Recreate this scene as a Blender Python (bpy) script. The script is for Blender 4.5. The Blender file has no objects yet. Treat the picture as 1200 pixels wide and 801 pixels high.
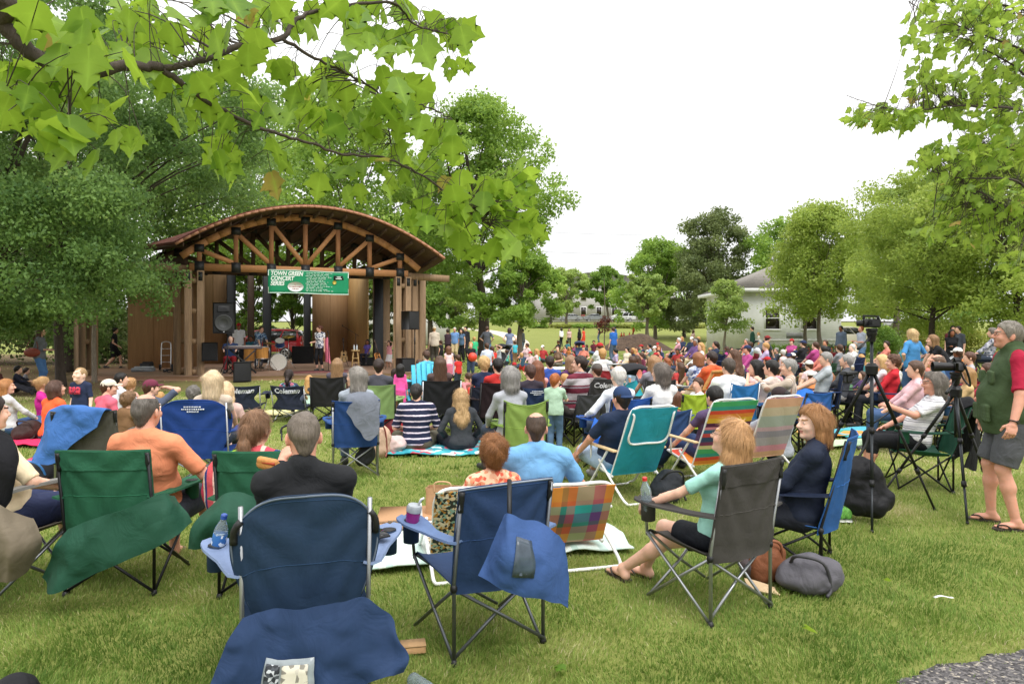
# Open-air concert on a town green. Order: camera, world, sun, exposure; helpers; ground, grass, trees; buildings and stage; chairs and people; crowd; small things.
import bpy,math,random
import numpy as np
from mathutils import Vector,Matrix
S=bpy.context.scene
COL=S.collection
R=math.radians
rng=np.random.default_rng(7)
random.seed(7)
CAMH=1.70
HOR=385.0
F=800.0
cd=bpy.data.cameras.new('camera')
cam=bpy.data.objects.new('camera',cd)
COL.objects.link(cam)
cam.location=(0,0,CAMH)
cam.rotation_euler=(R(90),0,0)
cd.sensor_width=36
cd.lens=24
cd.shift_y=(HOR-400.5)/1200.0
cd.clip_start=0.05
cd.clip_end=2000
S.camera=cam
w=bpy.data.worlds.new('World')
S.world=w
w.use_nodes=True
wn=w.node_tree
wn.nodes.clear()
wo=wn.nodes.new('ShaderNodeOutputWorld')
wb=wn.nodes.new('ShaderNodeBackground')
sky=wn.nodes.new('ShaderNodeTexSky')
sky.sky_type='NISHITA'
sky.sun_disc=False
sky.sun_elevation=R(58)
sky.sun_rotation=R(150)
sky.air_density=1.6
sky.dust_density=6.0
hs=wn.nodes.new('ShaderNodeHueSaturation')
hs.inputs['Saturation'].default_value=0.10
mx=wn.nodes.new('ShaderNodeMix')
mx.data_type='RGBA'
mx.inputs[0].default_value=0.85
mx.inputs[7].default_value=(11.6,11.75,12.0,1)
wn.links.new(sky.outputs[0],hs.inputs['Color'])
tcw=wn.nodes.new('ShaderNodeTexCoord');spw=wn.nodes.new('ShaderNodeSeparateXYZ');wn.links.new(tcw.outputs['Generated'],spw.inputs[0])
crw=wn.nodes.new('ShaderNodeValToRGB');wn.links.new(spw.outputs[2],crw.inputs[0])
for e_,(p_,v_)in zip((crw.color_ramp.elements[0],crw.color_ramp.elements[1]),((0.0,.66),(1.0,1.34))):e_.position=p_;e_.color=(v_,v_*1.003,v_*1.012,1)
nzw=wn.nodes.new('ShaderNodeTexNoise');nzw.inputs['Scale'].default_value=2.2;nzw.inputs['Detail'].default_value=5;wn.links.new(tcw.outputs['Generated'],nzw.inputs['Vector'])
mpw=wn.nodes.new('ShaderNodeMapRange');mpw.inputs[1].default_value=.3;mpw.inputs[2].default_value=.7;mpw.inputs[3].default_value=11.0;mpw.inputs[4].default_value=12.6;wn.links.new(nzw.outputs['Fac'],mpw.inputs[0])
mlw=wn.nodes.new('ShaderNodeVectorMath');mlw.operation='SCALE';wn.links.new(crw.outputs[0],mlw.inputs[0]);wn.links.new(mpw.outputs[0],mlw.inputs['Scale'])
wn.links.new(mlw.outputs[0],mx.inputs[7])
wn.links.new(hs.outputs[0],mx.inputs[6])
wn.links.new(mx.outputs[2],wb.inputs['Color'])
wb.inputs['Strength'].default_value=0.10
wn.links.new(wb.outputs[0],wo.inputs['Surface'])
sd=bpy.data.lights.new('sun','SUN')
sd.energy=1.45
sd.angle=R(38)
sd.color=(1.0,0.97,0.92)
sun=bpy.data.objects.new('sun',sd)
COL.objects.link(sun)
sun.rotation_euler=(R(32),0,R(30))
S.view_settings.view_transform='Standard'
S.view_settings.look='None'
S.view_settings.exposure=0.60
S.view_settings.gamma=1.0
S.view_settings.use_curve_mapping=False
def terrain(x,y):
 y=np.asarray(y,float)
 t=np.clip((y-50.0)/75.0,0,1.0)
 return 3.0*t*t
def tz(x,y):
 return float(terrain(x,y))
def at(px,py,Y):
 return Vector(((px-600.0)/F*Y,Y,CAMH+(HOR-py)/F*Y))
def gr(px,py):
 Y=F*CAMH/(py-HOR)
 return Vector(((px-600.0)/F*Y,Y,0.0))
def X(px,Y):
 return(px-600.0)/F*Y
def thing(name,label,cat,loc=(0,0,0),rotz=0.0,group=None):
 o=bpy.data.objects.new(name,None)
 COL.objects.link(o)
 o.location=loc
 o.rotation_euler=(0,0,rotz)
 o.empty_display_size=0.1
 return tag(o,label,cat,group)
def tag(o,label,cat,group=None,kind=None):
 if label:o['label']=label
 if cat:o['category']=cat
 if group:o['group']=group
 if kind:o['kind']=kind
 return o
def structure(o,label=None):
 o['kind']='structure'
 if label:o['label']=label
 return o
def copy_tree(root,loc,rotz,label,group=None,scale=None,mats=None):
 r=root.copy()
 COL.objects.link(r)
 r.location=loc
 r.rotation_euler=(0,0,rotz)
 if scale:r.scale=(scale,scale,scale)
 r['label']=label
 if group:r['group']=group
 for ch in list(root.children):
  c=ch.copy()
  COL.objects.link(c)
  c.parent=r
  for g in ch.children:
   d=g.copy()
   COL.objects.link(d)
   d.parent=c
 return r
def mesh_np(name,V,faces,smooth=True,midx=None):
 me=bpy.data.meshes.new(name)
 V=np.asarray(V,np.float32)
 me.vertices.add(len(V))
 me.vertices.foreach_set('co',V.ravel())
 if not isinstance(faces,(list,tuple))or np.ndim(faces[0])==1:faces=[np.asarray(faces)]
 faces=[np.asarray(f,np.int32)for f in faces if len(f)]
 loops=np.concatenate([f.ravel()for f in faces])
 tot=np.concatenate([np.full(len(f),f.shape[1],np.int32)for f in faces])
 st=np.concatenate([[0],np.cumsum(tot)[:-1]]).astype(np.int32)
 me.loops.add(len(loops))
 me.loops.foreach_set('vertex_index',loops)
 me.polygons.add(len(tot))
 me.polygons.foreach_set('loop_start',st)
 me.polygons.foreach_set('loop_total',tot)
 if smooth:me.polygons.foreach_set('use_smooth',np.ones(len(tot),bool))
 if midx is not None:me.polygons.foreach_set('material_index',np.asarray(midx,np.int32))
 me.update(calc_edges=True)
 return me
def link(name,me,mats,parent=None,loc=None,rotz=None):
 o=bpy.data.objects.new(name,me)
 COL.objects.link(o)
 if mats is not None:
  if not isinstance(mats,(list,tuple)):mats=[mats]
  for m in mats:me.materials.append(m)
 if parent is not None:o.parent=parent
 if loc is not None:o.location=loc
 if rotz is not None:o.rotation_euler=(0,0,rotz)
 return o
class MB:
 def __init__(s):
  s.V=[];s.Q=[];s.T=[];s.n=0;s.qm=[];s.tm=[];s.m=0
 def add(s,V,Q=None,T=None):
  V=np.asarray(V,float)
  if Q is not None and len(Q):
   s.Q.append(np.asarray(Q,int)+s.n);s.qm+=[s.m]*len(Q)
  if T is not None and len(T):
   s.T.append(np.asarray(T,int)+s.n);s.tm+=[s.m]*len(T)
  s.V.append(V);s.n+=len(V)
  return s
 def box(s,c,size,rot=None,bevel=0.0):
  c=np.asarray(c,float);hx,hy,hz=[a/2 for a in size]
  if bevel<=0:
   P=np.array([(x,y,z)for x in(-hx,hx)for y in(-hy,hy)for z in(-hz,hz)])
   Q=[(0,1,3,2),(4,6,7,5),(0,4,5,1),(2,3,7,6),(0,2,6,4),(1,5,7,3)]
   T=[]
  else:
   b=min(bevel,hx*.49,hy*.49,hz*.49)
   P=[];idx={}
   for sx in(-1,1):
    for sy in(-1,1):
     for sz in(-1,1):
      for ax in range(3):
       p=[sx*(hx-b),sy*(hy-b),sz*(hz-b)]
       p[ax]=(sx*hx,sy*hy,sz*hz)[ax]
       idx[(sx,sy,sz,ax)]=len(P);P.append(p)
   P=np.array(P);Q=[];T=[]
   for ax in range(3):
    a1,a2=[a for a in range(3)if a!=ax]
    for sg in(-1,1):
     q=[]
     for(u,v)in((-1,-1),(1,-1),(1,1),(-1,1)):
      k=[0,0,0];k[ax]=sg;k[a1]=u;k[a2]=v
      q.append(idx[(k[0],k[1],k[2],ax)])
     Q.append(q)
   for a in range(3):
    o1,o2=[q for q in range(3)if q!=a]
    for u in(-1,1):
     for v in(-1,1):
      k0=[0,0,0];k0[a]=-1;k0[o1]=u;k0[o2]=v
      k1=list(k0);k1[a]=1
      Q.append([idx[(*k0,o1)],idx[(*k1,o1)],idx[(*k1,o2)],idx[(*k0,o2)]])
   for sx in(-1,1):
    for sy in(-1,1):
     for sz in(-1,1):
      T.append([idx[(sx,sy,sz,a)]for a in range(3)])
  if rot is not None:P=P@np.asarray(rot,float).T
  return s.add(P+c,Q,T)
 def beam(s,a,b,wdt,hgt,up=(0,0,1),bevel=0.0):
  a=np.asarray(a,float);b=np.asarray(b,float)
  d=b-a;L=np.linalg.norm(d);d=d/L
  up=np.asarray(up,float)
  if abs(np.dot(up,d))>.98:up=np.array((0,1.0,0))
  sx=np.cross(d,up);sx/=np.linalg.norm(sx)
  uz=np.cross(sx,d)
  return s.box((a+b)/2,(wdt,L,hgt),np.stack([sx,d,uz],1),bevel)
 def tube(s,pts,r,n=8,cap=True,closed=False,flat=None):
  pts=np.asarray(pts,float);m=len(pts)
  r=np.broadcast_to(np.asarray(r,float),(m,))
  if closed:tg=np.roll(pts,-1,0)-np.roll(pts,1,0)
  else:tg=np.gradient(pts,axis=0)
  tg/=np.linalg.norm(tg,axis=1)[:,None]+1e-12
  up=np.array((0,0,1.0))
  if abs(tg[0]@up)>.9:up=np.array((1.0,0,0))
  u=np.cross(tg[0],up);u/=np.linalg.norm(u)
  ang=np.linspace(0,2*np.pi,n,endpoint=False)
  V=[]
  for i in range(m):
   u=u-tg[i]*(u@tg[i]);u/=np.linalg.norm(u)+1e-12
   v=np.cross(tg[i],u)
   V.append(pts[i]+r[i]*(np.cos(ang)[:,None]*u+np.sin(ang)[:,None]*v))
  V=np.concatenate(V)
  Q=[]
  for i in range(m if closed else m-1):
   j=(i+1)%m
   for k in range(n):
    l=(k+1)%n
    Q.append((i*n+k,i*n+l,j*n+l,j*n+k))
  T=[]
  if cap and not closed:
   c0=len(V);V=np.concatenate([V,pts[:1],pts[-1:]])
   for k in range(n):
    l=(k+1)%n
    T.append((c0,l,k));T.append((c0+1,(m-1)*n+k,(m-1)*n+l))
  return s.add(V,Q,T)
 def lathe(s,prof,c=(0,0,0),n=20,rot=None):
  prof=np.asarray(prof,float);m=len(prof)
  ang=np.linspace(0,2*np.pi,n,endpoint=False)
  V=np.concatenate([np.stack([p[0]*np.cos(ang),p[0]*np.sin(ang),np.full(n,p[1])],1)for p in prof])
  Q=[(i*n+k,i*n+(k+1)%n,(i+1)*n+(k+1)%n,(i+1)*n+k)for i in range(m-1)for k in range(n)]
  T=[]
  b=len(V)
  V=np.concatenate([V,[[0,0,prof[0][1]],[0,0,prof[-1][1]]]])
  for k in range(n):
   l=(k+1)%n
   T.append((b,l,k));T.append((b+1,(m-1)*n+k,(m-1)*n+l))
  if rot is not None:V=V@np.asarray(rot,float).T
  return s.add(V+np.asarray(c,float),Q,T)
 def sphere(s,c,r,n=14,m=8,rot=None):
  r=np.broadcast_to(np.asarray(r,float),(3,))
  V=[];
  for i in range(m+1):
   th=np.pi*i/m
   for k in range(n):
    ph=2*np.pi*k/n
    V.append((np.sin(th)*np.cos(ph),np.sin(th)*np.sin(ph),-np.cos(th)))
  V=np.array(V)*r
  if rot is not None:V=V@np.asarray(rot,float).T
  Q=[(i*n+k,i*n+(k+1)%n,(i+1)*n+(k+1)%n,(i+1)*n+k)for i in range(m)for k in range(n)]
  return s.add(V+np.asarray(c,float),Q)
 def prism(s,poly,h0,h1,axes=(0,1,2),origin=(0,0,0),basis=None):
  poly=np.asarray(poly,float);n=len(poly)
  u,v,wv=basis if basis is not None else np.eye(3)
  u=np.asarray(u,float);v=np.asarray(v,float);wv=np.asarray(wv,float)
  o=np.asarray(origin,float)
  A=o+poly[:,:1]*u+poly[:,1:2]*v
  V=np.concatenate([A+wv*h0,A+wv*h1])
  Q=[(k,(k+1)%n,n+(k+1)%n,n+k)for k in range(n)]
  from mathutils.geometry import tessellate_polygon
  tr=tessellate_polygon([[Vector((p[0],p[1],0))for p in poly]])
  T=[tuple(t)for t in tr]+[tuple(n+q for q in reversed(t))for t in tr]
  return s.add(V,Q,T)
 def sheet(s,fn,nu,nv,th=0.004):
  u,v=np.meshgrid(np.linspace(0,1,nu),np.linspace(0,1,nv),indexing='ij')
  P=np.asarray(fn(u,v),float)
  du=np.gradient(P,axis=0);dv=np.gradient(P,axis=1)
  N=np.cross(du,dv);N/=np.linalg.norm(N,axis=2)[...,None]+1e-12
  A=(P+N*th/2).reshape(-1,3);B=(P-N*th/2).reshape(-1,3)
  I=np.arange(nu*nv).reshape(nu,nv);n=nu*nv
  q=np.stack([I[:-1,:-1],I[1:,:-1],I[1:,1:],I[:-1,1:]],-1).reshape(-1,4)
  Q=[q,q[:,::-1]+n]
  for line,flip in((I[0,:],0),(I[-1,:],1),(I[:,0],1),(I[:,-1],0)):
   r=np.stack([line[:-1],line[1:],line[1:]+n,line[:-1]+n],-1)
   Q.append(r[:,::-1]if flip else r)
  return s.add(np.concatenate([A,B]),np.concatenate(Q))
 def build(s,name,mats,parent=None,smooth=False,loc=None,rotz=None,auto=None):
  fs=[];mi=[]
  if s.Q:fs.append(np.concatenate(s.Q));mi+=s.qm
  if s.T:fs.append(np.concatenate(s.T));mi+=s.tm
  me=mesh_np(name,np.concatenate(s.V),fs,smooth,mi)
  if auto:me.set_sharp_from_angle(angle=R(auto))
  return link(name,me,mats,parent,loc,rotz)
def spline(pts,n=8):
 P=np.asarray(pts,float)
 Q=np.concatenate([[2*P[0]-P[1]],P,[2*P[-1]-P[-2]]])
 out=[]
 for i in range(1,len(Q)-2):
  t=np.linspace(0,1,n,endpoint=False)[:,None]
  p0,p1,p2,p3=Q[i-1],Q[i],Q[i+1],Q[i+2]
  out.append(.5*(2*p1+(p2-p0)*t+(2*p0-5*p1+4*p2-p3)*t**2+(3*p1-p0-3*p2+p3)*t**3))
 out.append(P[-1:])
 return np.concatenate(out)
def netfn(net):
 net=np.asarray(net,float)
 def cr(A,t):
  n=len(A);x=np.clip(t,0,1)*(n-1);i=np.minimum(x.astype(int),n-2);f=(x-i)
  g=lambda k:A[np.clip(k,0,n-1)]
  return i,f,g
 def fn(u,v):
  nu,nv=net.shape[:2]
  xu=np.clip(u,0,1)*(nu-1);iu=np.minimum(xu.astype(int),nu-2);fu=(xu-iu)
  xv=np.clip(v,0,1)*(nv-1);iv=np.minimum(xv.astype(int),nv-2);fv=(xv-iv)
  def wts(f):
   return[(-f+2*f**2-f**3)/2,(2-5*f**2+3*f**3)/2,(f+4*f**2-3*f**3)/2,(-f**2+f**3)/2]
  wu=wts(fu);wv_=wts(fv)
  out=0
  def get(a,b):
   ac=np.clip(a,0,nu-1);bc=np.clip(b,0,nv-1)
   p=net[ac,bc]
   p=p+np.where((a<0)[...,None],net[0,bc]-net[1,bc],0)+np.where((a>nu-1)[...,None],net[nu-1,bc]-net[nu-2,bc],0)
   p=p+np.where((b<0)[...,None],net[ac,0]-net[ac,1],0)+np.where((b>nv-1)[...,None],net[ac,nv-1]-net[ac,nv-2],0)
   return p
  for k in range(4):
   for l in range(4):
    out=out+(wu[k]*wv_[l])[...,None]*get(iu+k-1,iv+l-1)
  return out
 return fn
_perm=np.random.default_rng(3).permutation(512)
_perm=np.concatenate([_perm,_perm])
_val=np.random.default_rng(4).uniform(-1,1,1024)
def vnoise(P):
 P=np.asarray(P,float)
 i=np.floor(P).astype(int);f=P-i;f=f*f*(3-2*f)
 i&=255
 def hsh(x,y,z):return _val[_perm[_perm[_perm[x&255]+(y&255)]+(z&255)]%1024]
 x,y,z=i[...,0],i[...,1],i[...,2]
 fx,fy,fz=f[...,0],f[...,1],f[...,2]
 L=lambda a,b,t:a+(b-a)*t
 return L(L(L(hsh(x,y,z),hsh(x+1,y,z),fx),L(hsh(x,y+1,z),hsh(x+1,y+1,z),fx),fy),L(L(hsh(x,y,z+1),hsh(x+1,y,z+1),fx),L(hsh(x,y+1,z+1),hsh(x+1,y+1,z+1),fx),fy),fz)
_mc={}
def srgb(c):
 if isinstance(c,str):
  c=[int(c[i:i+2],16)/255 for i in(0,2,4)]
 return tuple(x/12.92 if x<=.04045 else((x+.055)/1.055)**2.4 for x in c)
class NT:
 def __init__(s,name):
  s.m=bpy.data.materials.new(name);s.m.use_nodes=True
  s.t=s.m.node_tree;s.N=s.t.nodes
  s.b=s.N['Principled BSDF'];s.out=s.N['Material Output']
 def n(s,typ,**kw):
  x=s.N.new(typ)
  for k,v in kw.items():setattr(x,k,v)
  return x
 def l(s,a,b):s.t.links.new(a,b)
 def coord(s,scale=(1,1,1),kind='Object'):
  tc=s.n('ShaderNodeTexCoord');mp=s.n('ShaderNodeMapping')
  mp.inputs['Scale'].default_value=scale if hasattr(scale,'__len__')else(scale,)*3
  s.l(tc.outputs[kind],mp.inputs[0]);return mp.outputs[0]
 def noise(s,co,scale=5,detail=4,rough=.5,dist=0):
  x=s.n('ShaderNodeTexNoise');x.inputs['Scale'].default_value=scale
  x.inputs['Detail'].default_value=detail;x.inputs['Roughness'].default_value=rough
  x.inputs['Distortion'].default_value=dist
  if co is not None:s.l(co,x.inputs['Vector'])
  return x.outputs['Fac']
 def ramp(s,fac,stops,interp='LINEAR'):
  x=s.n('ShaderNodeValToRGB');r=x.color_ramp;r.interpolation=interp
  while len(r.elements)<len(stops):r.elements.new(.5)
  for e,(p,c)in zip(r.elements,stops):
   e.position=p;e.color=(*c,1)if len(c)==3 else c
  s.l(fac,x.inputs[0]);return x.outputs[0]
 def mix(s,fac,a,b,mode='MIX'):
  x=s.n('ShaderNodeMix',data_type='RGBA',blend_type=mode)
  for inp,v in((0,fac),(6,a),(7,b)):
   if hasattr(v,'is_linked')or hasattr(v,'links'):s.l(v,x.inputs[inp])
   else:x.inputs[inp].default_value=v if inp==0 else(*v,1)
  return x.outputs[2]
 def math(s,op,a,b=None):
  x=s.n('ShaderNodeMath',operation=op)
  for i,v in enumerate((a,b)):
   if v is None:continue
   if hasattr(v,'links'):s.l(v,x.inputs[i])
   else:x.inputs[i].default_value=v
  return x.outputs[0]
 def bump(s,h,strength=.3,dist=.01,prev=None):
  x=s.n('ShaderNodeBump');x.inputs['Strength'].default_value=strength
  x.inputs['Distance'].default_value=dist;s.l(h,x.inputs['Height'])
  if prev is not None:s.l(prev,x.inputs['Normal'])
  s.l(x.outputs[0],s.b.inputs['Normal']);return x.outputs[0]
 def base(s,v):
  if hasattr(v,'links'):s.l(v,s.b.inputs['Base Color'])
  else:s.b.inputs['Base Color'].default_value=(*v,1)
 def set(s,**kw):
  for k,v in kw.items():s.b.inputs[k.replace('_',' ')].default_value=v
def dim(c,f):return tuple(min(1,x*f)for x in c)
def paint(c,rough=.5,metal=0.0,spec=.5,var=.12,bump=0.0,scale=30,name=None,coat=0):
 key=('paint',c,rough,metal,spec,var,bump,scale,coat)
 if key in _mc:return _mc[key]
 t=NT(name or 'paint');lc=srgb(c)
 co=t.coord()
 n=t.noise(co,scale,5,.6)
 t.base(t.ramp(n,[(.3,dim(lc,1-var)),(.7,dim(lc,1+var))]))
 t.set(Roughness=rough,Metallic=metal)
 t.b.inputs['Specular IOR Level'].default_value=spec
 if coat:t.b.inputs['Coat Weight'].default_value=coat
 if bump:t.bump(n,bump,.01)
 _mc[key]=t.m
 return t.m
def cloth(c,rough=.85,wr=.35,var=.1,weave=True,spec=.25,pattern=None,sheen=.0,fine=900):
 key=('cloth',c,rough,wr,var,spec,str(pattern),sheen,fine)
 if key in _mc:return _mc[key]
 t=NT('cloth')
 co=t.coord()
 big=t.noise(co,7,3,.55,1.2)
 if pattern is None:
  lc=srgb(c)
  col=t.ramp(t.noise(co,14,4,.6),[(.25,dim(lc,1-var)),(.75,dim(lc,1+var))])
 elif pattern[0]=='floral':
  cols=[srgb(q)for q in pattern[1]]
  v=t.n('ShaderNodeTexVoronoi');v.inputs['Scale'].default_value=pattern[2]
  t.l(co,v.inputs['Vector'])
  sep=t.n('ShaderNodeSeparateColor');t.l(v.outputs['Color'],sep.inputs[0])
  k=len(cols)
  col=t.ramp(sep.outputs[0],[(i/k,q)for i,q in enumerate(cols)],'CONSTANT')
 else:
  ax,stops,per=pattern
  sp=t.n('ShaderNodeSeparateXYZ');t.l(co,sp.inputs[0])
  wv=t.math('ADD',sp.outputs[ax],t.math('MULTIPLY',big,.02 if per<.3 else.006))
  fr=t.math('FRACT',t.math('DIVIDE',wv,per))
  col=t.ramp(fr,[(p,srgb(q))for p,q in stops],'CONSTANT')
 t.base(col)
 t.set(Roughness=rough)
 t.b.inputs['Specular IOR Level'].default_value=spec
 if sheen:
  t.b.inputs['Sheen Weight'].default_value=sheen
 b=t.bump(big,wr,.03)
 if fine:
  fz=t.noise(co,fine,2,.5)
  t.bump(fz,.12,.002,b)
 _mc[key]=t.m
 return t.m
def skin_mat(c):
 key=('skin',c)
 if key in _mc:return _mc[key]
 t=NT('skin');lc=srgb(c)
 n=t.noise(t.coord(),18,4,.6)
 t.base(t.ramp(n,[(.3,dim(lc,.9)),(.55,lc),(.75,(min(1,lc[0]*1.1),lc[1]*.95,lc[2]*.92))]))
 t.set(Roughness=.5);t.b.inputs['Specular IOR Level'].default_value=.35
 t.b.inputs['Subsurface Weight'].default_value=.12
 t.b.inputs['Subsurface Radius'].default_value=(.012,.005,.003)
 _mc[key]=t.m
 return t.m
def hair_mat(c):
 key=('hair',c)
 if key in _mc:return _mc[key]
 t=NT('hair');lc=srgb(c)
 co=t.coord((1,1,.12))
 n=t.noise(co,160,3,.6)
 t.base(t.ramp(n,[(.3,dim(lc,.66)),(.5,lc),(.75,dim(lc,1.35))]))
 t.set(Roughness=.5);t.b.inputs['Specular IOR Level'].default_value=.4
 t.bump(n,.5,.006)
 _mc[key]=t.m
 return t.m
def leaf_mat(name,c1,c2,c3=None,trans=.45,rough=.5):
 t=NT(name)
 a=t.n('ShaderNodeAttribute',attribute_name='tint')
 stops=[(0,srgb(c1)),(.7,srgb(c2))]
 if c3:stops+=[(.93,srgb(c2)),(1.0,srgb(c3))]
 col=t.ramp(a.outputs['Fac'],stops)
 t.base(col);t.set(Roughness=rough)
 t.b.inputs['Specular IOR Level'].default_value=.3
 if 'maple' in name:
  vn_=t.n('ShaderNodeAttribute',attribute_name='vein')
  col=t.mix(t.math('MULTIPLY',t.math('POWER',vn_.outputs['Fac'],4),.55),col,tuple(min(1,q*1.7+.02)for q in srgb(c2)))
  col=t.mix(t.math('MULTIPLY',t.noise(t.coord(),60,4,.7),.35),col,srgb(c1));t.base(col);t.bump(t.noise(t.coord(),220,3),.2,.002)
 tr=t.n('ShaderNodeBsdfTranslucent')
 tcol=t.mix(.5,col,srgb(c2),'MIX')
 g=t.n('ShaderNodeHueSaturation');g.inputs['Value'].default_value=1.25;g.inputs['Hue'].default_value=.488
 t.l(tcol,g.inputs['Color']);t.l(g.outputs[0],tr.inputs['Color'])
 ms=t.n('ShaderNodeMixShader');ms.inputs[0].default_value=trans
 t.l(t.b.outputs[0],ms.inputs[1]);t.l(tr.outputs[0],ms.inputs[2])
 t.l(ms.outputs[0],t.out.inputs['Surface'])
 return t.m
def bark_mat(name,c,sc=8):
 t=NT(name);lc=srgb(c)
 n=t.noise(t.coord((1,1,.2)),sc*4,6,.7)
 t.base(t.ramp(n,[(.3,dim(lc,.55)),(.7,dim(lc,1.25))]))
 t.set(Roughness=.9);t.bump(n,.7,.02)
 return t.m
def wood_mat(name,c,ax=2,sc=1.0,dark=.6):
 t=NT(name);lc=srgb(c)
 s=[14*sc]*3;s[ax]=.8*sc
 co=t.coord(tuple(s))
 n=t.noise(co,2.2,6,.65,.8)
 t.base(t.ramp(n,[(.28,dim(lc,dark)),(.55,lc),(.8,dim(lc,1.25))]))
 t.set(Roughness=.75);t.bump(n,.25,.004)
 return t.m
def metal(c,rough=.35):
 return paint(c,rough,.85,.5,.05,0,20,'metal')
_fonts={}
def text_mesh(txt,size,depth=.002,offset=0.0,shear=0.0,align='CENTER',sx=1.0):
 cu=bpy.data.curves.new('lettering','FONT')
 cu.body=txt;cu.size=size;cu.extrude=depth/2;cu.offset=offset;cu.shear=shear
 cu.align_x=align;cu.align_y='CENTER';cu.resolution_u=3
 o=bpy.data.objects.new('lettering',cu);COL.objects.link(o)
 dg=bpy.context.evaluated_depsgraph_get()
 me=bpy.data.meshes.new_from_object(o.evaluated_get(dg))
 bpy.data.objects.remove(o);bpy.data.curves.remove(cu)
 n=len(me.vertices);V=np.empty(n*3,np.float32);me.vertices.foreach_get('co',V)
 V=V.reshape(-1,3);V[:,0]*=sx
 return me,V
def lettering(txt,size,mapfn,material,parent,name='lettering',**kw):
 me,V=text_mesh(txt,size,**kw)
 W=np.asarray(mapfn(V[:,0],V[:,1],V[:,2]),np.float32)
 me.vertices.foreach_set('co',W.ravel());me.update()
 me.name=name
 me.materials.clear()
 return link(name,me,material,parent)
class Solid:
 def __init__(s):s.p=[]
 def cone(s,a,b,r1,r2,k=.02,cuts=()):
  s.p.append(('c',np.asarray(a,float),np.asarray(b,float),r1,r2,k,cuts));return s
 def ell(s,c,r,rot=None,k=.02,cuts=()):
  s.p.append(('e',np.asarray(c,float),np.asarray(r,float),rot,None,k,cuts));return s
 def sub(s,c,r,rot=None,k=.01):
  s.p.append(('s',np.asarray(c,float),np.asarray(r,float),rot,None,k,()));return s
 def cut(s,pt,nrm):
  nrm=np.asarray(nrm,float);nrm=nrm/np.linalg.norm(nrm)
  s.p.append(('x',np.asarray(pt,float),nrm,None,None,0,()));return s
 def mesh(s,h):
  los=[];his=[]
  for q in s.p:
   if q[0]=='c':
    r=max(q[3],q[4]);los.append(np.minimum(q[1],q[2])-r);his.append(np.maximum(q[1],q[2])+r)
   elif q[0]=='e':
    r=q[2].max();los.append(q[1]-r);his.append(q[1]+r)
  lo=np.min(los,0)-3*h;hi=np.max(his,0)+3*h
  dims=np.ceil((hi-lo)/h).astype(int)+1
  D=np.full(dims,.5,np.float32)
  ax=[lo[i]+h*np.arange(dims[i])for i in range(3)]
  for q in s.p:
   k=q[5]
   if q[0]=='x':
    d=((ax[0]-q[1][0])*q[2][0])[:,None,None]+((ax[1]-q[1][1])*q[2][1])[None,:,None]+((ax[2]-q[1][2])*q[2][2])[None,None,:]
    np.maximum(D,d,out=D);continue
   if q[0]=='c':
    r=max(q[3],q[4]);l=np.minimum(q[1],q[2])-r;u=np.maximum(q[1],q[2])+r
   else:
    r=q[2].max();l=q[1]-r;u=q[1]+r
   pad=k+2.5*h
   i0=np.clip(np.floor((l-pad-lo)/h).astype(int),0,dims-1)
   i1=np.clip(np.ceil((u+pad-lo)/h).astype(int)+1,1,dims)
   x=ax[0][i0[0]:i1[0]][:,None,None];y=ax[1][i0[1]:i1[1]][None,:,None];z=ax[2][i0[2]:i1[2]][None,None,:]
   if q[0]=='c':
    a,b=q[1],q[2];ba=b-a;bb=max(ba@ba,1e-9)
    t=((x-a[0])*ba[0]+(y-a[1])*ba[1]+(z-a[2])*ba[2])/bb
    t=np.clip(t,0,1)
    d=np.sqrt((x-a[0]-t*ba[0])**2+(y-a[1]-t*ba[1])**2+(z-a[2]-t*ba[2])**2)-(q[3]+(q[4]-q[3])*t)
   else:
    c,rr,rot=q[1],q[2],q[3]
    X_,Y_,Z_=x-c[0],y-c[1],z-c[2]
    if rot is not None:
     X_,Y_,Z_=[X_*rot[0,j]+Y_*rot[1,j]+Z_*rot[2,j]for j in range(3)]
    k0=np.sqrt((X_/rr[0])**2+(Y_/rr[1])**2+(Z_/rr[2])**2)
    k1=np.sqrt((X_/rr[0]**2)**2+(Y_/rr[1]**2)**2+(Z_/rr[2]**2)**2)
    d=np.where(k1>1e-6,k0*(k0-1)/np.maximum(k1,1e-6),-rr.min())
   for(cp,cn)in q[6]:
    cn=np.asarray(cn,float);cn=cn/np.linalg.norm(cn)
    d=np.maximum(d,(x-cp[0])*cn[0]+(y-cp[1])*cn[1]+(z-cp[2])*cn[2])
   sl=(slice(i0[0],i1[0]),slice(i0[1],i1[1]),slice(i0[2],i1[2]))
   A=D[sl]
   if q[0]=='s':
    d=-d
    hh=np.maximum(k-np.abs(A-d),0)/max(k,1e-6)
    D[sl]=np.maximum(A,d)+hh*hh*k*.25
   else:
    hh=np.maximum(k-np.abs(A-d),0)/max(k,1e-6)
    D[sl]=np.minimum(A,d)-hh*hh*k*.25
  return surface_net(D,lo,h)
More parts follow.
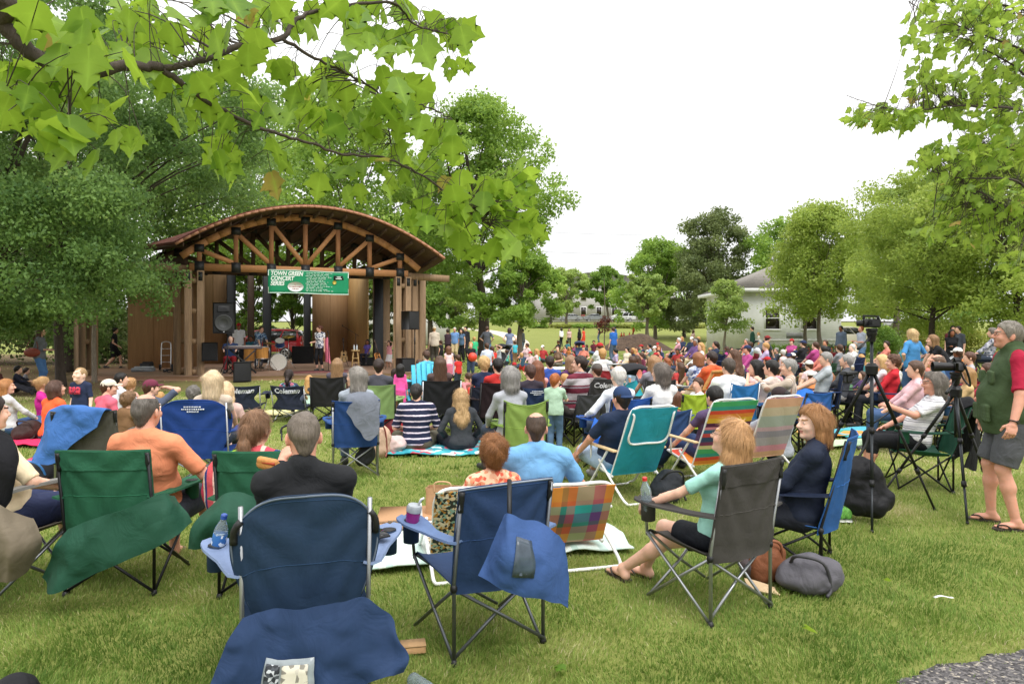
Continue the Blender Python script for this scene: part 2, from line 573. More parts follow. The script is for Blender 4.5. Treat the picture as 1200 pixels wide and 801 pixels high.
def surface_net(D,lo,h):
 s=D<0
 cnt=np.zeros(tuple(np.array(D.shape)-1),np.int8)
 cs=[(i,j,k)for i in(0,1)for j in(0,1)for k in(0,1)]
 n0,n1,n2=cnt.shape
 for(i,j,k)in cs:cnt+=s[i:i+n0,j:j+n1,k:k+n2]
 M=(cnt>0)&(cnt<8)
 I=np.argwhere(M)
 idx=np.full(cnt.shape,-1,np.int64);idx[M]=np.arange(len(I))
 vals={c:D[I[:,0]+c[0],I[:,1]+c[1],I[:,2]+c[2]]for c in cs}
 acc=np.zeros((len(I),3));num=np.zeros(len(I))
 for a in cs:
  for ax in range(3):
   if a[ax]:continue
   b=list(a);b[ax]=1;b=tuple(b)
   va,vb=vals[a],vals[b]
   m=(va<0)!=(vb<0)
   t=np.where(m,va/np.where(m,va-vb,1),0)
   p=np.zeros((len(I),3))+np.array(a);p[:,ax]+=t
   acc+=p*m[:,None];num+=m
 V=lo+h*(I+acc/np.maximum(num,1)[:,None])
 Q=[]
 for ax in range(3):
  o=[a for a in range(3)if a!=ax]
  sa=[slice(None)]*3;sb=[slice(None)]*3
  sa[ax]=slice(0,-1);sb[ax]=slice(1,None)
  ch=s[tuple(sa)]!=s[tuple(sb)]
  E=np.argwhere(ch)
  E=E[(E[:,o[0]]>0)&(E[:,o[1]]>0)&(E[:,o[0]]<cnt.shape[o[0]])&(E[:,o[1]]<cnt.shape[o[1]])]
  if not len(E):continue
  def cell(d0,d1):
   c=E.copy();c[:,o[0]]+=d0;c[:,o[1]]+=d1
   return idx[c[:,0],c[:,1],c[:,2]]
  q=np.stack([cell(-1,-1),cell(0,-1),cell(0,0),cell(-1,0)],1)
  ins=s[E[:,0],E[:,1],E[:,2]]
  if ax==1:ins=~ins
  q=np.where(ins[:,None],q,q[:,::-1])
  Q.append(q[(q>=0).all(1)])
 return V,np.concatenate(Q)
def vnormals(V,Q):
 n=np.cross(V[Q[:,2]]-V[Q[:,0]],V[Q[:,3]]-V[Q[:,1]])
 N=np.zeros_like(V)
 for k in range(4):np.add.at(N,Q[:,k],n)
 return N/(np.linalg.norm(N,axis=1)[:,None]+1e-12)
def unit(v):
 v=np.asarray(v,float);return v/(np.linalg.norm(v)+1e-12)
def ik(a,t,l1,l2,hint):
 a=np.asarray(a,float);t=np.asarray(t,float)
 d=t-a;L=np.linalg.norm(d);L2=min(max(L,abs(l1-l2)+.02),l1+l2-.004)
 u=d/(L+1e-9);t=a+u*L2
 x=(l1*l1-l2*l2+L2*L2)/(2*L2)
 y=math.sqrt(max(l1*l1-x*x,0))
 hnt=np.asarray(hint,float);hnt=hnt-u*(hnt@u);hnt=unit(hnt)
 return a+u*x+hnt*y,t
SKIN=dict(l='e3b49b',p='edc4ae',t='c98f70',b='8d5a40',d='5e3b2b',r='dba088')
HAIRC=dict(br='4a3122',db='2c1e18',bk='17130f',bl='b98d56',lb='cba873',gr='8d8a86',wh='cfcbc4',gy='6a655f',rd='8a4a22',au='6b3a1e')
POSES={'stand':dict(P=(0,0,.93),lean=1,wr=((-.24,.05,.83),(.24,.05,.83)),an=((-.10,-.02,.08),(.10,.03,.08)),kh=(0,1,0),eh=(0,-1,0)),'hips':dict(P=(0,0,.93),lean=-2,wr=((-.17,.06,1.02),(.17,.06,1.02)),an=((-.11,0,.08),(.12,.03,.08)),kh=(0,1,0),eh='out'),'hold':dict(P=(0,0,.93),lean=3,wr=((-.08,.26,1.12),(.09,.28,1.15)),an=((-.10,-.02,.08),(.10,.04,.08)),kh=(0,1,0),eh=(0,-.4,-1)),'walk':dict(P=(0,0,.90),lean=5,wr=((-.24,-.12,.88),(.23,.22,.95)),an=((-.08,.26,.09),(.08,-.28,.14)),kh=(0,1,0),eh=(0,-1,0)),'run':dict(P=(0,0,.88),lean=14,wr=((-.22,-.18,1.05),(.2,.28,1.15)),an=((-.08,.34,.12),(.08,-.38,.28)),kh=(0,1,.2),eh=(0,-1,-.3)),'reach':dict(P=(0,0,.93),lean=4,wr=((-.24,.05,.83),(.24,.46,1.18)),an=((-.10,-.02,.08),(.10,.03,.08)),kh=(0,1,0),eh=(.3,-.6,-1)),'bend':dict(P=(0,-.12,.90),lean=62,wr=((-.15,.55,.62),(.15,.58,.60)),an=((-.12,-.06,.08),(.12,.02,.08)),kh=(0,1,0),eh=(0,0,1)),'chair':dict(P=(0,0,.49),lean=-12,wr=((-.16,.30,.58),(.16,.30,.58)),an=((-.14,.50,.08),(.15,.47,.08)),kh=(0,.3,1),eh='outd'),'chairarm':dict(P=(0,0,.49),lean=-12,wr=((-.30,.24,.65),(.30,.24,.65)),an=((-.13,.48,.08),(.14,.52,.08)),kh=(0,.3,1),eh='outd'),'chairx':dict(P=(0,0,.49),lean=-14,wr=((-.13,.28,.60),(.12,.30,.60)),an=((.10,.60,.09),(-.06,.62,.12)),kh=(0,.3,1),eh='outd'),'cross':dict(P=(0,0,.12),lean=8,wr=((-.14,.30,.28),(.14,.28,.28)),an=((.14,.30,.07),(-.14,.36,.07)),kh='outk',eh='outd'),'knees':dict(P=(0,0,.12),lean=6,wr=((-.07,.42,.42),(.07,.43,.42)),an=((-.12,.52,.07),(.13,.55,.07)),kh=(0,.2,1),eh='out'),'legs':dict(P=(0,0,.12),lean=-22,wr=((-.26,-.26,.05),(.26,-.28,.05)),an=((-.10,.84,.09),(.12,.80,.09)),kh=(0,.1,1),eh=(0,-1,0),foot='up'),'side':dict(P=(0,0,.12),lean=-6,wr=((-.30,-.14,.04),(.14,.34,.26)),an=((.30,.34,.07),(.46,.30,.07)),kh=(0,1,.2),eh='out'),'kneel':dict(P=(0,-.05,.32),lean=6,wr=((-.14,.28,.42),(.14,.28,.44)),an=((-.09,-.24,.06),(.10,-.24,.06)),kh=(0,1,-.2),eh='outd',foot='back'),'beach':dict(P=(0,0,.26),lean=-20,wr=((-.27,.22,.42),(.27,.22,.42)),an=((-.13,.66,.08),(.15,.70,.08)),kh=(0,.2,1),eh='outd'),'lie':dict(P=(0,0,.13),lean=-55,wr=((-.28,-.32,.05),(.2,.1,.28)),an=((-.10,.82,.09),(.12,.66,.09)),kh=(0,.1,1),eh=(0,-1,-.3),foot='up'),}
def euler(yaw=0,pitch=0,roll=0):
 return np.array(Matrix.Rotation(R(yaw),3,'Z')@Matrix.Rotation(R(-pitch),3,'X')@Matrix.Rotation(R(roll),3,'Y'))
def make_hand(wr,el,side,grip=.35,s=1.0,h=.0042,palm_n=None):
 d=unit(wr-el)
 pn=np.array(palm_n if palm_n is not None else(-side*.6,.2,-.8),float)
 pn=unit(pn-d*(pn@d))
 lat=np.cross(d,pn)*side
 o=Solid()
 pc=wr+d*.045*s
 rot=np.stack([lat,d,pn],1)
 o.cone(wr-d*.03*s,wr+d*.015*s,.027*s,.025*s,.01)
 o.ell(pc,np.array((.040,.050,.017))*s,rot,.012)
 for i,(off,L)in enumerate(((.030,.072),(.010,.080),(-.011,.074),(-.030,.058))):
  p=wr+d*(.084-abs(off-.008)*.15)*s+lat*off*s
  dd=d.copy();r=.0088*s
  ang=grip*(1+.12*i)
  seg=(.45,.32,.23)
  for q in range(3):
   c,sn=math.cos(ang),math.sin(ang)
   dd=unit(dd*c+pn*sn)
   dd=unit(dd-pn*0)
   n=p+dd*L*seg[q]*s
   o.cone(p,n,r,r*.92,.004);p=n;r*=.92
   pn2=pn
 p=wr+d*.022*s+lat*.026*s
 q=p+(d*.55+lat*.7+pn*.35)*.040*s
 o.cone(p,q,.0125*s,.0105*s,.010)
 o.cone(q,q+unit(d*.85+lat*.15+pn*(.3+grip*.5))*.036*s,.0102*s,.0085*s,.004)
 return o.mesh(h*max(s,.7))
def person(name,label,loc,face=0.0,pose='stand',ht=1.72,build=1.0,belly=0.0,fem=False,shirt='888888',sleeve=.55,shirtmat=None,bottom='39414f',blen=1.0,bottommat=None,skirt=False,hair='short',hairc='br',skin='l',hat=None,hatc='444444',shoe='333333',shoes=True,look=(0,0),wr=None,an=None,lean=None,P=None,res=.016,fine=False,strands=0,eyes=False,glasses=False,group=None,grip=.35,vest=None,hood=False,dz=0.0,turn=0.0,eh=None,palm=None,sandals=False,watch=False,smile=False,collar=False,kh=None,tilt=0):
 ps=dict(POSES[pose])
 if wr:ps['wr']=wr
 if an:ps['an']=an
 if lean is not None:ps['lean']=lean
 if P:ps['P']=P
 if eh:ps['eh']=eh
 if kh:ps['kh']=kh
 s=ht/1.72
 hsz=s**.38 if s<.93 else 1.0
 if pose in('chair','chairarm','chairx','beach')and s<.95:
  pass
 Pp=np.array(ps['P'],float)
 seat=pose in('chair','chairarm','chairx','beach','cross','knees','legs','side','lie')
 if seat:
  zs={'chair':.39,'chairarm':.39,'chairx':.39,'beach':.15}.get(pose,.015)
  Pp=np.array((Pp[0]*s,Pp[1]*s,zs+(Pp[2]-zs)*s))
 else:Pp=Pp*s
 sc=lambda p:np.array(p,float)*s if not seat else np.array((p[0]*s,p[1]*s,p[2]*s if pose in('cross','knees','legs','side','lie')else max(.07,Pp[2]+(p[2]-ps['P'][2])*(s if p[2]>.2 else min(1,s*1.0+.0)))))
 ln=R(ps['lean'])
 up=np.array((0,math.sin(ln),math.cos(ln)))
 tr=R(turn)
 xl=np.array((math.cos(tr),math.sin(tr),0))
 fw=np.cross(up,xl)
 xl=np.cross(fw,up)
 B=np.stack([xl,fw,up],1)
 wS=build*(1.0 if not fem else.90)
 T=lambda x,y,z:Pp+B@(np.array((x,y,z),float)*s)
 N=T(0,-.005,.52)
 shw=(.178 if not fem else.158)*(1+(build-1)*.5)
 hh=unit(up*.45+np.array((0,.10,1.0)))
 hrot=euler(look[0]+turn*.0,look[1],tilt)
 H=N+hh*.125*s*(.6+.4)+np.array((0,.018,0))*s+hrot@np.array((0,.012,.045))*hsz
 jl={}
 for sd,nm in((-1,'L'),(1,'R')):
  i=0 if sd<0 else 1
  sh=T(sd*shw,0,.475)
  hint=ps['eh']
  if hint=='out':hint=(sd,-.5,-.2)
  elif hint=='outd':hint=(sd*.8,-.6,-.5)
  el,w_=ik(sh,sc(ps['wr'][i]),.285*s,.255*s,hint)
  hp=Pp+np.array((sd*.092*s,0,-.005))
  kh_=ps['kh']
  if kh_=='outk':kh_=(sd*1.0,.5,.25)
  kn,a_=ik(hp,sc(ps['an'][i]),.44*s,.43*s,kh_)
  jl[nm]=(sh,el,w_,hp,kn,a_,sd)
 ct=.006*s
 def torso(o,t,k):
  o.ell(T(0,0,.03),np.array((.162*wS+(.012 if fem else 0),.112+belly*.5,.12))*s+t,B,k)
  o.ell(T(0,.012+belly*.5,.17),np.array((.140*wS,.102+belly,.15))*s+t,B,k)
  o.ell(T(0,.0,.35),np.array((.158*wS,.108+belly*.3,.17))*s+t,B,k)
  if fem:
   for q in(-1,1):o.ell(T(q*.07,.085,.33),np.array((.062,.055,.065))*s+t,B,k)
  for q in(-1,1):
   o.cone(T(q*.03,-.01,.535),T(q*shw*.98,-.005,.472),.040*s*wS+t,.047*s*wS+t,k)
 aw=.9+(build-1)*.7+(0 if not fem else-.08)
 o=Solid()
 torso(o,-ct,.05*s)
 o.cone(T(0,-.01,.49),H+hrot@np.array((0,-.022,-.045))*hsz,.056*s*aw/.9+(0 if not fem else-.006),.054*hsz,.03*s)
 for nm in 'LR':
  sh,el,w_,hp,kn,a_,sd=jl[nm]
  o.cone(sh,el,.048*s*aw,.040*s*aw,.03*s)
  o.cone(el,w_,.040*s*aw,.027*s,.015*s)
  o.cone(hp,kn,.083*s*wS,.055*s,.03*s)
  o.cone(kn,kn+(a_-kn)*.35+np.array((0,-.012,0))*s,.052*s,.054*s,.02*s)
  o.cone(kn+(a_-kn)*.35,a_,.050*s,.034*s,.03*s)
  ft=ps.get('foot')
  fd={'up':np.array((sd*.2,.25,.95)),'back':np.array((0,-.9,-.3))}.get(ft,np.array((sd*.18,1,0)))
  fd=unit(fd);fn_=np.array((0,0,-1.0))if ft is None else unit(a_-kn)
  h0=a_+fn_*.042*s-fd*.04*s;t0=a_+fn_*.052*s+fd*.135*s
  if not(fine and sandals):
   o.cone(a_,h0,.034*s,.030*s,.015*s)
   o.cone(h0,t0,.030*s,.026*s,.02*s)
  jl[nm]=(*jl[nm],h0,t0,fd)
  if not fine:
   d=unit(w_-el)
   o.cone(w_,w_+d*.085*s,.027*s,.030*s,.012*s)
   o.cone(w_+d*.09*s,w_+d*.135*s+np.array((0,0,-.02))*s,.027*s,.020*s,.01*s)
   o.cone(w_+d*.03*s,w_+d*.085*s+np.array((-sd*.035,0,.01))*s,.014*s,.010*s,.008*s)
 hd=Solid()if fine else o
 HT=lambda x,y,z:H+hrot@(np.array((x,y,z),float)*hsz)
 kk=.02*hsz
 hd.ell(HT(0,-.014,.030),np.array((.074,.094,.086))*hsz,hrot,.03)
 hd.ell(HT(0,.026,-.030),np.array((.062,.066,.080))*hsz,hrot,kk)
 hd.ell(HT(0,.040,-.078),np.array((.040,.042,.036))*hsz,hrot,kk)
 if fine or res<.022:
  hd.cone(HT(0,.088,.012),HT(0,.110,-.022),.0085*hsz,.0135*hsz,.012)
  for q in(-1,1):
   hd.ell(HT(q*.077,-.012,-.012),np.array((.010,.021,.031))*hsz,hrot@euler(q*18),.008)
 if fine:
  hd.cone(HT(-.035,.083,.027),HT(.035,.083,.027),.010,.010,.014)
  for q in(-1,1):
   hd.ell(HT(q*.036,.066,-.030),np.array((.024,.022,.022)),hrot,.02)
   hd.sub(HT(q*.031,.096,.008),np.array((.015,.013,.010)),hrot,.012)
   hd.ell(HT(q*.010,.101,-.026),np.array((.009,.009,.008)),hrot,.006)
   hd.ell(HT(q*.031,.076,.006),np.array((.0145,.0145,.0125)),hrot,.005)
  mw=.024 if smile else.020
  hd.ell(HT(0,.085,-.052),np.array((mw,.012,.0055)),hrot,.004)
  hd.ell(HT(0,.084,-.064),np.array((mw*.85,.012,.0065)),hrot,.004)
  hd.sub(HT(0,.099,-.0575),np.array((mw*.9,.006,.0022)),hrot,.003)
  hd.ell(HT(0,.078,-.092),np.array((.018,.016,.014)),hrot,.02)
  hd.cone(HT(0,-.022,-.10),HT(0,-.020,-.03),.054,.056,.03)
 V,Q=o.mesh(res)
 parts=[(V,Q)]
 mi=[np.zeros(len(Q),int)]
 if fine:
  v,q=hd.mesh(.0055)
  parts.append((v,q))
  m=np.zeros(len(q),int)
  c=v[q].mean(1);lc=(c-H)@hrot
  m[(np.abs(lc[:,0])<mw+.001)&(lc[:,1]>.086)&(lc[:,2]<-.0475)&(lc[:,2]>-.0705)]=1
  m[(np.abs(np.abs(lc[:,0])-.034)<.019)&(lc[:,1]>.06)&(np.abs(lc[:,2]-.030+4*(np.abs(lc[:,0])-.03)**2*4)<.0042)]=2
  mi.append(m)
  for j,nm in enumerate('LR'):
   sh,el,w_,hp,kn,a_,sd,h0,t0,fd=jl[nm]
   v,q=make_hand(w_,el,sd,grip if not hasattr(grip,'__len__')else grip[j],s,palm_n=None if palm is None else palm[j])
   parts.append((v,q));mi.append(np.zeros(len(q),int))
   if sandals:
    g=Solid()
    g.cone(a_+(kn-a_)*.16,a_,.034*s,.035*s,.01)
    g.cone(a_,h0+fd*.005,.036,.031,.015)
    g.ell(a_+fd*.045+np.array((0,0,-.035)),np.array((.036,.085,.026)),np.stack([np.cross(fd,(0,0,1)),fd,(0,0,1.0)],1),.02)
    lt=np.cross(fd,(0,0,1.0))*-sd
    for k,(of,L,r)in enumerate(((.026,.050,.0115),(.009,.046,.009),(-.006,.040,.0085),(-.020,.033,.008),(-.032,.024,.0075))):
     p=a_+fd*(.105-abs(of)*.3-(.012 if of<0 else 0))+lt*of+np.array((0,0,-.050))
     g.cone(p,p+fd*L+lt*of*.15,r,r*.9,.004)
    v,q=g.mesh(.005);parts.append((v,q));mi.append(np.zeros(len(q),int))
 off=0;VV=[];QQ=[]
 for v,q in parts:
  VV.append(v);QQ.append(q+off);off+=len(v)
 root=thing(name,label,'person',(loc[0],loc[1],(loc[2]if len(loc)>2 else tz(loc[0],loc[1]))+dz),R(face),group)
 hc=HAIRC.get(hairc,hairc)
 smat=[skin_mat(SKIN.get(skin,skin))]
 if fine:smat+=[paint('b9786a',.45,var=.08,name='lips'),paint(hc,.8,name='brow')]
 link('body',mesh_np('body',np.concatenate(VV),np.concatenate(QQ),True,np.concatenate(mi)),smat,root)
 hemz=-.035 if not seat else-.02
 sh_o=Solid()
 tt=.011*s+(0 if not fine else.003)
 torso(sh_o,tt,.05*s)
 if pose in('stand','hips','hold','walk','run','reach')and not vest:
  sh_o.ell(T(0,belly*.25,.04),np.array((.172*wS+.004,.124+belly*.6,.34))*s+tt,B,.04*s)
 sh_o.cut(T(0,0,hemz-(.03 if not seat else 0)),-up)
 for nm in 'LR':
  sh,el,w_=jl[nm][:3];sd=jl[nm][6]
  if sleeve<=0:continue
  if sleeve<1:
   e=sh+(el-sh)*sleeve
   sh_o.cone(sh-(el-sh)*.05,sh+(el-sh)*min(1,sleeve+.2),.055*s*aw,.056*s*aw,.03*s,((e,unit(el-sh)),))
  else:
   sh_o.cone(sh,el,.055*s*aw,.050*s*aw,.03*s)
   f=min(1,(sleeve-1)*1.0)
   e=el+(w_-el)*f
   sh_o.cone(el,el+(w_-el)*min(1.2,f+.15),.050*s*aw,.038*s,.02*s,((e,unit(w_-el)),))
 if sleeve<=0:
  for q in(-1,1):sh_o.cut(T(q*(shw+.005),0,.4),B@np.array((q,0,.25)))
  sh_o.cut(T(0,0,.525),up)
 if hood:
  sh_o.ell(T(0,-.085,.50),np.array((.10,.055,.085))*s,B,.04)
 if collar:
  sh_o.cone(T(0,-.012,.50),T(0,-.004,.565),.068*s,.066*s,.012)
 V,Q=sh_o.mesh(res)
 if res<.022:
  Nn=vnormals(V,Q)
  f=9/s
  wv=vnoise(V*np.array((f,f,f*1.6))+sum(map(ord,label))%97)*.6+vnoise(V*np.array((f*2.2,f*2.2,f*3))+11)*.4
  V=V+Nn*(wv*.0085*s)[:,None]
 sm=shirtmat or cloth(shirt,wr=.45)
 shirt_o=link('shirt',mesh_np('shirt',V,Q),sm,root)
 if vest:
  vo=Solid();vt=.024*s
  torso(vo,vt,.05*s)
  vo.ell(T(0,belly*.4,.06),np.array((.152*wS,.132+belly*.9,.36))*s+vt*.7,B,.05*s,((T(0,0,-.13),-up),))
  vo.cut(T(0,0,-.13),-up)
  vo.cone(T(0,-.012,.52),T(0,-.004,.585),.080*s,.086*s,.015)
  for q in(-1,1):
   vo.cut(T(q*(shw*1.06),0,.4),B@np.array((q,0,.5)))
   for(pz,ph,pw_)in((.04,.11,.10),(.34,.08,.075)):
    py=(.132+belly*1.25)*s if pz<.2 else(.122+belly*.75)*s
    for dz_ in(-.5,-.25,0,.25,.5):
     vo.cone(T(q*.105-pw_*.5,py/s*.93+.02,pz+dz_*ph),T(q*.105+pw_*.5,py/s*.93+.02,pz+dz_*ph),.017,.017,.016)
  vo.sub(T(0,.16+belly,.60),np.array((.030,.10,.16))*s,B,.01)
  V,Q=vo.mesh(res*.8)
  Nn=vnormals(V,Q);V=V+Nn*(vnoise(V*14)*.006)[:,None]
  link('vest',mesh_np('vest',V,Q),cloth(vest,wr=.5),root)
 if bottom:
  tr_o=Solid()
  tr_o.ell(T(0,0,.02),np.array((.160*wS+(.010 if fem else 0),.113+belly*.35,.11))*s+.006,B,.03)
  for nm in 'LR':
   sh,el,w_,hp,kn,a_,sd,h0,t0,fd=jl[nm]
   loose=.010 if fem else.018
   if blen<=1:
    e=hp+(kn-hp)*blen if blen<.98 else kn+(a_-kn)*.93
   if blen<.98:
    tr_o.cone(hp,hp+(kn-hp)*min(1.12,blen+.2),.090*s*wS+loose*s,.066*s+loose*s*1.6,.03,((e,unit(kn-hp)),))
   elif blen<1:
    pass
   else:
    fr=.93 if blen==1 else blen-1
    e=kn+(a_-kn)*fr
    tr_o.cone(hp,kn,.090*s*wS+loose*s*.5,.068*s+loose*s*.6,.03)
    tr_o.cone(kn,kn+(a_-kn)*min(1.1,fr+.15),.069*s+loose*s*.6,.046*s+loose*s*.8,.02,((e,unit(a_-kn)),))
  if skirt:
   kn=(jl['L'][4]+jl['R'][4])/2
   tr_o.cone(Pp,Pp+(kn-Pp)*1.1,.155*s,.21*s,.03,((Pp+(kn-Pp)*.95,unit(kn-Pp)),))
  V,Q=tr_o.mesh(res)
  if res<.022:
   Nn=vnormals(V,Q);V=V+Nn*(vnoise(V*np.array((10,10,16))/s+5)*.006*s)[:,None]
  link('trousers' if not skirt and blen>=.98 else('skirt' if skirt else 'shorts'),mesh_np('trousers',V,Q),bottommat or cloth(bottom,wr=.5),root)
 if shoes and shoe:
  for nm in 'LR':
   sh,el,w_,hp,kn,a_,sd,h0,t0,fd=jl[nm]
   if sandals:
    mb=MB();c=a_+fd*.055+np.array((0,0,-.068))
    lt=np.cross(fd,(0,0,1.0))
    pr=[(-.03,-.12),(.03,-.12),(.038,-.02),(.048,.06),(.040,.11),(.0,.135),(-.040,.11),(-.046,.06),(-.036,-.02)]
    mb.prism(pr,-.008,.008,origin=c,basis=(lt,fd,(0,0,1.0)))
    for q in(-1,1):
     st=c+fd*.085+np.array((0,0,.03));en=c+lt*q*.045+fd*-.005+np.array((0,0,.006))
     mb.tube(spline([st+np.array((0,0,-.02)),st,(st+en)/2+lt*q*.014+np.array((0,0,.022)),en]),.0055,6)
    mb.build('sandal',paint(shoe,.6),root,True,auto=40)
    continue
   so=Solid()
   so.cone(h0,t0,.040*s,.034*s,.02)
   so.cone(a_+(kn-a_)*.04,h0,.040*s,.040*s,.02)
   if ps.get('foot')is None:so.cut((0,0,max(0.002,a_[2]-.082*s)),(0,0,-1))
   V,Q=so.mesh(max(.009,res*.7))
   link('shoe',mesh_np('shoe',V,Q),paint(shoe,.6),root)
 def add_hair():
  ho=Solid();L=hsz
  e=.012*L
  face_cut=(HT(0,.062,.055),hrot@np.array((0,1.0,-.62)))
  if hair in('bald',None):return None
  if hair in('short','crew','curly','bob','long','pony','bun','balding','fringe','mid'):
   ee=e if hair not in('crew','balding')else.004*L
   if hair in('curly','bob'):ee=.022*L
   if hair=='fringe':ee=.02*L
   ho.ell(HT(0,-.016,.032),np.array((.074,.094,.086))*L+ee,hrot,.01)
   ho.cone(HT(0,-.075,.0),HT(0,-.062,-.055),.045*L,.040*L+ee*.3,.03)
   ho.cut(*face_cut)
   ho.cut(HT(0,0,-.105 if hair not in('crew','balding','short')else-.080),hrot@np.array((0,.25,-1.0)))
   if hair=='balding':
    ho.sub(HT(0,.0,.135),np.array((.062,.085,.062))*L,hrot,.02)
   if hair=='fringe':
    ho.ell(HT(0,.058,.062),np.array((.066,.045,.040))*L,hrot,.02)
   if hair in('bob','mid','fringe'):
    bl_={'bob':-.10,'mid':-.15,'fringe':-.135}[hair]
    for q in(-1,1):
     ho.cone(HT(q*.072,-.018,.03),HT(q*.080,-.012,bl_+.02),.034*L,.030*L,.03)
     ho.cone(HT(q*.045,-.075,.03),HT(q*.050,-.078,bl_),.050*L,.044*L,.03)
    ho.cone(HT(0,-.08,.0),HT(0,-.09,bl_),.055*L,.05*L,.03)
   if hair=='long':
    bd=T(0,-.10,.36)
    for q in(-1,1):
     ho.cone(HT(q*.068,-.022,.03),HT(q*.078,-.03,-.10),.032*L,.034*L,.03)
     ho.cone(HT(q*.078,-.035,-.10),bd+B@np.array((q*.085,0,.03))*s,.034*L,.028*L,.03)
     ho.cone(HT(q*.045,-.075,.0),bd+B@np.array((q*.045,-.01,-.02))*s,.050*L,.034*L,.03)
    ho.cone(HT(0,-.085,.0),bd+B@np.array((0,-.015,-.05))*s,.055*L,.032*L,.03)
   if hair=='pony':
    ho.ell(HT(0,-.125,.025),np.array((.024,.024,.024))*L,hrot,.01)
    ho.cone(HT(0,-.125,.02),HT(0,-.150,-.08),.028*L,.034*L,.02)
    ho.cone(HT(0,-.150,-.08),HT(0,-.135,-.20),.034*L,.016*L,.02)
   if hair=='bun':
    ho.ell(HT(0,-.118,.045),np.array((.045,.036,.042))*L,hrot,.012)
  V,Q=ho.mesh(max(.008 if fine else.011,res*.65))
  if fine or res<.022:
   Nn=vnormals(V,Q)
   f=42 if hair in('curly','fringe')else 60
   lv=(V-H)@hrot
   amp=.012 if hair in('curly',)else.005
   V=V+Nn*(vnoise(lv*np.array((f,f,f*(.8 if hair=='curly' else.22))))*amp)[:,None]
  if strands:
   Nn=vnormals(V,Q)
   c=V[Q].mean(1);n_=unit_rows(Nn[Q].mean(1))
   lcz=(c-H)@hrot
   r_=np.random.default_rng(sum(map(ord,label))%9999)
   ok_=~((lcz[:,1]>.045)&(lcz[:,2]<.075))
   c=c[ok_];n_=n_[ok_];crown=HT(0,-.05,.12)
   nS=int(strands*1.7)
   ids=r_.integers(0,len(c),nS)
   p=c[ids]+r_.normal(0,.002,(nS,3));nn=n_[ids]
   front=(((p-H)@hrot)[:,1]>.03)
   nst=5;wd=.0011 if hair in('short','crew','balding')else.0013
   step={'short':.008,'crew':.004,'balding':.006,'curly':.012}.get(hair,.018)
   pts=[p-nn*.003];d=np.zeros_like(p)
   flow=(p-crown);flow=flow/(np.linalg.norm(flow,axis=1)[:,None]+1e-9)
   jit=r_.normal(0,1,p.shape)
   for q in range(nst):
    low=np.clip((((pts[-1]-H)@hrot)[:,2:3]+.02)/.09,0,1)
    g=flow*.75*low-hrot[:,2]*(1.0-.4*low)+jit*(.7 if hair=='curly' else.22 if hair in('short','crew','balding')else.09)
    g=g-nn*(g*nn).sum(1)[:,None]*.9+nn*(.10 if q<2 else-.06)
    g=g/np.linalg.norm(g,axis=1)[:,None]
    if hair=='curly':jit=jit+r_.normal(0,.8,p.shape)
    p=pts[-1]+g*(step*np.where(front,.35,1.0))[:,None];pts.append(p)
   sdv=unit_rows(np.cross(g,nn))
   VS=[];
   for q,pp in enumerate(pts):
    wq=wd*(1-q/(nst+.3))
    VS.append(pp-sdv*wq);VS.append(pp+sdv*wq)
   n=nS;VSt=np.concatenate(VS)
   QS=[]
   for q in range(nst):
    a=np.arange(n)+2*q*n
    QS.append(np.stack([a,a+n,a+3*n,a+2*n],1))
   Q=np.concatenate([Q,np.concatenate(QS)+len(V)]);V=np.concatenate([V,VSt])
  return link('hair',mesh_np('hair',V,Q),hair_mat(hc),root)
 add_hair()
 if hat:
  ho=Solid();L=hsz
  ho.ell(HT(0,-.014,.045),np.array((.088,.108,.088))*L,hrot,.01)
  if hat in('cap','backcap'):
   ho.cut(HT(0,0,.030),hrot@np.array((0,.1,-1.0)))
   sg=1 if hat=='cap' else-1
   ho.ell(HT(0,sg*.105,.036),np.array((.070,.075,.010))*L,hrot@euler(0,-8*sg),.012)
  elif hat=='brim':
   ho.cut(HT(0,0,.030),hrot@np.array((0,.1,-1.0)))
   ho.ell(HT(0,-.01,.034),np.array((.15,.17,.012))*L,hrot,.015)
  elif hat=='wrap':
   ho.cut(HT(0,.05,.03),hrot@np.array((0,.8,-1.0)))
  V,Q=ho.mesh(max(.008,res*.6))
  link('hat',mesh_np('hat',V,Q),cloth(hatc,wr=.2),root)
 if eyes:
  for q in(-1,1):
   mb=MB();mb.sphere(HT(q*.031,.0810,.0065),(.0115,.0112,.0052),12,8,hrot)
   ew=mb.build('eye',paint('dcd6cf',.2,var=.02),root,True)
   mb=MB();mb.sphere(HT(q*.031,.0885,.0065),(.0055,.0046,.0050),10,6,hrot)
   mb.build('iris',paint('2a1d14',.15,var=.02),ew,True)
 if glasses:
  mb=MB()
  for q in(-1,1):
   ang=np.linspace(0,2*np.pi,16,endpoint=False)
   mb.tube([HT(q*.033+.021*math.cos(a),.107-abs(.021*math.cos(a))*.15,.008+.016*math.sin(a))for a in ang],.0016,6,closed=True)
   mb.tube([HT(q*.053,.104,.012),HT(q*.075,.05,.012),HT(q*.082,-.01,.008)],.0016,6)
  mb.tube([HT(-.012,.108,.01),HT(0,.111,.013),HT(.012,.108,.01)],.0014,6)
  mb.build('glasses',paint('2b2826',.3),root,True)
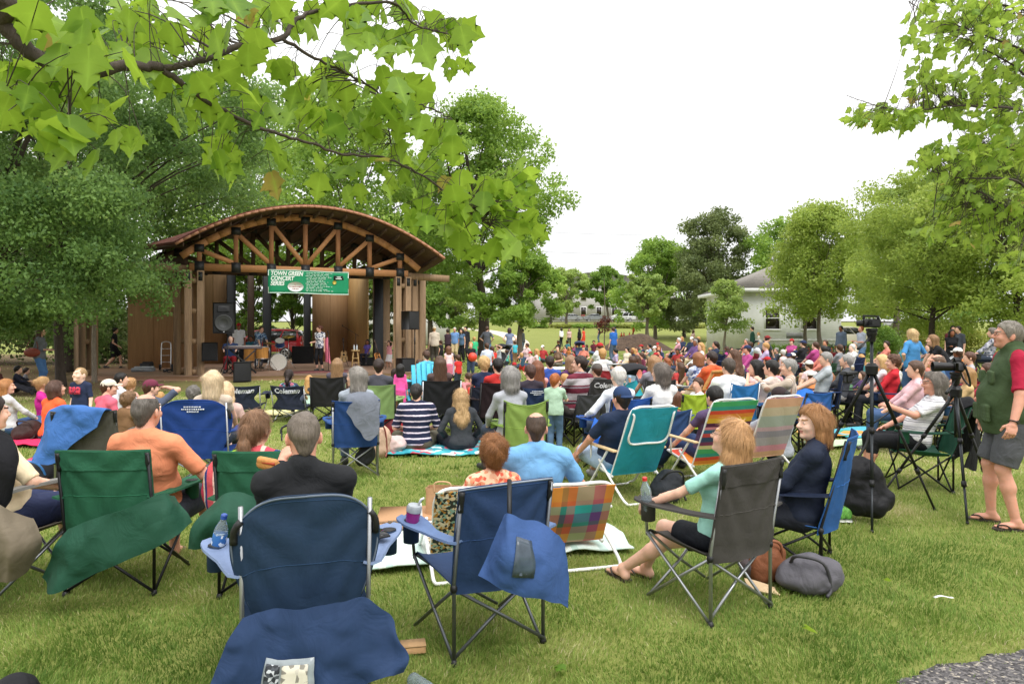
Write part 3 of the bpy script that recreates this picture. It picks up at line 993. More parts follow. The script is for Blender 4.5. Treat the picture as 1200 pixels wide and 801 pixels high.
 if watch:
  sh,el,w_=jl['L'][:3];d=unit(w_-el);mb=MB()
  u_=unit(np.cross(d,(0,0,1.0)));v_=np.cross(d,u_)
  c=w_-d*.015
  mb.tube([c+(u_*math.cos(a)+v_*math.sin(a))*.034 for a in np.linspace(0,2*np.pi,16,endpoint=False)],.006,6,closed=True)
  mb.lathe([(.001,-.004),(.017,-.004),(.017,.004),(.001,.004)],c-u_*.036,14,np.stack([d,v_,-u_],1))
  mb.build('watch',paint('26211d',.4),root,True,auto=40)
 root['_H']=[float(q)for q in H]
 return root,dict(H=H,hrot=hrot,j=jl,N=N,B=B,P=Pp,T=T)
def unit_rows(a):return a/(np.linalg.norm(a,axis=1)[:,None]+1e-12)
def ground_material():
 t=NT('lawn_soil')
 co=t.coord()
 n1=t.noise(co,.35,5,.6);n2=t.noise(co,3.0,5,.65);n3=t.noise(co,60,4,.7)
 g=t.ramp(n2,[(.25,srgb('626a36')),(.5,srgb('7b8244')),(.75,srgb('949457'))])
 dry=t.ramp(n1,[(.35,(0,0,0)),(.7,(1,1,1))])
 g=t.mix(t.math('MULTIPLY',dry,.5),g,srgb('97975a'))
 g=t.mix(.5,g,t.ramp(n3,[(.2,srgb('434d1f')),(.8,srgb('9aa257'))]))
 sp=t.n('ShaderNodeSeparateXYZ');t.l(co,sp.inputs[0])
 nz=t.noise(co,.5,4,.6)
 ex=t.math('ADD',sp.outputs[0],t.math('MULTIPLY',t.math('SUBTRACT',nz,.5),6.0))
 ey=t.math('ADD',sp.outputs[1],t.math('MULTIPLY',t.math('SUBTRACT',n2,.5),5.0))
 mx_=t.ramp(t.math('MULTIPLY',t.math('ADD',ex,20),.05),[(.43,(1,1,1)),(.62,(0,0,0))])
 my_=t.ramp(t.math('MULTIPLY',ey,.02),[(.27,(0,0,0)),(.36,(1,1,1)),(.86,(1,1,1)),(.95,(0,0,0))])
 soil=t.ramp(t.noise(co,9,5,.7),[(.3,srgb('5a4a38')),(.7,srgb('8a755a'))])
 g=t.mix(t.math('MULTIPLY',mx_,my_),g,soil)
 t.base(g);t.set(Roughness=.95);t.b.inputs['Specular IOR Level'].default_value=.1
 t.bump(n3,.5,.03)
 return t.m
gx=np.concatenate([np.linspace(-400,-60,18),np.linspace(-55,75,66),np.linspace(80,420,18)])
gy=np.concatenate([np.linspace(-30,45,40),np.linspace(47,130,60),np.linspace(140,900,20)])
GX,GY=np.meshgrid(gx,gy,indexing='ij')
GV=np.stack([GX,GY,terrain(GX,GY)],-1).reshape(-1,3)
I=np.arange(len(gx)*len(gy)).reshape(len(gx),len(gy))
GQ=np.stack([I[:-1,:-1],I[1:,:-1],I[1:,1:],I[:-1,1:]],-1).reshape(-1,4)
structure(link('ground',mesh_np('ground',GV,GQ),ground_material()))
def gravel_mat():
 t=NT('gravel');co=t.coord()
 v=t.n('ShaderNodeTexVoronoi');v.inputs['Scale'].default_value=70;t.l(co,v.inputs['Vector'])
 sep=t.n('ShaderNodeSeparateColor');t.l(v.outputs['Color'],sep.inputs[0])
 t.base(t.ramp(sep.outputs[0],[(0,srgb('2c2a2a')),(.5,srgb('545152')),(.85,srgb('6e6a68')),(1,srgb('a39a8c'))]))
 t.set(Roughness=.9);t.bump(v.outputs['Distance'],.8,.01)
 return t.m
c=[gr(1052,801),gr(1080,788),gr(1130,777),gr(1165,770),gr(1205,760),gr(1290,748),gr(1500,742)]
edge=[(p.x,p.y)for p in c]
path_out=[(edge[0][0]-.05,1.2)]+[(x+.03*math.sin(i*9),y+.02*math.cos(i*7))for i,(x,y)in enumerate(map(tuple,spline(np.array([(a,b,0)for a,b in edge]),6)[:,:2]))]+[(5.5,edge[-1][1]),(5.5,1.2)]
mb=MB();mb.prism(path_out,.0,.012)
structure(mb.build('gravel_path',gravel_mat()))
def in_path(x,y):
 ex=np.array([p[0]for p in path_out[1:-2]]);ey=np.array([p[1]for p in path_out[1:-2]])
 return(x>ex[0])&(y<np.interp(x,ex,ey)-.02)
def walk(name,pts,wd,col):
 P=spline([(p.x,p.y,0)for p in pts],8)
 d=np.gradient(P,axis=0);d/=np.linalg.norm(d,axis=1)[:,None]
 nrm=np.stack([-d[:,1],d[:,0],d[:,2]],1)
 wd=np.interp(np.linspace(0,1,len(P)),np.linspace(0,1,len(wd)),wd)[:,None]
 A=P+nrm*wd;B_=P-nrm*wd
 for q in(A,B_):q[:,2]=terrain(q[:,0],q[:,1])+.02
 V=np.concatenate([A,B_]);n=len(P)
 Q=[(i,i+1,n+i+1,n+i)for i in range(n-1)]
 return structure(link(name,mesh_np(name,V,Q),paint(col,.9,var=.15,scale=3)))
walk('footpath',[Vector((X(585,38),38,0)),Vector((X(600,52),52,0)),Vector((X(606,75),75,0)),Vector((X(585,95),95,0)),Vector((X(540,110),110,0))],[1.2,1.1,1.2,1.4],'cbbfae')
mb=MB();mb.box((10,128.5,3.0),(260,9,.03));structure(mb.build('road',paint('6a6a6a',.9,scale=4)))
mb=MB();mb.box((10,123.6,3.02),(260,.5,.14));structure(mb.build('kerb',paint('a9a6a0',.9)))
def grass(name,n,ymin,ymax,hgt,wd,mats,power=1.0,xr=.80):
 r=np.random.default_rng(11+n)
 y=np.sqrt(r.uniform(ymin**2,ymax**2,n))if power==1 else ymin+(ymax-ymin)*r.uniform(0,1,n)**power
 x=r.uniform(-xr,xr,n)*y
 keep=~in_path(x,y)|(r.uniform(0,1,n)<.03)
 keep&=~in_path(x-.05,y-.13)|(r.uniform(0,1,n)<.45)
 soil=(x<-8.5+vnoise(np.stack([x*.4,y*.4,x*0],1))*2.5)&(y>15+vnoise(np.stack([x*.5,y*.5,x*0+9],1))*2)
 keep&=~(soil&(r.uniform(0,1,n)<.93))
 x,y=x[keep],y[keep];n=len(x)
 P=np.stack([x,y,np.zeros(n)],1)
 cl=vnoise(np.stack([x*1.7,y*1.7,x*0],1))*.5+vnoise(np.stack([x*6,y*6,x*0+5],1))*.5
 h=hgt*(.75+.45*cl)*r.uniform(.5,1.25,n)
 a=r.uniform(0,2*np.pi,n)
 lean=r.uniform(.1,1.0,n)*h
 la=vnoise(np.stack([x*2.5,y*2.5,x*0+40],1))*4+r.normal(0,.9,n)
 d=np.stack([np.cos(la),np.sin(la),la*0],1)
 u=np.stack([np.cos(a),np.sin(a),a*0],1)*(wd*r.uniform(.6,1.2,n))[:,None]
 up=np.array((0,0,1.0))
 m1=P+up*(h*.55)[:,None]+d*(lean*.28)[:,None]
 tp=P+up*(h*.92)[:,None]+d*lean[:,None]
 V=np.stack([P-u,P+u,m1+u*.75,m1-u*.75,tp],1).reshape(-1,3)
 b=np.arange(n)[:,None]*5
 me=mesh_np(name,V,[b+np.array([[0,1,2,3]]),b+np.array([[3,2,4]])],True)
 dryp=vnoise(np.stack([x*.6,y*.6,x*0+77],1))*.35+vnoise(np.stack([x*3,y*3,x*0+7],1))*.25
 tint=np.clip(.42+dryp+r.normal(0,.16,n)+(r.uniform(0,1,n)<.05)*.4,0,1)
 at_=me.attributes.new('tint','FLOAT','POINT')
 at_.data.foreach_set('value',np.repeat(tint,5).astype(np.float32))
 o=link(name,me,mats)
 tag(o,None,None,None,'stuff')
 return o
def grass_mat():
 t=NT('grass_blade')
 a=t.n('ShaderNodeAttribute',attribute_name='tint')
 col=t.ramp(a.outputs['Fac'],[(0,srgb('5f7c33')),(.35,srgb('839d49')),(.62,srgb('a2b060')),(.83,srgb('c0ba82')),(1,srgb('dccfa8'))])
 t.base(col);t.set(Roughness=.6);t.b.inputs['Specular IOR Level'].default_value=.25
 tr=t.n('ShaderNodeBsdfTranslucent');t.l(col,tr.inputs['Color'])
 ms=t.n('ShaderNodeMixShader');ms.inputs[0].default_value=.35
 t.l(t.b.outputs[0],ms.inputs[1]);t.l(tr.outputs[0],ms.inputs[2]);t.l(ms.outputs[0],t.out.inputs['Surface'])
 return t.m
GM=grass_mat()
g1=grass('grass',340000,2.0,8.0,.044,.0027,GM,1.35,.95)
g1['label']='short green lawn grass in front of the chairs'
g2=grass('grass',170000,7.5,20.0,.050,.0075,GM,1.0,.78)
g2['label']='mown lawn grass between the seated crowd'
g3=grass('grass',90000,19.0,50.0,.055,.022,GM,1.0,.76)
g3['label']='distant mown lawn grass behind the crowd'
tag(link('paper_strip',(lambda m:(m.sheet(lambda u,v:np.stack([gr(1107,709).x+(u-.5)*.13,gr(1107,709).y+(v-.5)*.022+.02*u,.05+.008*np.sin(u*5)],-1),10,3,.001),mesh_np('paper_strip',np.concatenate(m.V),[np.concatenate(m.Q)]))[1])(MB()),paint('e6e6de',.6)),'white paper strip lying alone on the grass at lower right','litter')
def leaf_cards(P,size,r,droop=.4,up_bias=.5):
 n=len(P)
 d=r.normal(0,1,(n,3));d[:,2]-=droop;d=unit_rows(d)
 nn=r.normal(0,1,(n,3));nn[:,2]+=up_bias*2;nn=unit_rows(nn)
 s_=unit_rows(np.cross(d,nn));nn=np.cross(s_,d)
 L=size*r.uniform(.6,1.25,n)[:,None]
 a=P-d*L*.5;b=P+d*L*.5
 m=P+nn*L*.10
 V=np.stack([a,m+s_*L*.32,b,m-s_*L*.32],1).reshape(-1,3)
 Q=np.arange(n)[:,None]*4+np.array([[0,1,2,3]])
 return V,Q
def crown_mesh(clumps,n_leaves,size,seed,flat=.7,droop=.4,up_bias=.5,tint_shift=0.0):
 r=np.random.default_rng(seed)
 C=np.array([c[0]for c in clumps],float);Rr=np.array([c[1]for c in clumps],float)
 wgt=Rr**2;wgt/=wgt.sum()
 k=r.choice(len(C),n_leaves,p=wgt)
 v=unit_rows(r.normal(0,1,(n_leaves,3)))*(r.uniform(0,1,(n_leaves,1))**.45)
 v[:,2]*=flat
 P=C[k]+v*Rr[k][:,None]
 P+=r.normal(0,.06,P.shape)*Rr[k][:,None]*2
 V,Q=leaf_cards(P,size,r,droop,up_bias)
 me=mesh_np('crown',V,Q,False)
 ct_=r.normal(0,.16,len(C))
 tint=np.clip(.45+tint_shift+ct_[k]+r.normal(0,.16,n_leaves),0,1)
 a=me.attributes.new('tint','FLOAT','POINT')
 a.data.foreach_set('value',np.repeat(tint,4).astype(np.float32))
 return me
def tree(name,label,base,blobs,trunk_h,trunk_r,leaf,n,size,bark,seed,clump=.8,ncl=60,shell=.55,group=None,droop=.4,lean=(0,0),limb_n=None,flat=.7,ts=0.0,stems=1,up_bias=.5):
 r=np.random.default_rng(seed)
 root=thing(name,label,'tree' if 'shrub' not in name and 'bush' not in name and 'hedge' not in name else name.split('_')[-1],base,0,group)
 vol=np.array([b[1][0]*b[1][1]*b[1][2]for b in blobs],float)**.67;vol/=vol.sum()
 cl=[]
 for i in range(ncl):
  b=blobs[r.choice(len(blobs),p=vol)]
  v=unit_rows(r.normal(0,1,(1,3)))[0]*(shell+(1-shell)*r.uniform()**.7)
  p=np.array(b[0])+v*np.array(b[1])
  if p[2]<.25:p[2]=.25+r.uniform(0,.3)
  cl.append((p,clump*r.uniform(.6,1.25)))
 crown=link('crown',crown_mesh(cl,n,size,seed+1,flat,droop,up_bias,ts),leaf,root)
 mb=MB()
 bb=np.array(blobs[0][0],float)
 for st in range(stems):
  off=np.array((r.normal(0,.18),r.normal(0,.18),0))*(stems>1)
  top=np.array((bb[0]+lean[0],bb[1]+lean[1],max(trunk_h,bb[2]+blobs[0][1][2]*.55)))+off*6
  pts=spline([off*.6+np.array((0,0,-.1)),off+np.array((lean[0]*.1+r.normal(0,.05),lean[1]*.1,trunk_h*.5)),off*2+np.array((lean[0]*.4,lean[1]*.4,trunk_h)),top],6)
  rad=np.interp(np.linspace(0,1,len(pts)),[0,.08,.5,1],[trunk_r*1.35,trunk_r,trunk_r*.75,trunk_r*.15])/(1 if stems==1 else 1.6)
  mb.tube(pts,rad,9)
  order=r.permutation(len(cl))[:(limb_n or min(ncl,34))]
  for i in order:
   p,rr=cl[i]
   f=np.clip(.32+.6*(p[2]-trunk_h*.6)/max(top[2]-trunk_h*.6,.1)*.75+r.uniform(-.08,.05),.28,.95)
   k=int(f*(len(pts)-1));a=pts[k]
   mid=a+(p-a)*.5+np.array((0,0,.12*np.linalg.norm(p-a)))+r.normal(0,.08,3)
   L=spline([a,mid,p],4)
   r0=min(rad[k]*.55,.018*np.linalg.norm(p-a)+.012)
   mb.tube(L,np.linspace(r0,r0*.2,len(L)),5,False)
 mb.build('trunk',bark,root,True)
 return root
BARK=bark_mat('bark_grey','6d6257');BARKD=bark_mat('bark_dark','4a4038');BARKL=bark_mat('bark_pale','8a7f70')
LF_OAK=leaf_mat('leaf_oak','48683a','7a9a52','abc06e',.46)
LF_BRT=leaf_mat('leaf_bright','65873a','8fae4e','b6c76c',.48)
LF_MID=leaf_mat('leaf_mid','597a38','82a148','aabd62',.46)
LF_PAL=leaf_mat('leaf_pale','75914a','9fb463','c4cf8a',.45)
LF_DRK=leaf_mat('leaf_dark','56663e','7f8c58','9aa474',.42)
LF_YEL=leaf_mat('leaf_yellow','7e9836','a4b74e','cdd07a',.5)
LF_LOC=leaf_mat('leaf_locust','768f3c','9fb356','c6cf84',.5)
LF_SHR=leaf_mat('leaf_shrub','75803a','9aa04e','b9b36a',.4)
LF_RED=leaf_mat('leaf_red','4a2a22','6a3a2c','84523c',.3)
tree('oak_tree','big dark willow oak with drooping branches at the left edge',(-13.4,17.2,0),[((0,0,7.4),(4.3,4.2,5.4)),((1.5,-.8,3.4),(3.0,2.2,1.7)),((-1.5,-1.2,2.4),(3.0,2.4,1.5)),((.4,-2.0,4.6),(2.0,1.6,1.6)),((3.2,-1.0,4.2),(1.6,1.4,1.2)),((2.6,-1.6,8.2),(2.4,2.0,2.2)),((2.2,-.3,5.6),(2.0,2.0,2.8))],4.0,.24,LF_OAK,84000,.105,BARKD,21,.66,260,.6,'oaks beside the stage',.75,flat=.6)
tree('oak_tree','dark willow oak whose branches overhang the stage roof',(-13.2,20.0,0),[((0,0,8.0),(3.8,2.6,3.2)),((.2,-.8,4.6),(1.9,1.6,2.0)),((4.4,-.2,7.6),(2.4,1.6,1.9)),((1.6,-.3,3.2),(1.5,1.2,.9)),((2.7,.4,2.9),(.8,.7,.9))],4.2,.13,LF_OAK,50000,.12,BARKD,22,.65,150,.45,'oaks beside the stage',.75,flat=.6)
tree('oak_tree','tall willow oak rising behind the left side of the stage',(-17.5,27,0),[((0,0,7),(6,4.5,6.5)),((4.5,0,8.5),(4,3,3.4))],5,.26,LF_OAK,42000,.17,BARKD,23,1.3,95,.5,'oaks beside the stage',.6)
for k,(px,Y,h_,r_)in enumerate(((70,19.5,3.4,.06),(88,23,3.2,.07),(103,20.5,3.2,.05),(57,24,3.5,.08))):
 pass
tree('sapling','pale slender sapling trunk standing between the oaks',(X(111,21.6),21.6,0),[((0,0,4.2),(1.0,1.0,1.2))],2.6,.075,LF_OAK,3000,.13,BARKL,31,.6,16)
tree('sapling','dark thin trunk in the shade left of the pale sapling',(X(71,22.5),22.5,0),[((0,0,4.2),(1.2,1.0,1.2))],2.6,.075,LF_OAK,3500,.13,BARKD,32,.6,16)
tree('sapling','second dark thin trunk nearest the pale sapling',(X(92,25),25,0),[((0,0,4.4),(1.2,1.0,1.2))],2.8,.09,LF_OAK,3500,.13,BARKD,33,.6,16)
tree('oak_tree','deep green oak far left in the shaded wood',(-27,34,0),[((0,0,6.5),(7,5,6.3)),((2,-2,2.6),(5.5,3,2.4))],4,.3,LF_DRK,24000,.24,BARKD,24,1.6,80,.5,'oaks beside the stage')
tree('laurel_bush','dark evergreen bush closing the wood behind the standing woman',(-21,34,0),[((0,0,1.5),(4.2,1.8,1.6)),((4.0,.5,1.4),(2.6,1.6,1.4))],1.0,.08,LF_DRK,11000,.2,BARKD,25,.8,50,.4,stems=3)
def bt(label,px,Y,pyt,pyb,wpx,leaf,n,seed,size=.22,bark=BARK,group='trees behind the stage',lobes=3,ncl=70,name='broadleaf_tree',tr=.25,shell=.5,clump=None,droop=.4,trunk=None,flat=.7,depth=1.0,stems=1,open_=.0):
 z0=tz(0,Y);top=CAMH+(HOR-pyt)/F*Y-z0;bot=max(.12,CAMH+(HOR-pyb)/F*Y-z0);wd=wpx/F*Y/2
 r=np.random.default_rng(seed)
 root=thing(name,label,name.split('_')[-1]if('shrub' in name or 'bush' in name)else 'tree',(X(px,Y),Y,z0),0,group)
 ncl=int(ncl*2.1)
 clump=(clump or wd*.22)*.80
 ph=r.uniform(0,6.28,4);cl=[]
 for i in range(ncl):
  t_=r.uniform(0,1)**.85;a=r.uniform(0,6.283)
  pr=min(1,(t_/.22)**.5+.25)if t_<.22 else 1
  if t_>.3:pr*=math.sqrt(max(.03,1-((t_-.3)/.72)**2))
  lump=1+.20*math.sin(2*a+ph[0]+4*t_)+.18*math.sin(3*a+ph[1]-8*t_)+.16*math.sin(4*a+ph[2]+14*t_)
  rad=wd*pr*lump*(r.uniform(0,1)**.42)*.88
  hz=bot+clump*flat*.6+(top-bot-clump*flat*1.0)*t_
  cl.append((np.array((math.cos(a)*rad,math.sin(a)*rad*depth,hz+.10*(top-bot)*math.sin(2*a+ph[3])*min(1,rad/wd))),clump*r.uniform(.55,1.3)))
 link('crown',crown_mesh(cl,n,size,seed+1,flat,droop,.5),leaf,root)
 th=trunk if trunk else max(bot*1.1,(top-bot)*.12)
 mb=MB()
 for st in range(stems):
  off=np.array((r.normal(0,.18),r.normal(0,.18),0))*(stems>1)
  tp=np.array((r.normal(0,.06)*wd,0,bot+(top-bot)*.86))+off*4
  pts=spline([off*.5+np.array((0,0,-.1)),off+np.array((r.normal(0,.04),0,th*.5)),off*1.5+np.array((r.normal(0,.06),r.normal(0,.06),th)),(off*1.5+tp)/2+np.array((r.normal(0,.08)*wd,0,th*.5)),tp],6)
  rad=np.interp(np.linspace(0,1,len(pts)),[0,.06,.45,1],[tr*1.4,tr,tr*.7,tr*.08])/(1 if stems==1 else 1.7)
  mb.tube(pts,rad,9)
  for i in r.permutation(len(cl))[:min(ncl,30)]:
   p,rr=cl[i]
   zs=th+(p[2]-th)*r.uniform(.25,.6)if p[2]>th else th*r.uniform(.9,1.15)
   k=int(np.argmin(np.abs(pts[:,2]-zs)));a=pts[k]
   d=np.linalg.norm(p-a)
   mid=a+(p-a)*.5+np.array((0,0,.13*d*(1 if p[2]>a[2]else.6)))+r.normal(0,.05,3)*d
   L=spline([a,mid,p],4);r0=min(rad[k]*.5,.012*d+.008)
   mb.tube(L,np.linspace(r0,r0*.2,len(L)),5,False)
 mb.build('trunk',bark,root,True)
 return root
bt('broad green tree directly behind the stage roof',400,42,112,345,260,LF_BRT,30000,41,.26)
bt('bright green tree behind the left end of the stage roof',290,46,120,340,230,LF_BRT,24000,42,.28)
bt('tall dark green tree at the right rear of the stage with a forked trunk',566,44,120,352,205,LF_BRT,40000,43,.24,BARKD,tr=.42,lobes=5,ncl=95,trunk=3.6,clump=1.15)
bt('mid green tree filling the gap behind the right stage post',488,52,190,350,150,LF_MID,16000,44,.3)
bt('low bushy tree behind the stage right wing',505,40,335,386,70,LF_MID,8000,45,.2,ncl=30,lobes=2)
bt('bright green spreading tree with branches down to the lawn, left of the footpath',610,40,292,383,104,LF_BRT,18000,46,.21,ncl=60,lobes=4,tr=.2)
bt('leafy hedge tree seen through the left stage opening',290,45,300,408,90,LF_MID,9000,47,.24,ncl=40)
bt('leafy hedge tree seen through the middle stage opening',345,47,300,408,80,LF_MID,9000,48,.24,ncl=40)
bt('dark green hedge bush behind the empty picnic tables',450,48,320,410,80,LF_DRK,9000,49,.24,ncl=40)
bt('soft green tree closing the gap between the stage and the spreading tree',538,72,322,385,78,LF_PAL,11000,110,.3,ncl=50,trunk=1.2)
bt('green bushy tree left of the forked dark trunk',518,76,330,386,60,LF_MID,8000,111,.3,ncl=40,trunk=1.0)
G2='trees across the back of the lawn'
bt('pale round tree in front of the grey building',664,112,316,366,62,LF_PAL,9000,51,.42,BARK,G2,ncl=40)
bt('clipped dark green round bush left of the parked silver car',645,113,352,377,14,LF_DRK,2500,52,.3,BARK,G2,ncl=20,name='round_bush')
bt('green tree between the grey building and the white van',712,114,313,361,54,LF_MID,9000,53,.42,BARK,G2,ncl=40)
bt('light green tree right of the white van',768,80,282,382,100,LF_BRT,20000,54,.33,BARK,G2,trunk=2.2,ncl=60)
bt('soft green tree with a straight trunk behind the soil mound',758,66,322,370,54,LF_PAL,9000,55,.28,BARK,G2,trunk=1.6,ncl=40)
bt('tall dark olive tree beside the white house',838,74,246,386,108,LF_DRK,28000,56,.3,BARKD,G2,tr=.3,ncl=80,droop=-.2)
bt('second dark olive tree leaning into the tall one',802,84,292,386,84,LF_DRK,13000,57,.34,BARKD,G2,ncl=50)
bt('thin pale tree growing at the left corner of the white house',850,42.5,328,392,46,LF_PAL,7500,58,.17,BARKL,G2,ncl=40,tr=.1,clump=.5)
bt('green tree showing above the house roof',918,70,258,352,110,LF_BRT,14000,59,.3,BARK,G2,ncl=50)
G3='honey locusts on the right'
bt('pale feathery locust tree in front of the house windows',960,36,240,372,124,LF_LOC,30000,61,.16,BARK,G3,ncl=85,tr=.15,trunk=1.8,lobes=5,shell=.35,clump=.8)
bt('slim locust tree just left of the feathery one',944,39,290,372,70,LF_LOC,9000,62,.16,BARK,G3,ncl=40,tr=.13,trunk=1.8,clump=.7)
bt('wide locust tree shading the people at the right rear',1092,27,205,388,215,LF_LOC,44000,63,.13,BARKD,G3,ncl=100,tr=.16,trunk=2.0,lobes=6,shell=.3,clump=.75)
bt('big yellow green locust tree at the right edge',1195,24,160,392,180,LF_LOC,44000,64,.13,BARKD,G3,ncl=100,tr=.16,trunk=2.2,lobes=6,shell=.3,clump=.75)
bt('far light green tree behind the small white kiosk',1050,60,262,372,140,LF_YEL,16000,65,.27,BARK,G3,ncl=60)
bt('tall hazy tree above the right locusts',1050,40,224,372,120,LF_PAL,20000,66,.22,BARK,G3,ncl=60)
for k,(px,Y,wpx,pyt,lab,lf)in enumerate(((1035,34,40,384,'low green shrub left of the kiosk',LF_MID),(1098,33,66,380,'yellow green shrub under the wide locust',LF_SHR),(1135,32,50,386,'olive shrub behind the seated woman with grey hair',LF_SHR),(1180,33,60,378,'yellow green shrub at the right edge',LF_SHR),(1068,40,40,372,'pale shrub right behind the kiosk',LF_PAL))):
 bt(lab,px,Y,pyt,418,wpx,lf,5000,70+k,.11,BARK,'shrubs along the right edge',ncl=30,name='garden_shrub',clump=.45,tr=.05)
for k,px in enumerate((905,925,947,968,990,1010)):
 bt(('first','second','third','fourth','fifth','sixth')[k]+' foundation shrub from the left along the white house',px,43.5,404,417,26,LF_MID,1800,80+k,.1,BARK,'shrubs along the house wall',ncl=16,name='foundation_shrub',clump=.35,tr=.04,lobes=2)
fw=[];r_=np.random.default_rng(77)
for k in range(150):
 px=r_.uniform(380,1500);Y=r_.uniform(165,200)
 if 660<px<740:continue
 hh=r_.uniform(5,12)*(1 if px>760 else.75)
 fw.append((np.array((X(px,Y),Y,3+hh*r_.uniform(.25,.9))),r_.uniform(2.2,4.2)))
fwo=link('far_wood',crown_mesh(fw,26000,.95,78),LF_MID);tag(fwo,'far wood showing between the trees at the back',None,None,'stuff')
for k in range(9):
 px=632+k*26
 bt(('leftmost piece','second piece','third piece','fourth piece','middle piece','sixth piece','seventh piece','eighth piece','rightmost piece')[k]+' of the low shrub row below the parked cars',px,108,381,387,32,(LF_MID,LF_SHR,LF_BRT)[k%3],1600,90+k,.3,BARK,'shrub row along the road',ncl=18,name='low_shrub',clump=.45,tr=.05,lobes=2,depth=.5)
tree('young_tree','young bare pole tree with a tuft of dark red leaves',(X(708,62),62,tz(0,62)),[((0,0,1.9),(.55,.55,.7))],6.0,.05,LF_RED,420,.22,BARK,101,.5,10)
def maple_outline():
 half=[(0,0),(.09,-.03),(.20,.0),(.26,.07),(.36,.13),(.33,.24),(.58,.54),(.44,.52),(.35,.56),(.26,.55),(.27,.76),(.13,.86),(.0,1.06)]
 return np.array(half)
def maple_leaves(P,size,r,normal=(0,-.45,-.9),spread=.5,droop=.6,tintmu=.5,dirx=0.0):
 hf=maple_outline();n=len(P)
 m=len(hf)
 left=hf.copy();left[:,0]*=-1
 base=np.concatenate([hf,left[1:-1]])
 mid=np.array([(0,.35),(0,.7)])
 L=np.concatenate([base,mid]);z=-.22*np.abs(L[:,0])**1.3-.10*L[:,1]**2*1.2
 i1,i2=len(base),len(base)+1
 T=[]
 for a in range(m-1):
  c=i1 if a<8 else i2
  T.append((a,a+1,c))
  la=a if a==0 else m-1+a;lb=m-1+a+1 if a+1<m-1 else m-1
  T.append((lb,la,c))
 T+=[(8,i2,i1),(m-1+8,i1,i2)]
 T=np.array(T)
 d=r.normal(0,spread,(n,3))+np.array((dirx,0,-droop));d=unit_rows(d)
 nn=np.array(normal)+r.normal(0,spread,(n,3));nn=nn-d*(nn*d).sum(1)[:,None];nn=unit_rows(nn)
 sx=np.cross(d,nn)
 S_=(size*r.uniform(.5,1.2,n))
 curl=r.uniform(.4,1.7,n);wf=r.uniform(.85,1.1,n)
 V=P[:,None,:]+S_[:,None,None]*(L[None,:,0:1]*sx[:,None,:]*wf[:,None,None]+L[None,:,1:2]*d[:,None,:]-(z[None,:]*curl[:,None])[:,:,None]*nn[:,None,:])
 k=len(L)
 V=V.reshape(-1,3)
 TT=(np.arange(n)[:,None,None]*k+T[None]).reshape(-1,3)
 tint=np.clip(tintmu+r.normal(0,.30,n),0,.92);tint[r.uniform(0,1,n)<.012]=1.0
 return V,TT,np.repeat(tint,k)
def maple(name,label,base,trunk_pts,trunk_r,limbs,ellipses,n,size,leafm,seed,group=None,**kw):
 r=np.random.default_rng(seed)
 root=thing(name,label,'tree',base,0,group)
 b=np.array(base,float)
 mb=MB();mb.tube(spline(trunk_pts,6),np.linspace(trunk_r,trunk_r*.5,len(spline(trunk_pts,6))),10)
 nodes=[]
 for lm in limbs:
  pts=np.array([at(*q[:3])if q[0]>20 or q[0]<-20 or q[2]<3 else q[:3]for q in lm],float);rad=[q[-1]for q in lm]
  sp=spline(pts,7)
  sp[1:-1]+=r.normal(0,.0018,sp[1:-1].shape)
  mb.tube(sp-b,np.interp(np.linspace(0,1,len(sp)),np.linspace(0,1,len(rad)),rad)*.72,7)
  nodes.append(sp)
 nodes=np.concatenate(nodes)
 wgt=np.array([e[6]for e in ellipses],float);wgt/=wgt.sum()
 P=[]
 for i in r.choice(len(ellipses),n,p=wgt):
  e=ellipses[i]
  while True:
   q=r.uniform(-1,1,2)
   if q@q<1:break
  P.append(at(e[0]+q[0]*e[2],e[1]+q[1]*e[3],r.uniform(e[4],e[5])))
 P=np.array(P)
 for p in P:
  dd=np.linalg.norm(nodes-p,axis=1);j=int(np.argsort(dd)[r.integers(0,9)])
  if dd[j]<.02:continue
  a=nodes[j];m_=(a+p)/2+r.normal(0,.012,3)+np.array((0,0,.02))
  rad=.0011 if dd[j]<.16 else min(.0011+.008*(dd[j]-.16),.005)
  mb.tube(spline([a,m_,p],3)-b,np.linspace(max(rad,.0011),.0009,7),4,False)
 V,T,tint=maple_leaves(P,size,r,**kw)
 me=mesh_np('crown',V-b,T,True)
 a_=me.attributes.new('tint','FLOAT','POINT');a_.data.foreach_set('value',tint.astype(np.float32))
 lk=len(tint)//n;vv=np.zeros(lk,np.float32);vv[-2:]=1;vv[0]=1;vv[12]=.8
 a_=me.attributes.new('vein','FLOAT','POINT');a_.data.foreach_set('value',np.tile(vv,n))
 link('crown',me,leafm,root)
 mb.build('trunk',BARKD,root,True)
 return root
LF_MAPLE=leaf_mat('leaf_maple','628829','8aa938','b58c54',.55,.4)
LF_MAPLE2=leaf_mat('leaf_maple_right','6d9234','98b24a','b98a5c',.55,.4)
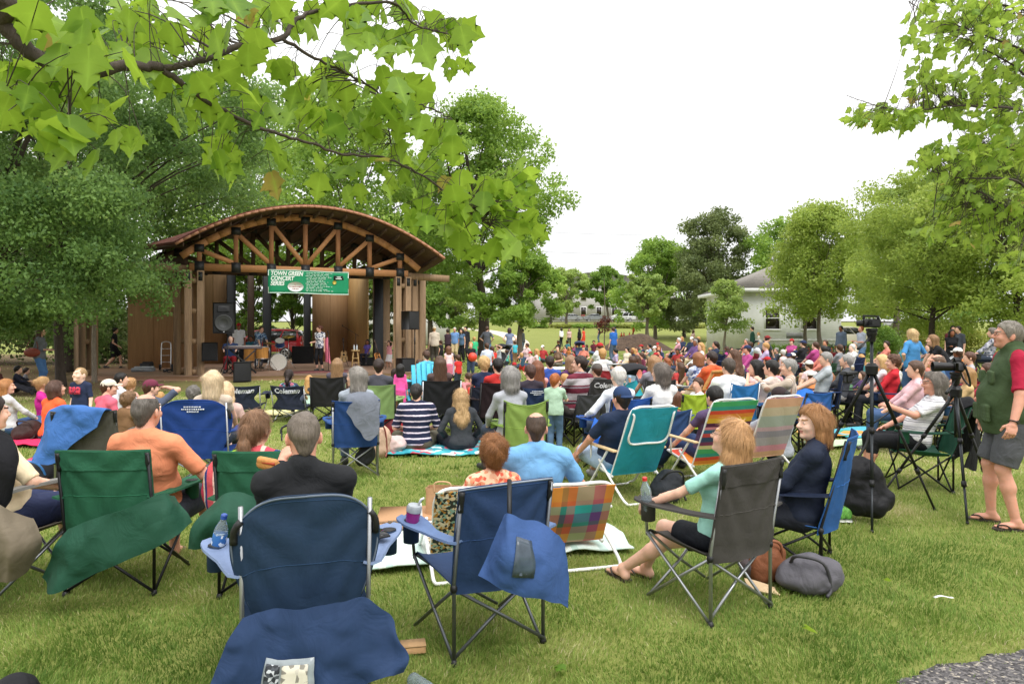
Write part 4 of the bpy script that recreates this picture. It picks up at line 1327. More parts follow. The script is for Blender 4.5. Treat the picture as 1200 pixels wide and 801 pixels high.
maple('maple_tree','near maple whose big leafy branch hangs across the upper left',(-2.9,1.35,0),[(0,0,-.1),(.1,.05,1.3),(.35,.1,2.2),(.9,.15,2.9),(1.3,.1,3.6)],.11,[[(-700,10,1.5,.05),(-60,-10,1.5,.032),(5,30,1.55,.028),(40,65,1.58,.024),(100,85,1.62,.020),(145,78,1.66,.018),(190,80,1.7,.016)],[(190,80,1.7,.012),(222,105,1.75,.010),(262,130,1.82,.008),(305,150,1.9,.007),(355,165,2.0,.006),(400,180,2.08,.0055),(450,185,2.15,.005),(495,205,2.25,.0045),(545,245,2.35,.004),(575,265,2.4,.003)],[(190,80,1.7,.012),(230,72,1.75,.012),(280,55,1.85,.012),(330,45,1.95,.011),(350,22,2.0,.009),(395,8,2.1,.008),(460,4,2.2,.006),(485,28,2.25,.004),(525,40,2.3,.003)],[(330,45,1.95,.008),(375,72,2.05,.006),(410,88,2.12,.005),(450,118,2.2,.004),(457,168,2.24,.003)],[(-60,70,1.45,.012),(0,105,1.45,.008),(40,120,1.5,.005),(90,145,1.5,.003)],[(450,118,2.2,.004),(500,125,2.28,.003),(530,140,2.3,.002)]],[(60,40,110,70,1.35,1.9,26),(40,115,60,45,1.35,1.6,9),(130,140,55,40,1.45,1.7,6),(230,35,120,60,1.6,2.1,30),(250,110,70,50,1.7,2.0,12),(360,30,90,45,1.9,2.3,18),(470,20,75,35,2.1,2.5,20),(410,110,70,50,2.0,2.4,26),(300,165,60,40,1.9,2.2,9),(480,145,60,45,2.1,2.5,18),(410,200,70,26,2.1,2.4,9),(500,215,55,40,2.2,2.5,12),(570,250,60,45,2.3,2.6,26),(600,235,30,55,2.3,2.6,10),(525,60,22,30,2.2,2.4,3),(250,170,30,20,1.8,2.0,2),(455,230,40,22,2.2,2.4,2)],440,.087,LF_MAPLE,301,'maples in the foreground',normal=(0,-.6,-.7),spread=.42,droop=.75)
maple('maple_tree','second maple with smaller leaves reaching in from the upper right',(4.9,5.2,0),[(0,0,-.1),(.05,0,1.4),(.0,.05,2.6),(.05,0,4.2),(.1,0,6)],.12,[[(4.95,5.2,3.6,.03),(1230,128,5.0,.016),(1180,126,4.9,.012),(1120,124,4.8,.009),(1070,130,4.75,.006),(1035,126,4.7,.004),(992,112,4.7,.003)],[(4.95,5.2,4.2,.03),(1240,75,5.0,.016),(1190,55,5.0,.011),(1150,40,4.9,.007),(1105,25,4.9,.003)],[(4.95,5.2,4.0,.03),(1250,110,5.2,.014),(1185,75,5.1,.009),(1140,50,5.0,.005)],[(4.95,5.2,3.3,.03),(1235,225,5.1,.015),(1185,210,5.0,.011),(1120,208,4.9,.006),(1075,195,4.9,.003)],[(4.95,5.2,3.0,.03),(1240,255,5.2,.014),(1190,245,5.1,.010),(1140,220,5.0,.005),(1100,185,5.0,.003)],[(4.95,5.2,3.5,.03),(1240,190,5.5,.014),(1180,172,5.4,.009),(1130,168,5.3,.005)],[(4.95,5.2,4.6,.03),(1240,10,5.3,.015),(1170,5,5.2,.010),(1100,-5,5.1,.006),(1065,2,5.0,.003)]],[(1120,20,60,28,4.7,5.3,26),(1165,30,50,40,4.8,5.6,30),(1090,60,35,30,4.6,5.1,14),(1170,80,45,35,4.8,5.6,22),(1110,100,45,22,4.6,5.1,20),(1040,135,50,16,4.6,4.9,18),(1150,130,55,22,4.7,5.4,22),(1125,190,55,30,4.7,5.3,34),(1170,170,45,28,4.8,5.6,22),(1150,235,60,32,4.8,5.5,40),(1185,275,40,40,4.9,5.6,26),(1120,265,45,22,4.9,5.5,12),(1195,110,25,80,5,5.7,24)],1350,.092,LF_MAPLE2,302,'maples in the foreground',normal=(0,-.4,-.9),spread=.5,droop=.5,dirx=-.35)
for k,((px,py),lab)in enumerate(zip(((955,752),(1040,690),(660,790)),('yellow green fallen leaf on the grass below the crumpled grey bag','fallen leaf on the grass right of the tall tripod','fallen leaf on the grass at the bottom middle'))):
 p=gr(px,py);V,T_,tint=maple_leaves(np.array([(0,0,0.0)]),.075,np.random.default_rng(60+k),normal=(0,0,-1),spread=.2,droop=-.1)
 me=mesh_np('fallen_leaf',V,T_,False)
 a_=me.attributes.new('tint','FLOAT','POINT');a_.data.foreach_set('value',tint.astype(np.float32))
 tag(link('fallen_leaf',me,LF_MAPLE,None,(p.x,p.y,.055)),lab,'leaf','fallen leaves on the lawn')
H0=thing('white_house','low white boarded house with a grey hipped roof','house',(15.4,45,0))
def siding_mat():
 t=NT('white_boards');co=t.coord()
 sp=t.n('ShaderNodeSeparateXYZ');t.l(co,sp.inputs[0])
 fr=t.math('FRACT',t.math('MULTIPLY',sp.outputs[2],6.5))
 t.base(t.ramp(t.noise(co,1.5,4,.6),[(.3,srgb('e6e6e3')),(.7,srgb('f3f3f1'))]))
 t.set(Roughness=.55);t.bump(fr,.6,.02)
 return t.m
SID=siding_mat();WHT=paint('e8e8e4',.5,var=.04)
mb=MB();mb.box((3.15,4.5,2.1),(6.3,9.0,4.2));mb.build('wall',SID,H0)
def shingle_mat(name,c):
 t=NT(name);co=t.coord();lc=srgb(c)
 b=t.n('ShaderNodeTexBrick');b.inputs['Scale'].default_value=4.0
 b.inputs['Color1'].default_value=(*dim(lc,.8),1);b.inputs['Color2'].default_value=(*dim(lc,1.2),1);b.inputs['Mortar'].default_value=(*dim(lc,.45),1)
 b.inputs['Mortar Size'].default_value=.02
 t.l(co,b.inputs['Vector'])
 t.base(t.mix(.35,b.outputs['Color'],t.ramp(t.noise(co,6,5,.7),[(.3,dim(lc,.55)),(.7,dim(lc,1.3))])))
 t.set(Roughness=.9);t.bump(b.outputs['Fac'],.4,.02)
 return t.m
mb=MB()
e=.55
V=np.array([(-e,-e,4.22),(6.3+e,-e,4.22),(6.3+e,9+e,4.22),(-e,9+e,4.22),(3.0,3.4,6.05),(3.4,5.6,6.05)])
mb.add(V+np.array((0,0,.12)),None,[(0,1,4),(1,2,5),(2,3,5),(3,0,4),(1,5,4),(3,4,5),(0,2,1),(0,3,2)])
mb.build('roof',shingle_mat('grey_shingle','8d8780'),H0)
mb=MB();mb.box((3.15,-e,4.22),(6.3+2*e,.08,.24));mb.box((-e,4.5,4.22),(.08,9+2*e-.2,.24));mb.box((6.3+e,4.5,4.22),(.08,9+2*e-.2,.24));mb.box((3.15,4.5,4.15),(6.3+e,9+e,.06))
mb.build('eave',WHT,H0)
GLS=paint('2b2320',.08,var=.2,scale=2,name='dark_glass')
for wx in(1.75,4.2):
 mb=MB()
 for(cx,cz,sx_,sz_)in((0,.72,1.06,.1),(0,-.72,1.16,.1),(-.5,0,.08,1.36),(.5,0,.08,1.36),(0,.05,.92,.06)):
  mb.box((wx+cx,-.03,2.35+cz),(sx_,.09,sz_))
 f=mb.build('window',WHT,H0)
 mb=MB();mb.box((wx,-.012,2.35),(.94,.03,1.36));mb.build('pane',GLS,f)
mb=MB()
for k in range(14):mb.box((2.75+k*.075,-.03,1.25),(.03,.05,.34))
mb.box((3.24,-.012,1.25),(1.1,.03,.36));mb.build('vent',paint('8d8d8a',.6),H0)
mb=MB();mb.box((3.15,-.03,.95),(6.32,.05,.05));mb.box((3.15,-.035,.25),(6.34,.08,.5));mb.build('base_trim',paint('d6d6d0',.6),H0)
B0=thing('grey_building','large pale grey building behind the parked cars','building',(0,150,3.0))
mb=MB();mb.box((19,4,4.2),(34,8,8.4));mb.box((9,3,3.2),(8,7,6.4));mb.build('wall',paint('a9a6a3',.8,var=.06,scale=.6),B0)
mb=MB();mb.prism([(-17.6,0),(-2.5,2.6),(2.5,2.6),(17.6,0)],-.4,8.4,origin=(19,0,8.4),basis=((1,0,0),(0,0,1),(0,1,0)))
mb.build('roof',shingle_mat('slate','8b8988'),B0)
for wx in np.arange(5.5,34,3.4):
 for wz in(2.6,5.8):
  mb=MB();mb.box((wx,-.06,wz),(1.3,.1,1.9));f=mb.build('window',WHT,B0)
  mb=MB();mb.box((wx,-.1,wz),(1.1,.06,1.7));mb.build('pane',GLS,f)
B1=thing('grey_house','pale house half hidden behind the trees right of the stage','house',(-11,66,.1))
mb=MB();mb.box((0,3,2.0),(9,6,4.0));mb.build('wall',paint('c8c6c4',.7),B1)
mb=MB();mb.prism([(-4.8,0),(0,1.9),(4.8,0)],-.3,6.3,origin=(0,0,4.0),basis=((1,0,0),(0,0,1),(0,1,0)));mb.build('roof',shingle_mat('slate2','77736f'),B1)
def car(label,loc,rz,colr,kind='suv',group=None,cat='car',name='parked_car'):
 o=thing(name,label,cat,loc,rz,group)
 pm=paint(colr,.25,.3,.5,.03,coat=1)
 L=4.55;W=1.8
 if kind=='suv':prof=[(-2.24,.42),(-2.26,.75),(-2.2,1.02),(-2.05,1.32),(-1.85,1.62),(-1.5,1.70),(0,1.71),(.45,1.62),(1.15,1.08),(1.9,1.0),(2.2,.85),(2.28,.55),(2.2,.38)]
 elif kind=='van':prof=[(-2.4,.4),(-2.42,.9),(-2.36,1.3),(-2.2,1.72),(-1.9,1.8),(.3,1.8),(.9,1.6),(1.55,1.15),(2.15,.98),(2.4,.75),(2.38,.4)]
 else:prof=[(-2.25,.42),(-2.3,.7),(-2.2,.95),(-1.6,1.02),(-.95,1.38),(-.3,1.44),(.35,1.38),(1.15,.98),(2.0,.88),(2.3,.65),(2.25,.38)]
 P=np.array(prof);n=len(P);rows=[]
 ys=[-W/2,-W/2+.03,-W/2+.10,0,W/2-.10,W/2-.03,W/2]
 mb=MB();V=[]
 for y in ys:
  k=abs(y)/(W/2)
  for(x,z)in P:
   tuck=max(0,z-1.0)*.30
   V.append((x*(1-.02*k**6),np.sign(y)*(abs(y)-tuck*k),z-.03*k**6*(z>.5)))
 V=np.array(V);Q=[]
 for i in range(len(ys)-1):
  for k in range(n):Q.append((i*n+k,i*n+(k+1)%n,(i+1)*n+(k+1)%n,(i+1)*n+k))
 from mathutils.geometry import tessellate_polygon
 tr_=tessellate_polygon([[Vector((p[0],p[1],0))for p in P]])
 T=[tuple(t)for t in tr_]+[tuple((len(ys)-1)*n+q for q in reversed(t))for t in tr_]
 mb.add(V,Q,T);mb.build('body',pm,o,True,auto=35)
 zt={'suv':1.58,'van':1.68,'sedan':1.33}[kind]
 xr={'suv':(-1.95,.35,-2.0,1.05),'van':(-2.1,.5,-2.2,1.35),'sedan':(-1.0,.3,-1.5,1.0)}[kind]
 for sd in(-1,1):
  yb=sd*(W/2-.005);yt=sd*(W/2-(zt-1.0)*.30+.004)
  mids=np.linspace(0,1,4)
  for a,b in zip(mids[:-1],mids[1:]):
   a2,b2=a+.015,b-.015
   xa0=xr[2]+(xr[3]-xr[2])*a2;xb0=xr[2]+(xr[3]-xr[2])*b2
   xa1=xr[0]+(xr[1]-xr[0])*a2;xb1=xr[0]+(xr[1]-xr[0])*b2
   mb=MB();A=np.array([(xa0,yb,1.03),(xb0,yb,1.03),(xb1,yt,zt),(xa1,yt,zt)])
   mb.add(np.concatenate([A,A+np.array((0,sd*.012,0))]),[(0,1,2,3),(7,6,5,4),(0,4,5,1),(1,5,6,2),(2,6,7,3),(3,7,4,0)])
   mb.build('window',paint('1a1c1f',.08,name='car_glass'),o)
  for wx in(-1.35,1.38):
   mb=MB();rt=np.array(Matrix.Rotation(R(90),3,'X'))
   mb.lathe([(.20,-.11),(.30,-.11),(.335,-.07),(.335,.07),(.30,.11),(.20,.11)],(wx,sd*(W/2-.09),.335),22,rt)
   wh=mb.build('wheel',paint('1c1c1c',.8),o,True,auto=40)
   mb=MB();c=np.array((wx,sd*(W/2+.015),.335))
   for q in range(5):
    a=q*2*np.pi/5;mb.beam(c,c+np.array((math.cos(a)*.21,0,math.sin(a)*.21)),.05,.03,(0,1,0))
   mb.tube([c+np.array((math.cos(a)*.21,0,math.sin(a)*.21))for a in np.linspace(0,2*np.pi,18,endpoint=False)],.02,6,closed=True)
   mb.build('rim',metal('b8b8b8'),wh,True,auto=40)
  mb=MB();mb.box((-2.17,sd*.70,1.12),(.14,.22,.34),bevel=.03);mb.build('tail_light',paint('8c1210',.2),o)
  mb=MB();mb.box((2.13,sd*.62,.80),(.2,.36,.14),bevel=.03);mb.build('headlight',paint('d8dadc',.1),o)
  mb=MB();mb.box((.82,sd*.98,1.06),(.14,.2,.13),bevel=.03);mb.build('mirror',pm,o)
 mb=MB();
 xb={'suv':(-2.12,-1.93),'van':(-2.30,-2.21),'sedan':(-1.62,-1.0)}[kind]
 A=np.array([(xb[0]-.03,-.66,1.14),(xb[0]-.03,.66,1.14),(xb[1]-.04,.60,zt-.05),(xb[1]-.04,-.60,zt-.05)])
 mb.add(np.concatenate([A,A+np.array((.03,0,0))]),[(0,1,2,3),(7,6,5,4),(0,4,5,1),(1,5,6,2),(2,6,7,3),(3,7,4,0)])
 mb.build('rear_window',paint('1a1c1f',.08,name='car_glass'),o)
 mb=MB();mb.box((-2.27,0,.62),(.04,.5,.12));mb.build('plate',paint('d6d6d0',.5),o)
 return o
car('white van parked on the road at the back of the lawn',(X(729,125.5),125.5,3.02),R(178),'e4e4e2','van','cars parked on the road','van')
car('silver sedan parked left of the white van',(X(698,126),126,3.02),R(2),'9fa3a8','sedan','cars parked on the road')
car('pale silver sedan leftmost on the road',(X(668,126),126,3.02),R(180),'b4b6b8','sedan','cars parked on the road')
car('white car seen between the house and the right trees',(X(994,62),62,.2),R(10),'cfc7b6','suv','cars parked on the road')
fr=thing('rail_fence','grey rail fence running along the road','fence',(X(620,122),122,2.95))
mb=MB();mb.beam((0,0,.75),(32,0,.75),.06,.1);mb.beam((0,0,.42),(32,0,.42),.06,.1);mb.build('rail',paint('8a8a88',.7),fr)
for k in range(12):
 mb=MB();mb.box((k*2.9,.06,.45),(.1,.1,.9));mb.build('post',paint('8a8a88',.7),fr)
def mound(u,v):
 a=u*2*np.pi;rr=v
 x=np.cos(a)*rr*3.2;y=np.sin(a)*rr*2.2
 n=vnoise(np.stack([x*1.1,y*1.1,x*0],-1))*.22+vnoise(np.stack([x*3,y*3,x*0],-1))*.08
 z=1.35*np.clip(np.cos(rr*np.pi/2),0,1)**1.3+n*(1-rr)-.04
 return np.stack([x,y,z],-1)
mb=MB();mb.sheet(mound,40,14,.03)
t=NT('mound_soil');n=t.noise(t.coord(),3,6,.75);t.base(t.ramp(n,[(.3,srgb('3f3128')),(.7,srgb('6a5646'))]));t.set(Roughness=1.0);t.bump(n,1,.2)
tag(mb.build('soil_mound',t.m,None,True,loc=(X(745,54),54,tz(0,54))),'low heap of dark soil on the back lawn','soil heap')
k0=thing('kiosk','small white kiosk with a flared grey roof','kiosk',(X(1062,48),48,0))
mb=MB();mb.box((0,0,.95),(1.5,1.5,1.9));mb.build('wall',WHT,k0)
mb=MB();mb.lathe([(1.75,1.88),(1.78,1.98),(1.0,2.25),(.35,2.48),(.05,2.6)],(0,0,0),4,np.array(Matrix.Rotation(R(45),3,'Z')));mb.build('roof',shingle_mat('kiosk_roof','b3b3b0'),k0)
for k,(py0,py1,lab)in enumerate(((268,271,'upper thin overhead wire against the sky'),(291,294,'lower thin overhead wire against the sky'))):
 a=at(560,py0,100);b=at(960,py1,112)
 pts=[a+(b-a)*t-Vector((0,0,.8*math.sin(t*math.pi)))for t in np.linspace(0,1,16)]
 mb=MB();mb.tube(pts,.022,5);tag(mb.build('overhead_wire',paint('77797c',.6)),lab,'wire','overhead wires')
A=np.array((-10.7,23.0,0));U=np.array((.915,.405,0));U/=np.linalg.norm(U);Nf=np.array((U[1],-U[0],0))
SP=thing('stage_pavilion','timber bandstand with an arched roof and trusses','bandstand',(0,0,0))
def sp(s,n,z):return A+U*s+Nf*n+np.array((0,0,z))
BASIS=(U,np.array((0,0,1.0)),Nf)
TIM=wood_mat('timber_orange','bc8558',0,1,.8);TIMV=wood_mat('timber_orange_upright','a8734c',2)
TIMG=wood_mat('timber_post','94785a',2);TIMD=wood_mat('timber_dark_shaded','5a4636',0);PLY=wood_mat('plywood','a07d56',2,.5,.8);STL=paint('2a2b2d',.5,.3,name='black_steel')
PLYL=wood_mat('plywood_light','b8935f',2,.5,.8)
fl=[(-.9,.3),(.3,1.0),(2.0,1.5),(4.2,1.9),(6.5,1.9),(8.4,1.2),(9.4,.2),(9.2,-9.5),(-1.2,-9.5),(-4.0,-5.0),(-3.6,-1.0)]
mb=MB();mb.prism(fl,-.2,.14,origin=A,basis=(U,Nf*1.0,np.array((0,0,1.0))))
t=NT('stage_floor');co=t.coord();n=t.noise(co,.9,5,.6);t.base(t.ramp(n,[(.3,srgb('b08a72')),(.7,srgb('c8a288'))]));t.set(Roughness=.85);t.bump(t.noise(co,40,3),.15,.01)
mb.build('floor',t.m,SP)
STZ=.14
ARCH=lambda s,s0,s1,z0,rise:z0+rise*(1-((s-(s0+s1)/2)/((s1-s0)/2))**2)
F0,F1=-.55,8.5
def roofpt(u,v,dz=0):
 s0=F0+v*-2.1;s1=F1+v*.6
 s=s0+(s1-s0)*u
 z=ARCH(s,s0,s1,4.33+.45*v*(1-u)-.10*u-.3*v*u,1.55-.42*v)
 n_=.95-7.2*v
 return A[None]*1.0+s[...,None]*U+n_[...,None]*Nf+(z+dz)[...,None]*np.array((0,0,1.0))
def rp(u,v):
 q=roofpt(u.ravel(),v.ravel(),.12).reshape(*u.shape,3);return q
mb=MB();mb.sheet(rp,40,10,.10);mb.build('roof',shingle_mat('maroon_shingle','7f4a40'),SP,True,auto=40)
us=np.linspace(0,1,41)
mb=MB();q=roofpt(us,us*0-.008,.08)
for a,b in zip(q[:-1],q[1:]):mb.beam(a,b,.07,.17,Nf)
mb.build('fascia',wood_mat('fascia_board','b98468',0),SP)
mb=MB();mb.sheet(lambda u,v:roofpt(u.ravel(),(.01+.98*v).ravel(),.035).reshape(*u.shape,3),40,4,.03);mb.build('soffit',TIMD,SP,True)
for k in range(19):
 u=np.array([.03+.94*k/18]*2);q=roofpt(u,np.array([.015,.98]),-.08)
 mb=MB();mb.beam(q[0],q[1],.05,.13);mb.build('purlin',TIMD,SP)
def truss(n_,s0,s1,zb,zt,rise,mat_,matv):
 zt_=lambda s:ARCH(s,s0-.5,s1+.5,zt,rise)
 out=MB();ss=np.linspace(s0-.55,s1+.75,22)
 for a,b in zip(ss[:-1],ss[1:]):out.beam(sp(a,n_,zt_(a)),sp(b,n_,zt_(b)),.14,.22)
 out.build('arch_beam',mat_,SP)
 out=MB();out.beam(sp(s0-.3,n_+.02,zb),sp(s1+.3,n_+.02,zb),.16,.24);out.build('tie_beam',mat_,SP)
 nodes=np.linspace(s0,s1,7)
 for s in nodes:
  m=MB();m.beam(sp(s,n_,zb+.1),sp(s,n_,zt_(s)-.08),.15,.15,U);m.build('king_post' if abs(s-nodes[3])<.1 else 'strut_post',matv,SP)
  m=MB();m.box(sp(s,n_+.02,zb+.02),(.30,.19,.34),np.stack([U,Nf,(0,0,1.0)],1));m.build('steel_plate',STL,SP)
  m=MB();m.box(sp(s,n_+.01,zt_(s)-.10),(.30,.18,.26),np.stack([U,Nf,(0,0,1.0)],1));m.build('steel_plate',STL,SP)
 for i in range(6):
  a,b=nodes[i],nodes[i+1]
  if i<3:p,q=(a,zt_(a)-.15),(b,zb+.15)
  else:p,q=(a,zb+.15),(b,zt_(b)-.15)
  m=MB();m.beam(sp(p[0],n_,p[1]),sp(q[0],n_,q[1]),.13,.15);m.build('diagonal_brace',mat_,SP)
truss(0,.15,7.05,3.78,4.16,1.50,TIM,TIMV)
truss(-3.3,-.6,7.3,3.95,4.35,1.45,TIMD,TIMD)  # rear trusses: shade under the roof put into a darker timber colour
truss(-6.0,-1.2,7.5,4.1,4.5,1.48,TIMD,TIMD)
def twin_post(s,n_,h,name='post',m=TIMG,ang=0.0,z0=0.0):
 u=U*math.cos(ang)+Nf*math.sin(ang);v=np.cross((0,0,1.0),u)
 rt=np.stack([u,v,(0,0,1.0)],1);c=A+U*s+Nf*n_
 mb=MB()
 for q in(-.19,.19):
  mb.box(c+u*q+np.array((0,0,(h+z0)/2)),(.235,.36,h-z0),rt,.012)
 z=z0+.25
 while z<h-.1:
  mb.box(c+np.array((0,0,z)),(.19,.26,.17),rt);z+=1.02
 p=mb.build(name,m,SP)
 mb=MB()
 for q in(-.19,.19):
  for dz in(-.12,-.3):
   mb.sphere(c+u*q-v*.175+np.array((0,0,h+dz)),.022,8,5)
 mb.build('bolt',STL,p)
 for q in(-.19,.19):
  mb=MB();mb.box(c+u*q-v*.178+np.array((0,0,h-.2)),(.13,.012,.30),rt);mb.build('bracket',STL,p)
 return p
twin_post(0,0,3.66);twin_post(7.15,0,3.66)
twin_post(-.35,-.55,3.66);twin_post(7.55,-.5,3.7)
twin_post(-3.3,-1.2,3.9,ang=R(-30));twin_post(8.5,-2.6,3.9,ang=R(60))
mb=MB();mb.beam(sp(7.2,-.2,3.72),sp(9.3,-1.0,3.72),.2,.25);mb.build('cantilever_beam',TIMG,SP)
mb=MB();mb.beam(sp(-.2,-.3,3.72),sp(-3.6,-1.4,3.95),.2,.25);mb.build('cantilever_beam',TIMG,SP)
mb=MB();mb.beam(sp(-.3,-.6,3.2),sp(-3.0,-1.6,3.3),.05,.06);mb.build('pipe',metal('9a9a98'),SP)
NB=-8.0
def s_at(px,n_):
 r_=(px-600)/F;o=A+Nf*n_
 return(r_*o[1]-o[0])/(U[0]-r_*U[1])
def wall(px0,px1,n_,z1,mat_,name='wall_panel',n2=None,z0=.14):
 a=sp(s_at(px0,n_),n_,0);b=sp(s_at(px1,n2 if n2 is not None else n_),n2 if n2 is not None else n_,0)
 mb=MB();d=b-a;L=np.linalg.norm(d[:2]);d/=L;m=(a+b)/2
 rt=np.stack([d,np.cross((0,0,1.0),d),(0,0,1.0)],1)
 mb.box(m+np.array((0,0,(z0+z1)/2)),(L,.1,z1-z0),rt)
 k=int(L/1.22)
 for j in range(1,k+1):
  mb.box(m+d*(-L/2+j*L/(k+1))-rt[:,1]*.055+np.array((0,0,(z0+z1)/2)),(.05,.02,z1-z0-.1),rt)
 mb.build(name,mat_,SP)
def col(px,n_,wd,h,mat_=STL):
 c=sp(s_at(px,n_),n_,0);mb=MB();mb.box(c+np.array((0,0,h/2+.07)),(wd,.3,h-.14),np.stack([U,Nf,(0,0,1.0)],1),.02);mb.build('column',mat_,SP)
wall(232,268,NB+.2,4.2,PLY);wall(366,408,NB,4.2,PLY);wall(408,431,NB,4.1,PLYL,n2=NB+1.6);wall(150,232,-4.8,4.0,PLY,n2=-5.6)
col(271,NB+.5,.38,4.3);col(294,NB,.28,4.3,TIMD);col(313,NB+.3,.36,4.3);col(360,NB+.2,.30,4.3)
col(443,-5.0,.42,4.2);col(452,-5.2,.34,4.2,TIMG)
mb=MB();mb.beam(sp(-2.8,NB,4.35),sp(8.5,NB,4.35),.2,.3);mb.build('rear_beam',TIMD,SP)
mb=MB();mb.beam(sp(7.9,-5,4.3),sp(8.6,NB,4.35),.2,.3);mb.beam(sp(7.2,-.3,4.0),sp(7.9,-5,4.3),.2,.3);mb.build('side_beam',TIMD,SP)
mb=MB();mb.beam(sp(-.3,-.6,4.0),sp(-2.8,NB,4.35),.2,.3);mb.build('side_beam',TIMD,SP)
bl=sp(s_at(314,.16),.16,0);br=sp(s_at(408.5,.16),.16,0)
ztop=CAMH+69.5/F*bl[1];zbot=CAMH+41.5/F*bl[1];W_=np.linalg.norm(br-bl);Hb=ztop-zbot
BN=thing('banner','green concert banner with white lettering hung across the stage','banner',tuple(bl))
def bmap(x,y,z):
 x=np.asarray(x,float);y=np.asarray(y,float)
 w_=.02*np.sin(x*3.1)+.012*np.sin(x*7+y*3)
 return np.stack([x*U[0]+Nf[0]*(w_+z),x*U[1]+Nf[1]*(w_+z),y+(zbot-0)+0*x+.012*np.sin(x*2)],-1)
mb=MB();mb.sheet(lambda u,v:bmap(u*W_,v*Hb,0*u),30,8,.006);mb.build('cloth',cloth('1f8f63',.6,.15,.05,fine=0),BN,True)
mb=MB()
for(x0,y0,x1,y1)in((0,0,W_,.035),(0,Hb-.03,W_,Hb),(0,0,.03,Hb),(W_-.03,0,W_,Hb)):
 mb.sheet(lambda u,v:bmap(x0+u*(x1-x0),y0+v*(y1-y0),0*u+.007),24,2,.003)
mb.build('hem',paint('cfe6da',.6),BN,True)
WT=paint('eef5f0',.6,var=.03,name='white_print')
for txt,y in(('TOWN GREEN',.835),('CONCERT',.625),('SERIES',.415)):
 lettering(txt,.205,lambda X_,Y_,Z_,y=y:bmap(X_*.80+.08,Y_+Hb*y,Z_+.008),WT,BN,offset=.008,shear=.22,align='LEFT')
ang=np.linspace(0,2*np.pi,28,endpoint=False)
mb=MB();mb.prism(np.stack([.92+.27*np.cos(ang),Hb*.30+.175*np.sin(ang)],1),.030,.038,basis=(U,(0,0,1.0),Nf),origin=(0,0,zbot));mb.build('oval_emblem',WT,BN)
PK=paint('c98a8f',.6)
for txt,y,sz in(('A',.09,.07),('UNDER THE',.02,.075),('STARS',-.07,.085)):
 pass
mb=MB();r_=random.Random(4)
for y,wdt in((.08,.05),(.0,.38),(-.075,.24)):
 x=.92-wdt/2
 while x<.92+wdt/2:
  l=r_.uniform(.015,.04);mb.box(np.array((U[0]*x,U[1]*x,zbot+Hb*.30+y))+Nf*.042,(l,.004,.045),np.stack([U,Nf,(0,0,1.0)],1));x+=l+.014
mb.build('emblem_print',PK,BN)
mb=MB()
for i in range(13):
 y=Hb*(.90-i*.064);x=1.32;xe=1.32+r_.uniform(.55,.98)
 while x<xe:
  l=r_.uniform(.03,.12);mb.box(np.array((U[0]*x,U[1]*x,zbot+y))+Nf*(.012+.02*math.sin(x*3.1)+.012*math.sin(x*7+y*3)),(l,.004,.026),np.stack([U,Nf,(0,0,1.0)],1));x+=l+.025
mb.build('programme_print',paint('b9dccb',.6),BN)
mb=MB();x=2.42;mb.box(np.array((U[0]*x,U[1]*x,zbot+Hb*.72))+Nf*.03,(.36,.006,.15),np.stack([U,Nf,(0,0,1.0)],1));lg=mb.build('sponsor_box',paint('1c2322',.5),BN)
mb=MB()
for q,(l,yy)in enumerate(((.14,.025),(.22,-.035))):mb.box(np.array((U[0]*x,U[1]*x,zbot+Hb*.72+yy))+Nf*.036,(l,.006,.035),np.stack([U,Nf,(0,0,1.0)],1))
mb.build('sponsor_print',WT,lg)
x=2.27;mb=MB();gear=[((.075 if k%2 else.06)*math.cos(k*math.pi/12),(.075 if k%2 else.06)*math.sin(k*math.pi/12))for k in range(24)]
mb.prism(gear,.026,.034,basis=(U,(0,0,1.0),Nf),origin=(U[0]*x,U[1]*x,zbot+Hb*.52));mb.build('wheel_emblem',paint('c9b24a',.5),BN)
BLK=paint('1d1d1f',.6,var=.1);GRL=paint('121213',.8,var=.3,bump=.3,scale=160);CHR=metal('c4c4c4',.25)
def onst(px,py=None,Y=None):
 if Y is None:Y=F*(CAMH-STZ)/(py-HOR)
 return np.array((X(px,Y),Y,STZ))
def speaker(label,loc,rz,wd=.42,h=.68,d=.4,z=0,group='loudspeakers',round_=True):
 o=thing('loudspeaker',label,'loudspeaker',(loc[0],loc[1],z),rz,group)
 mb=MB();mb.prism([(-wd/2,0),(wd/2,0),(wd/2*.75,d),(-wd/2*.75,d)],0,h,basis=((1,0,0),(0,1,0),(0,0,1)));mb.build('cabinet',BLK,o)
 mb=MB();mb.box((0,-.012,h*.5),(wd*.9,.02,h*.92),None,.005);mb.build('grille',GRL,o)
 if round_:
  rt=np.array(Matrix.Rotation(R(90),3,'X'))
  mb=MB();mb.lathe([(.02,-.005),(wd*.22,.0),(wd*.36,.012),(wd*.39,.02),(wd*.42,.012),(wd*.42,0)],(0,-.024,h*.34),26,rt);mb.build('woofer',paint('3a3b3d',.5),o,True)
  mb=MB();mb.box((0,-.03,h*.80),(wd*.55,.02,h*.2),None,.01);mb.build('horn',paint('0c0c0d',.5),o)
  mb=MB();mb.box((0,-.03,h*.06),(.05,.012,.05),None,.004);mb.build('badge',CHR,o)
 return o
FR=math.atan2(-Nf[0],Nf[1]*-1)*0+math.atan2(U[1],U[0])
p=onst(262,Y=22.6)
speaker('black loudspeaker raised on a stand beside the left post',p,FR,.66,1.02,.5,CAMH+(HOR-390.5)/F*22.6)
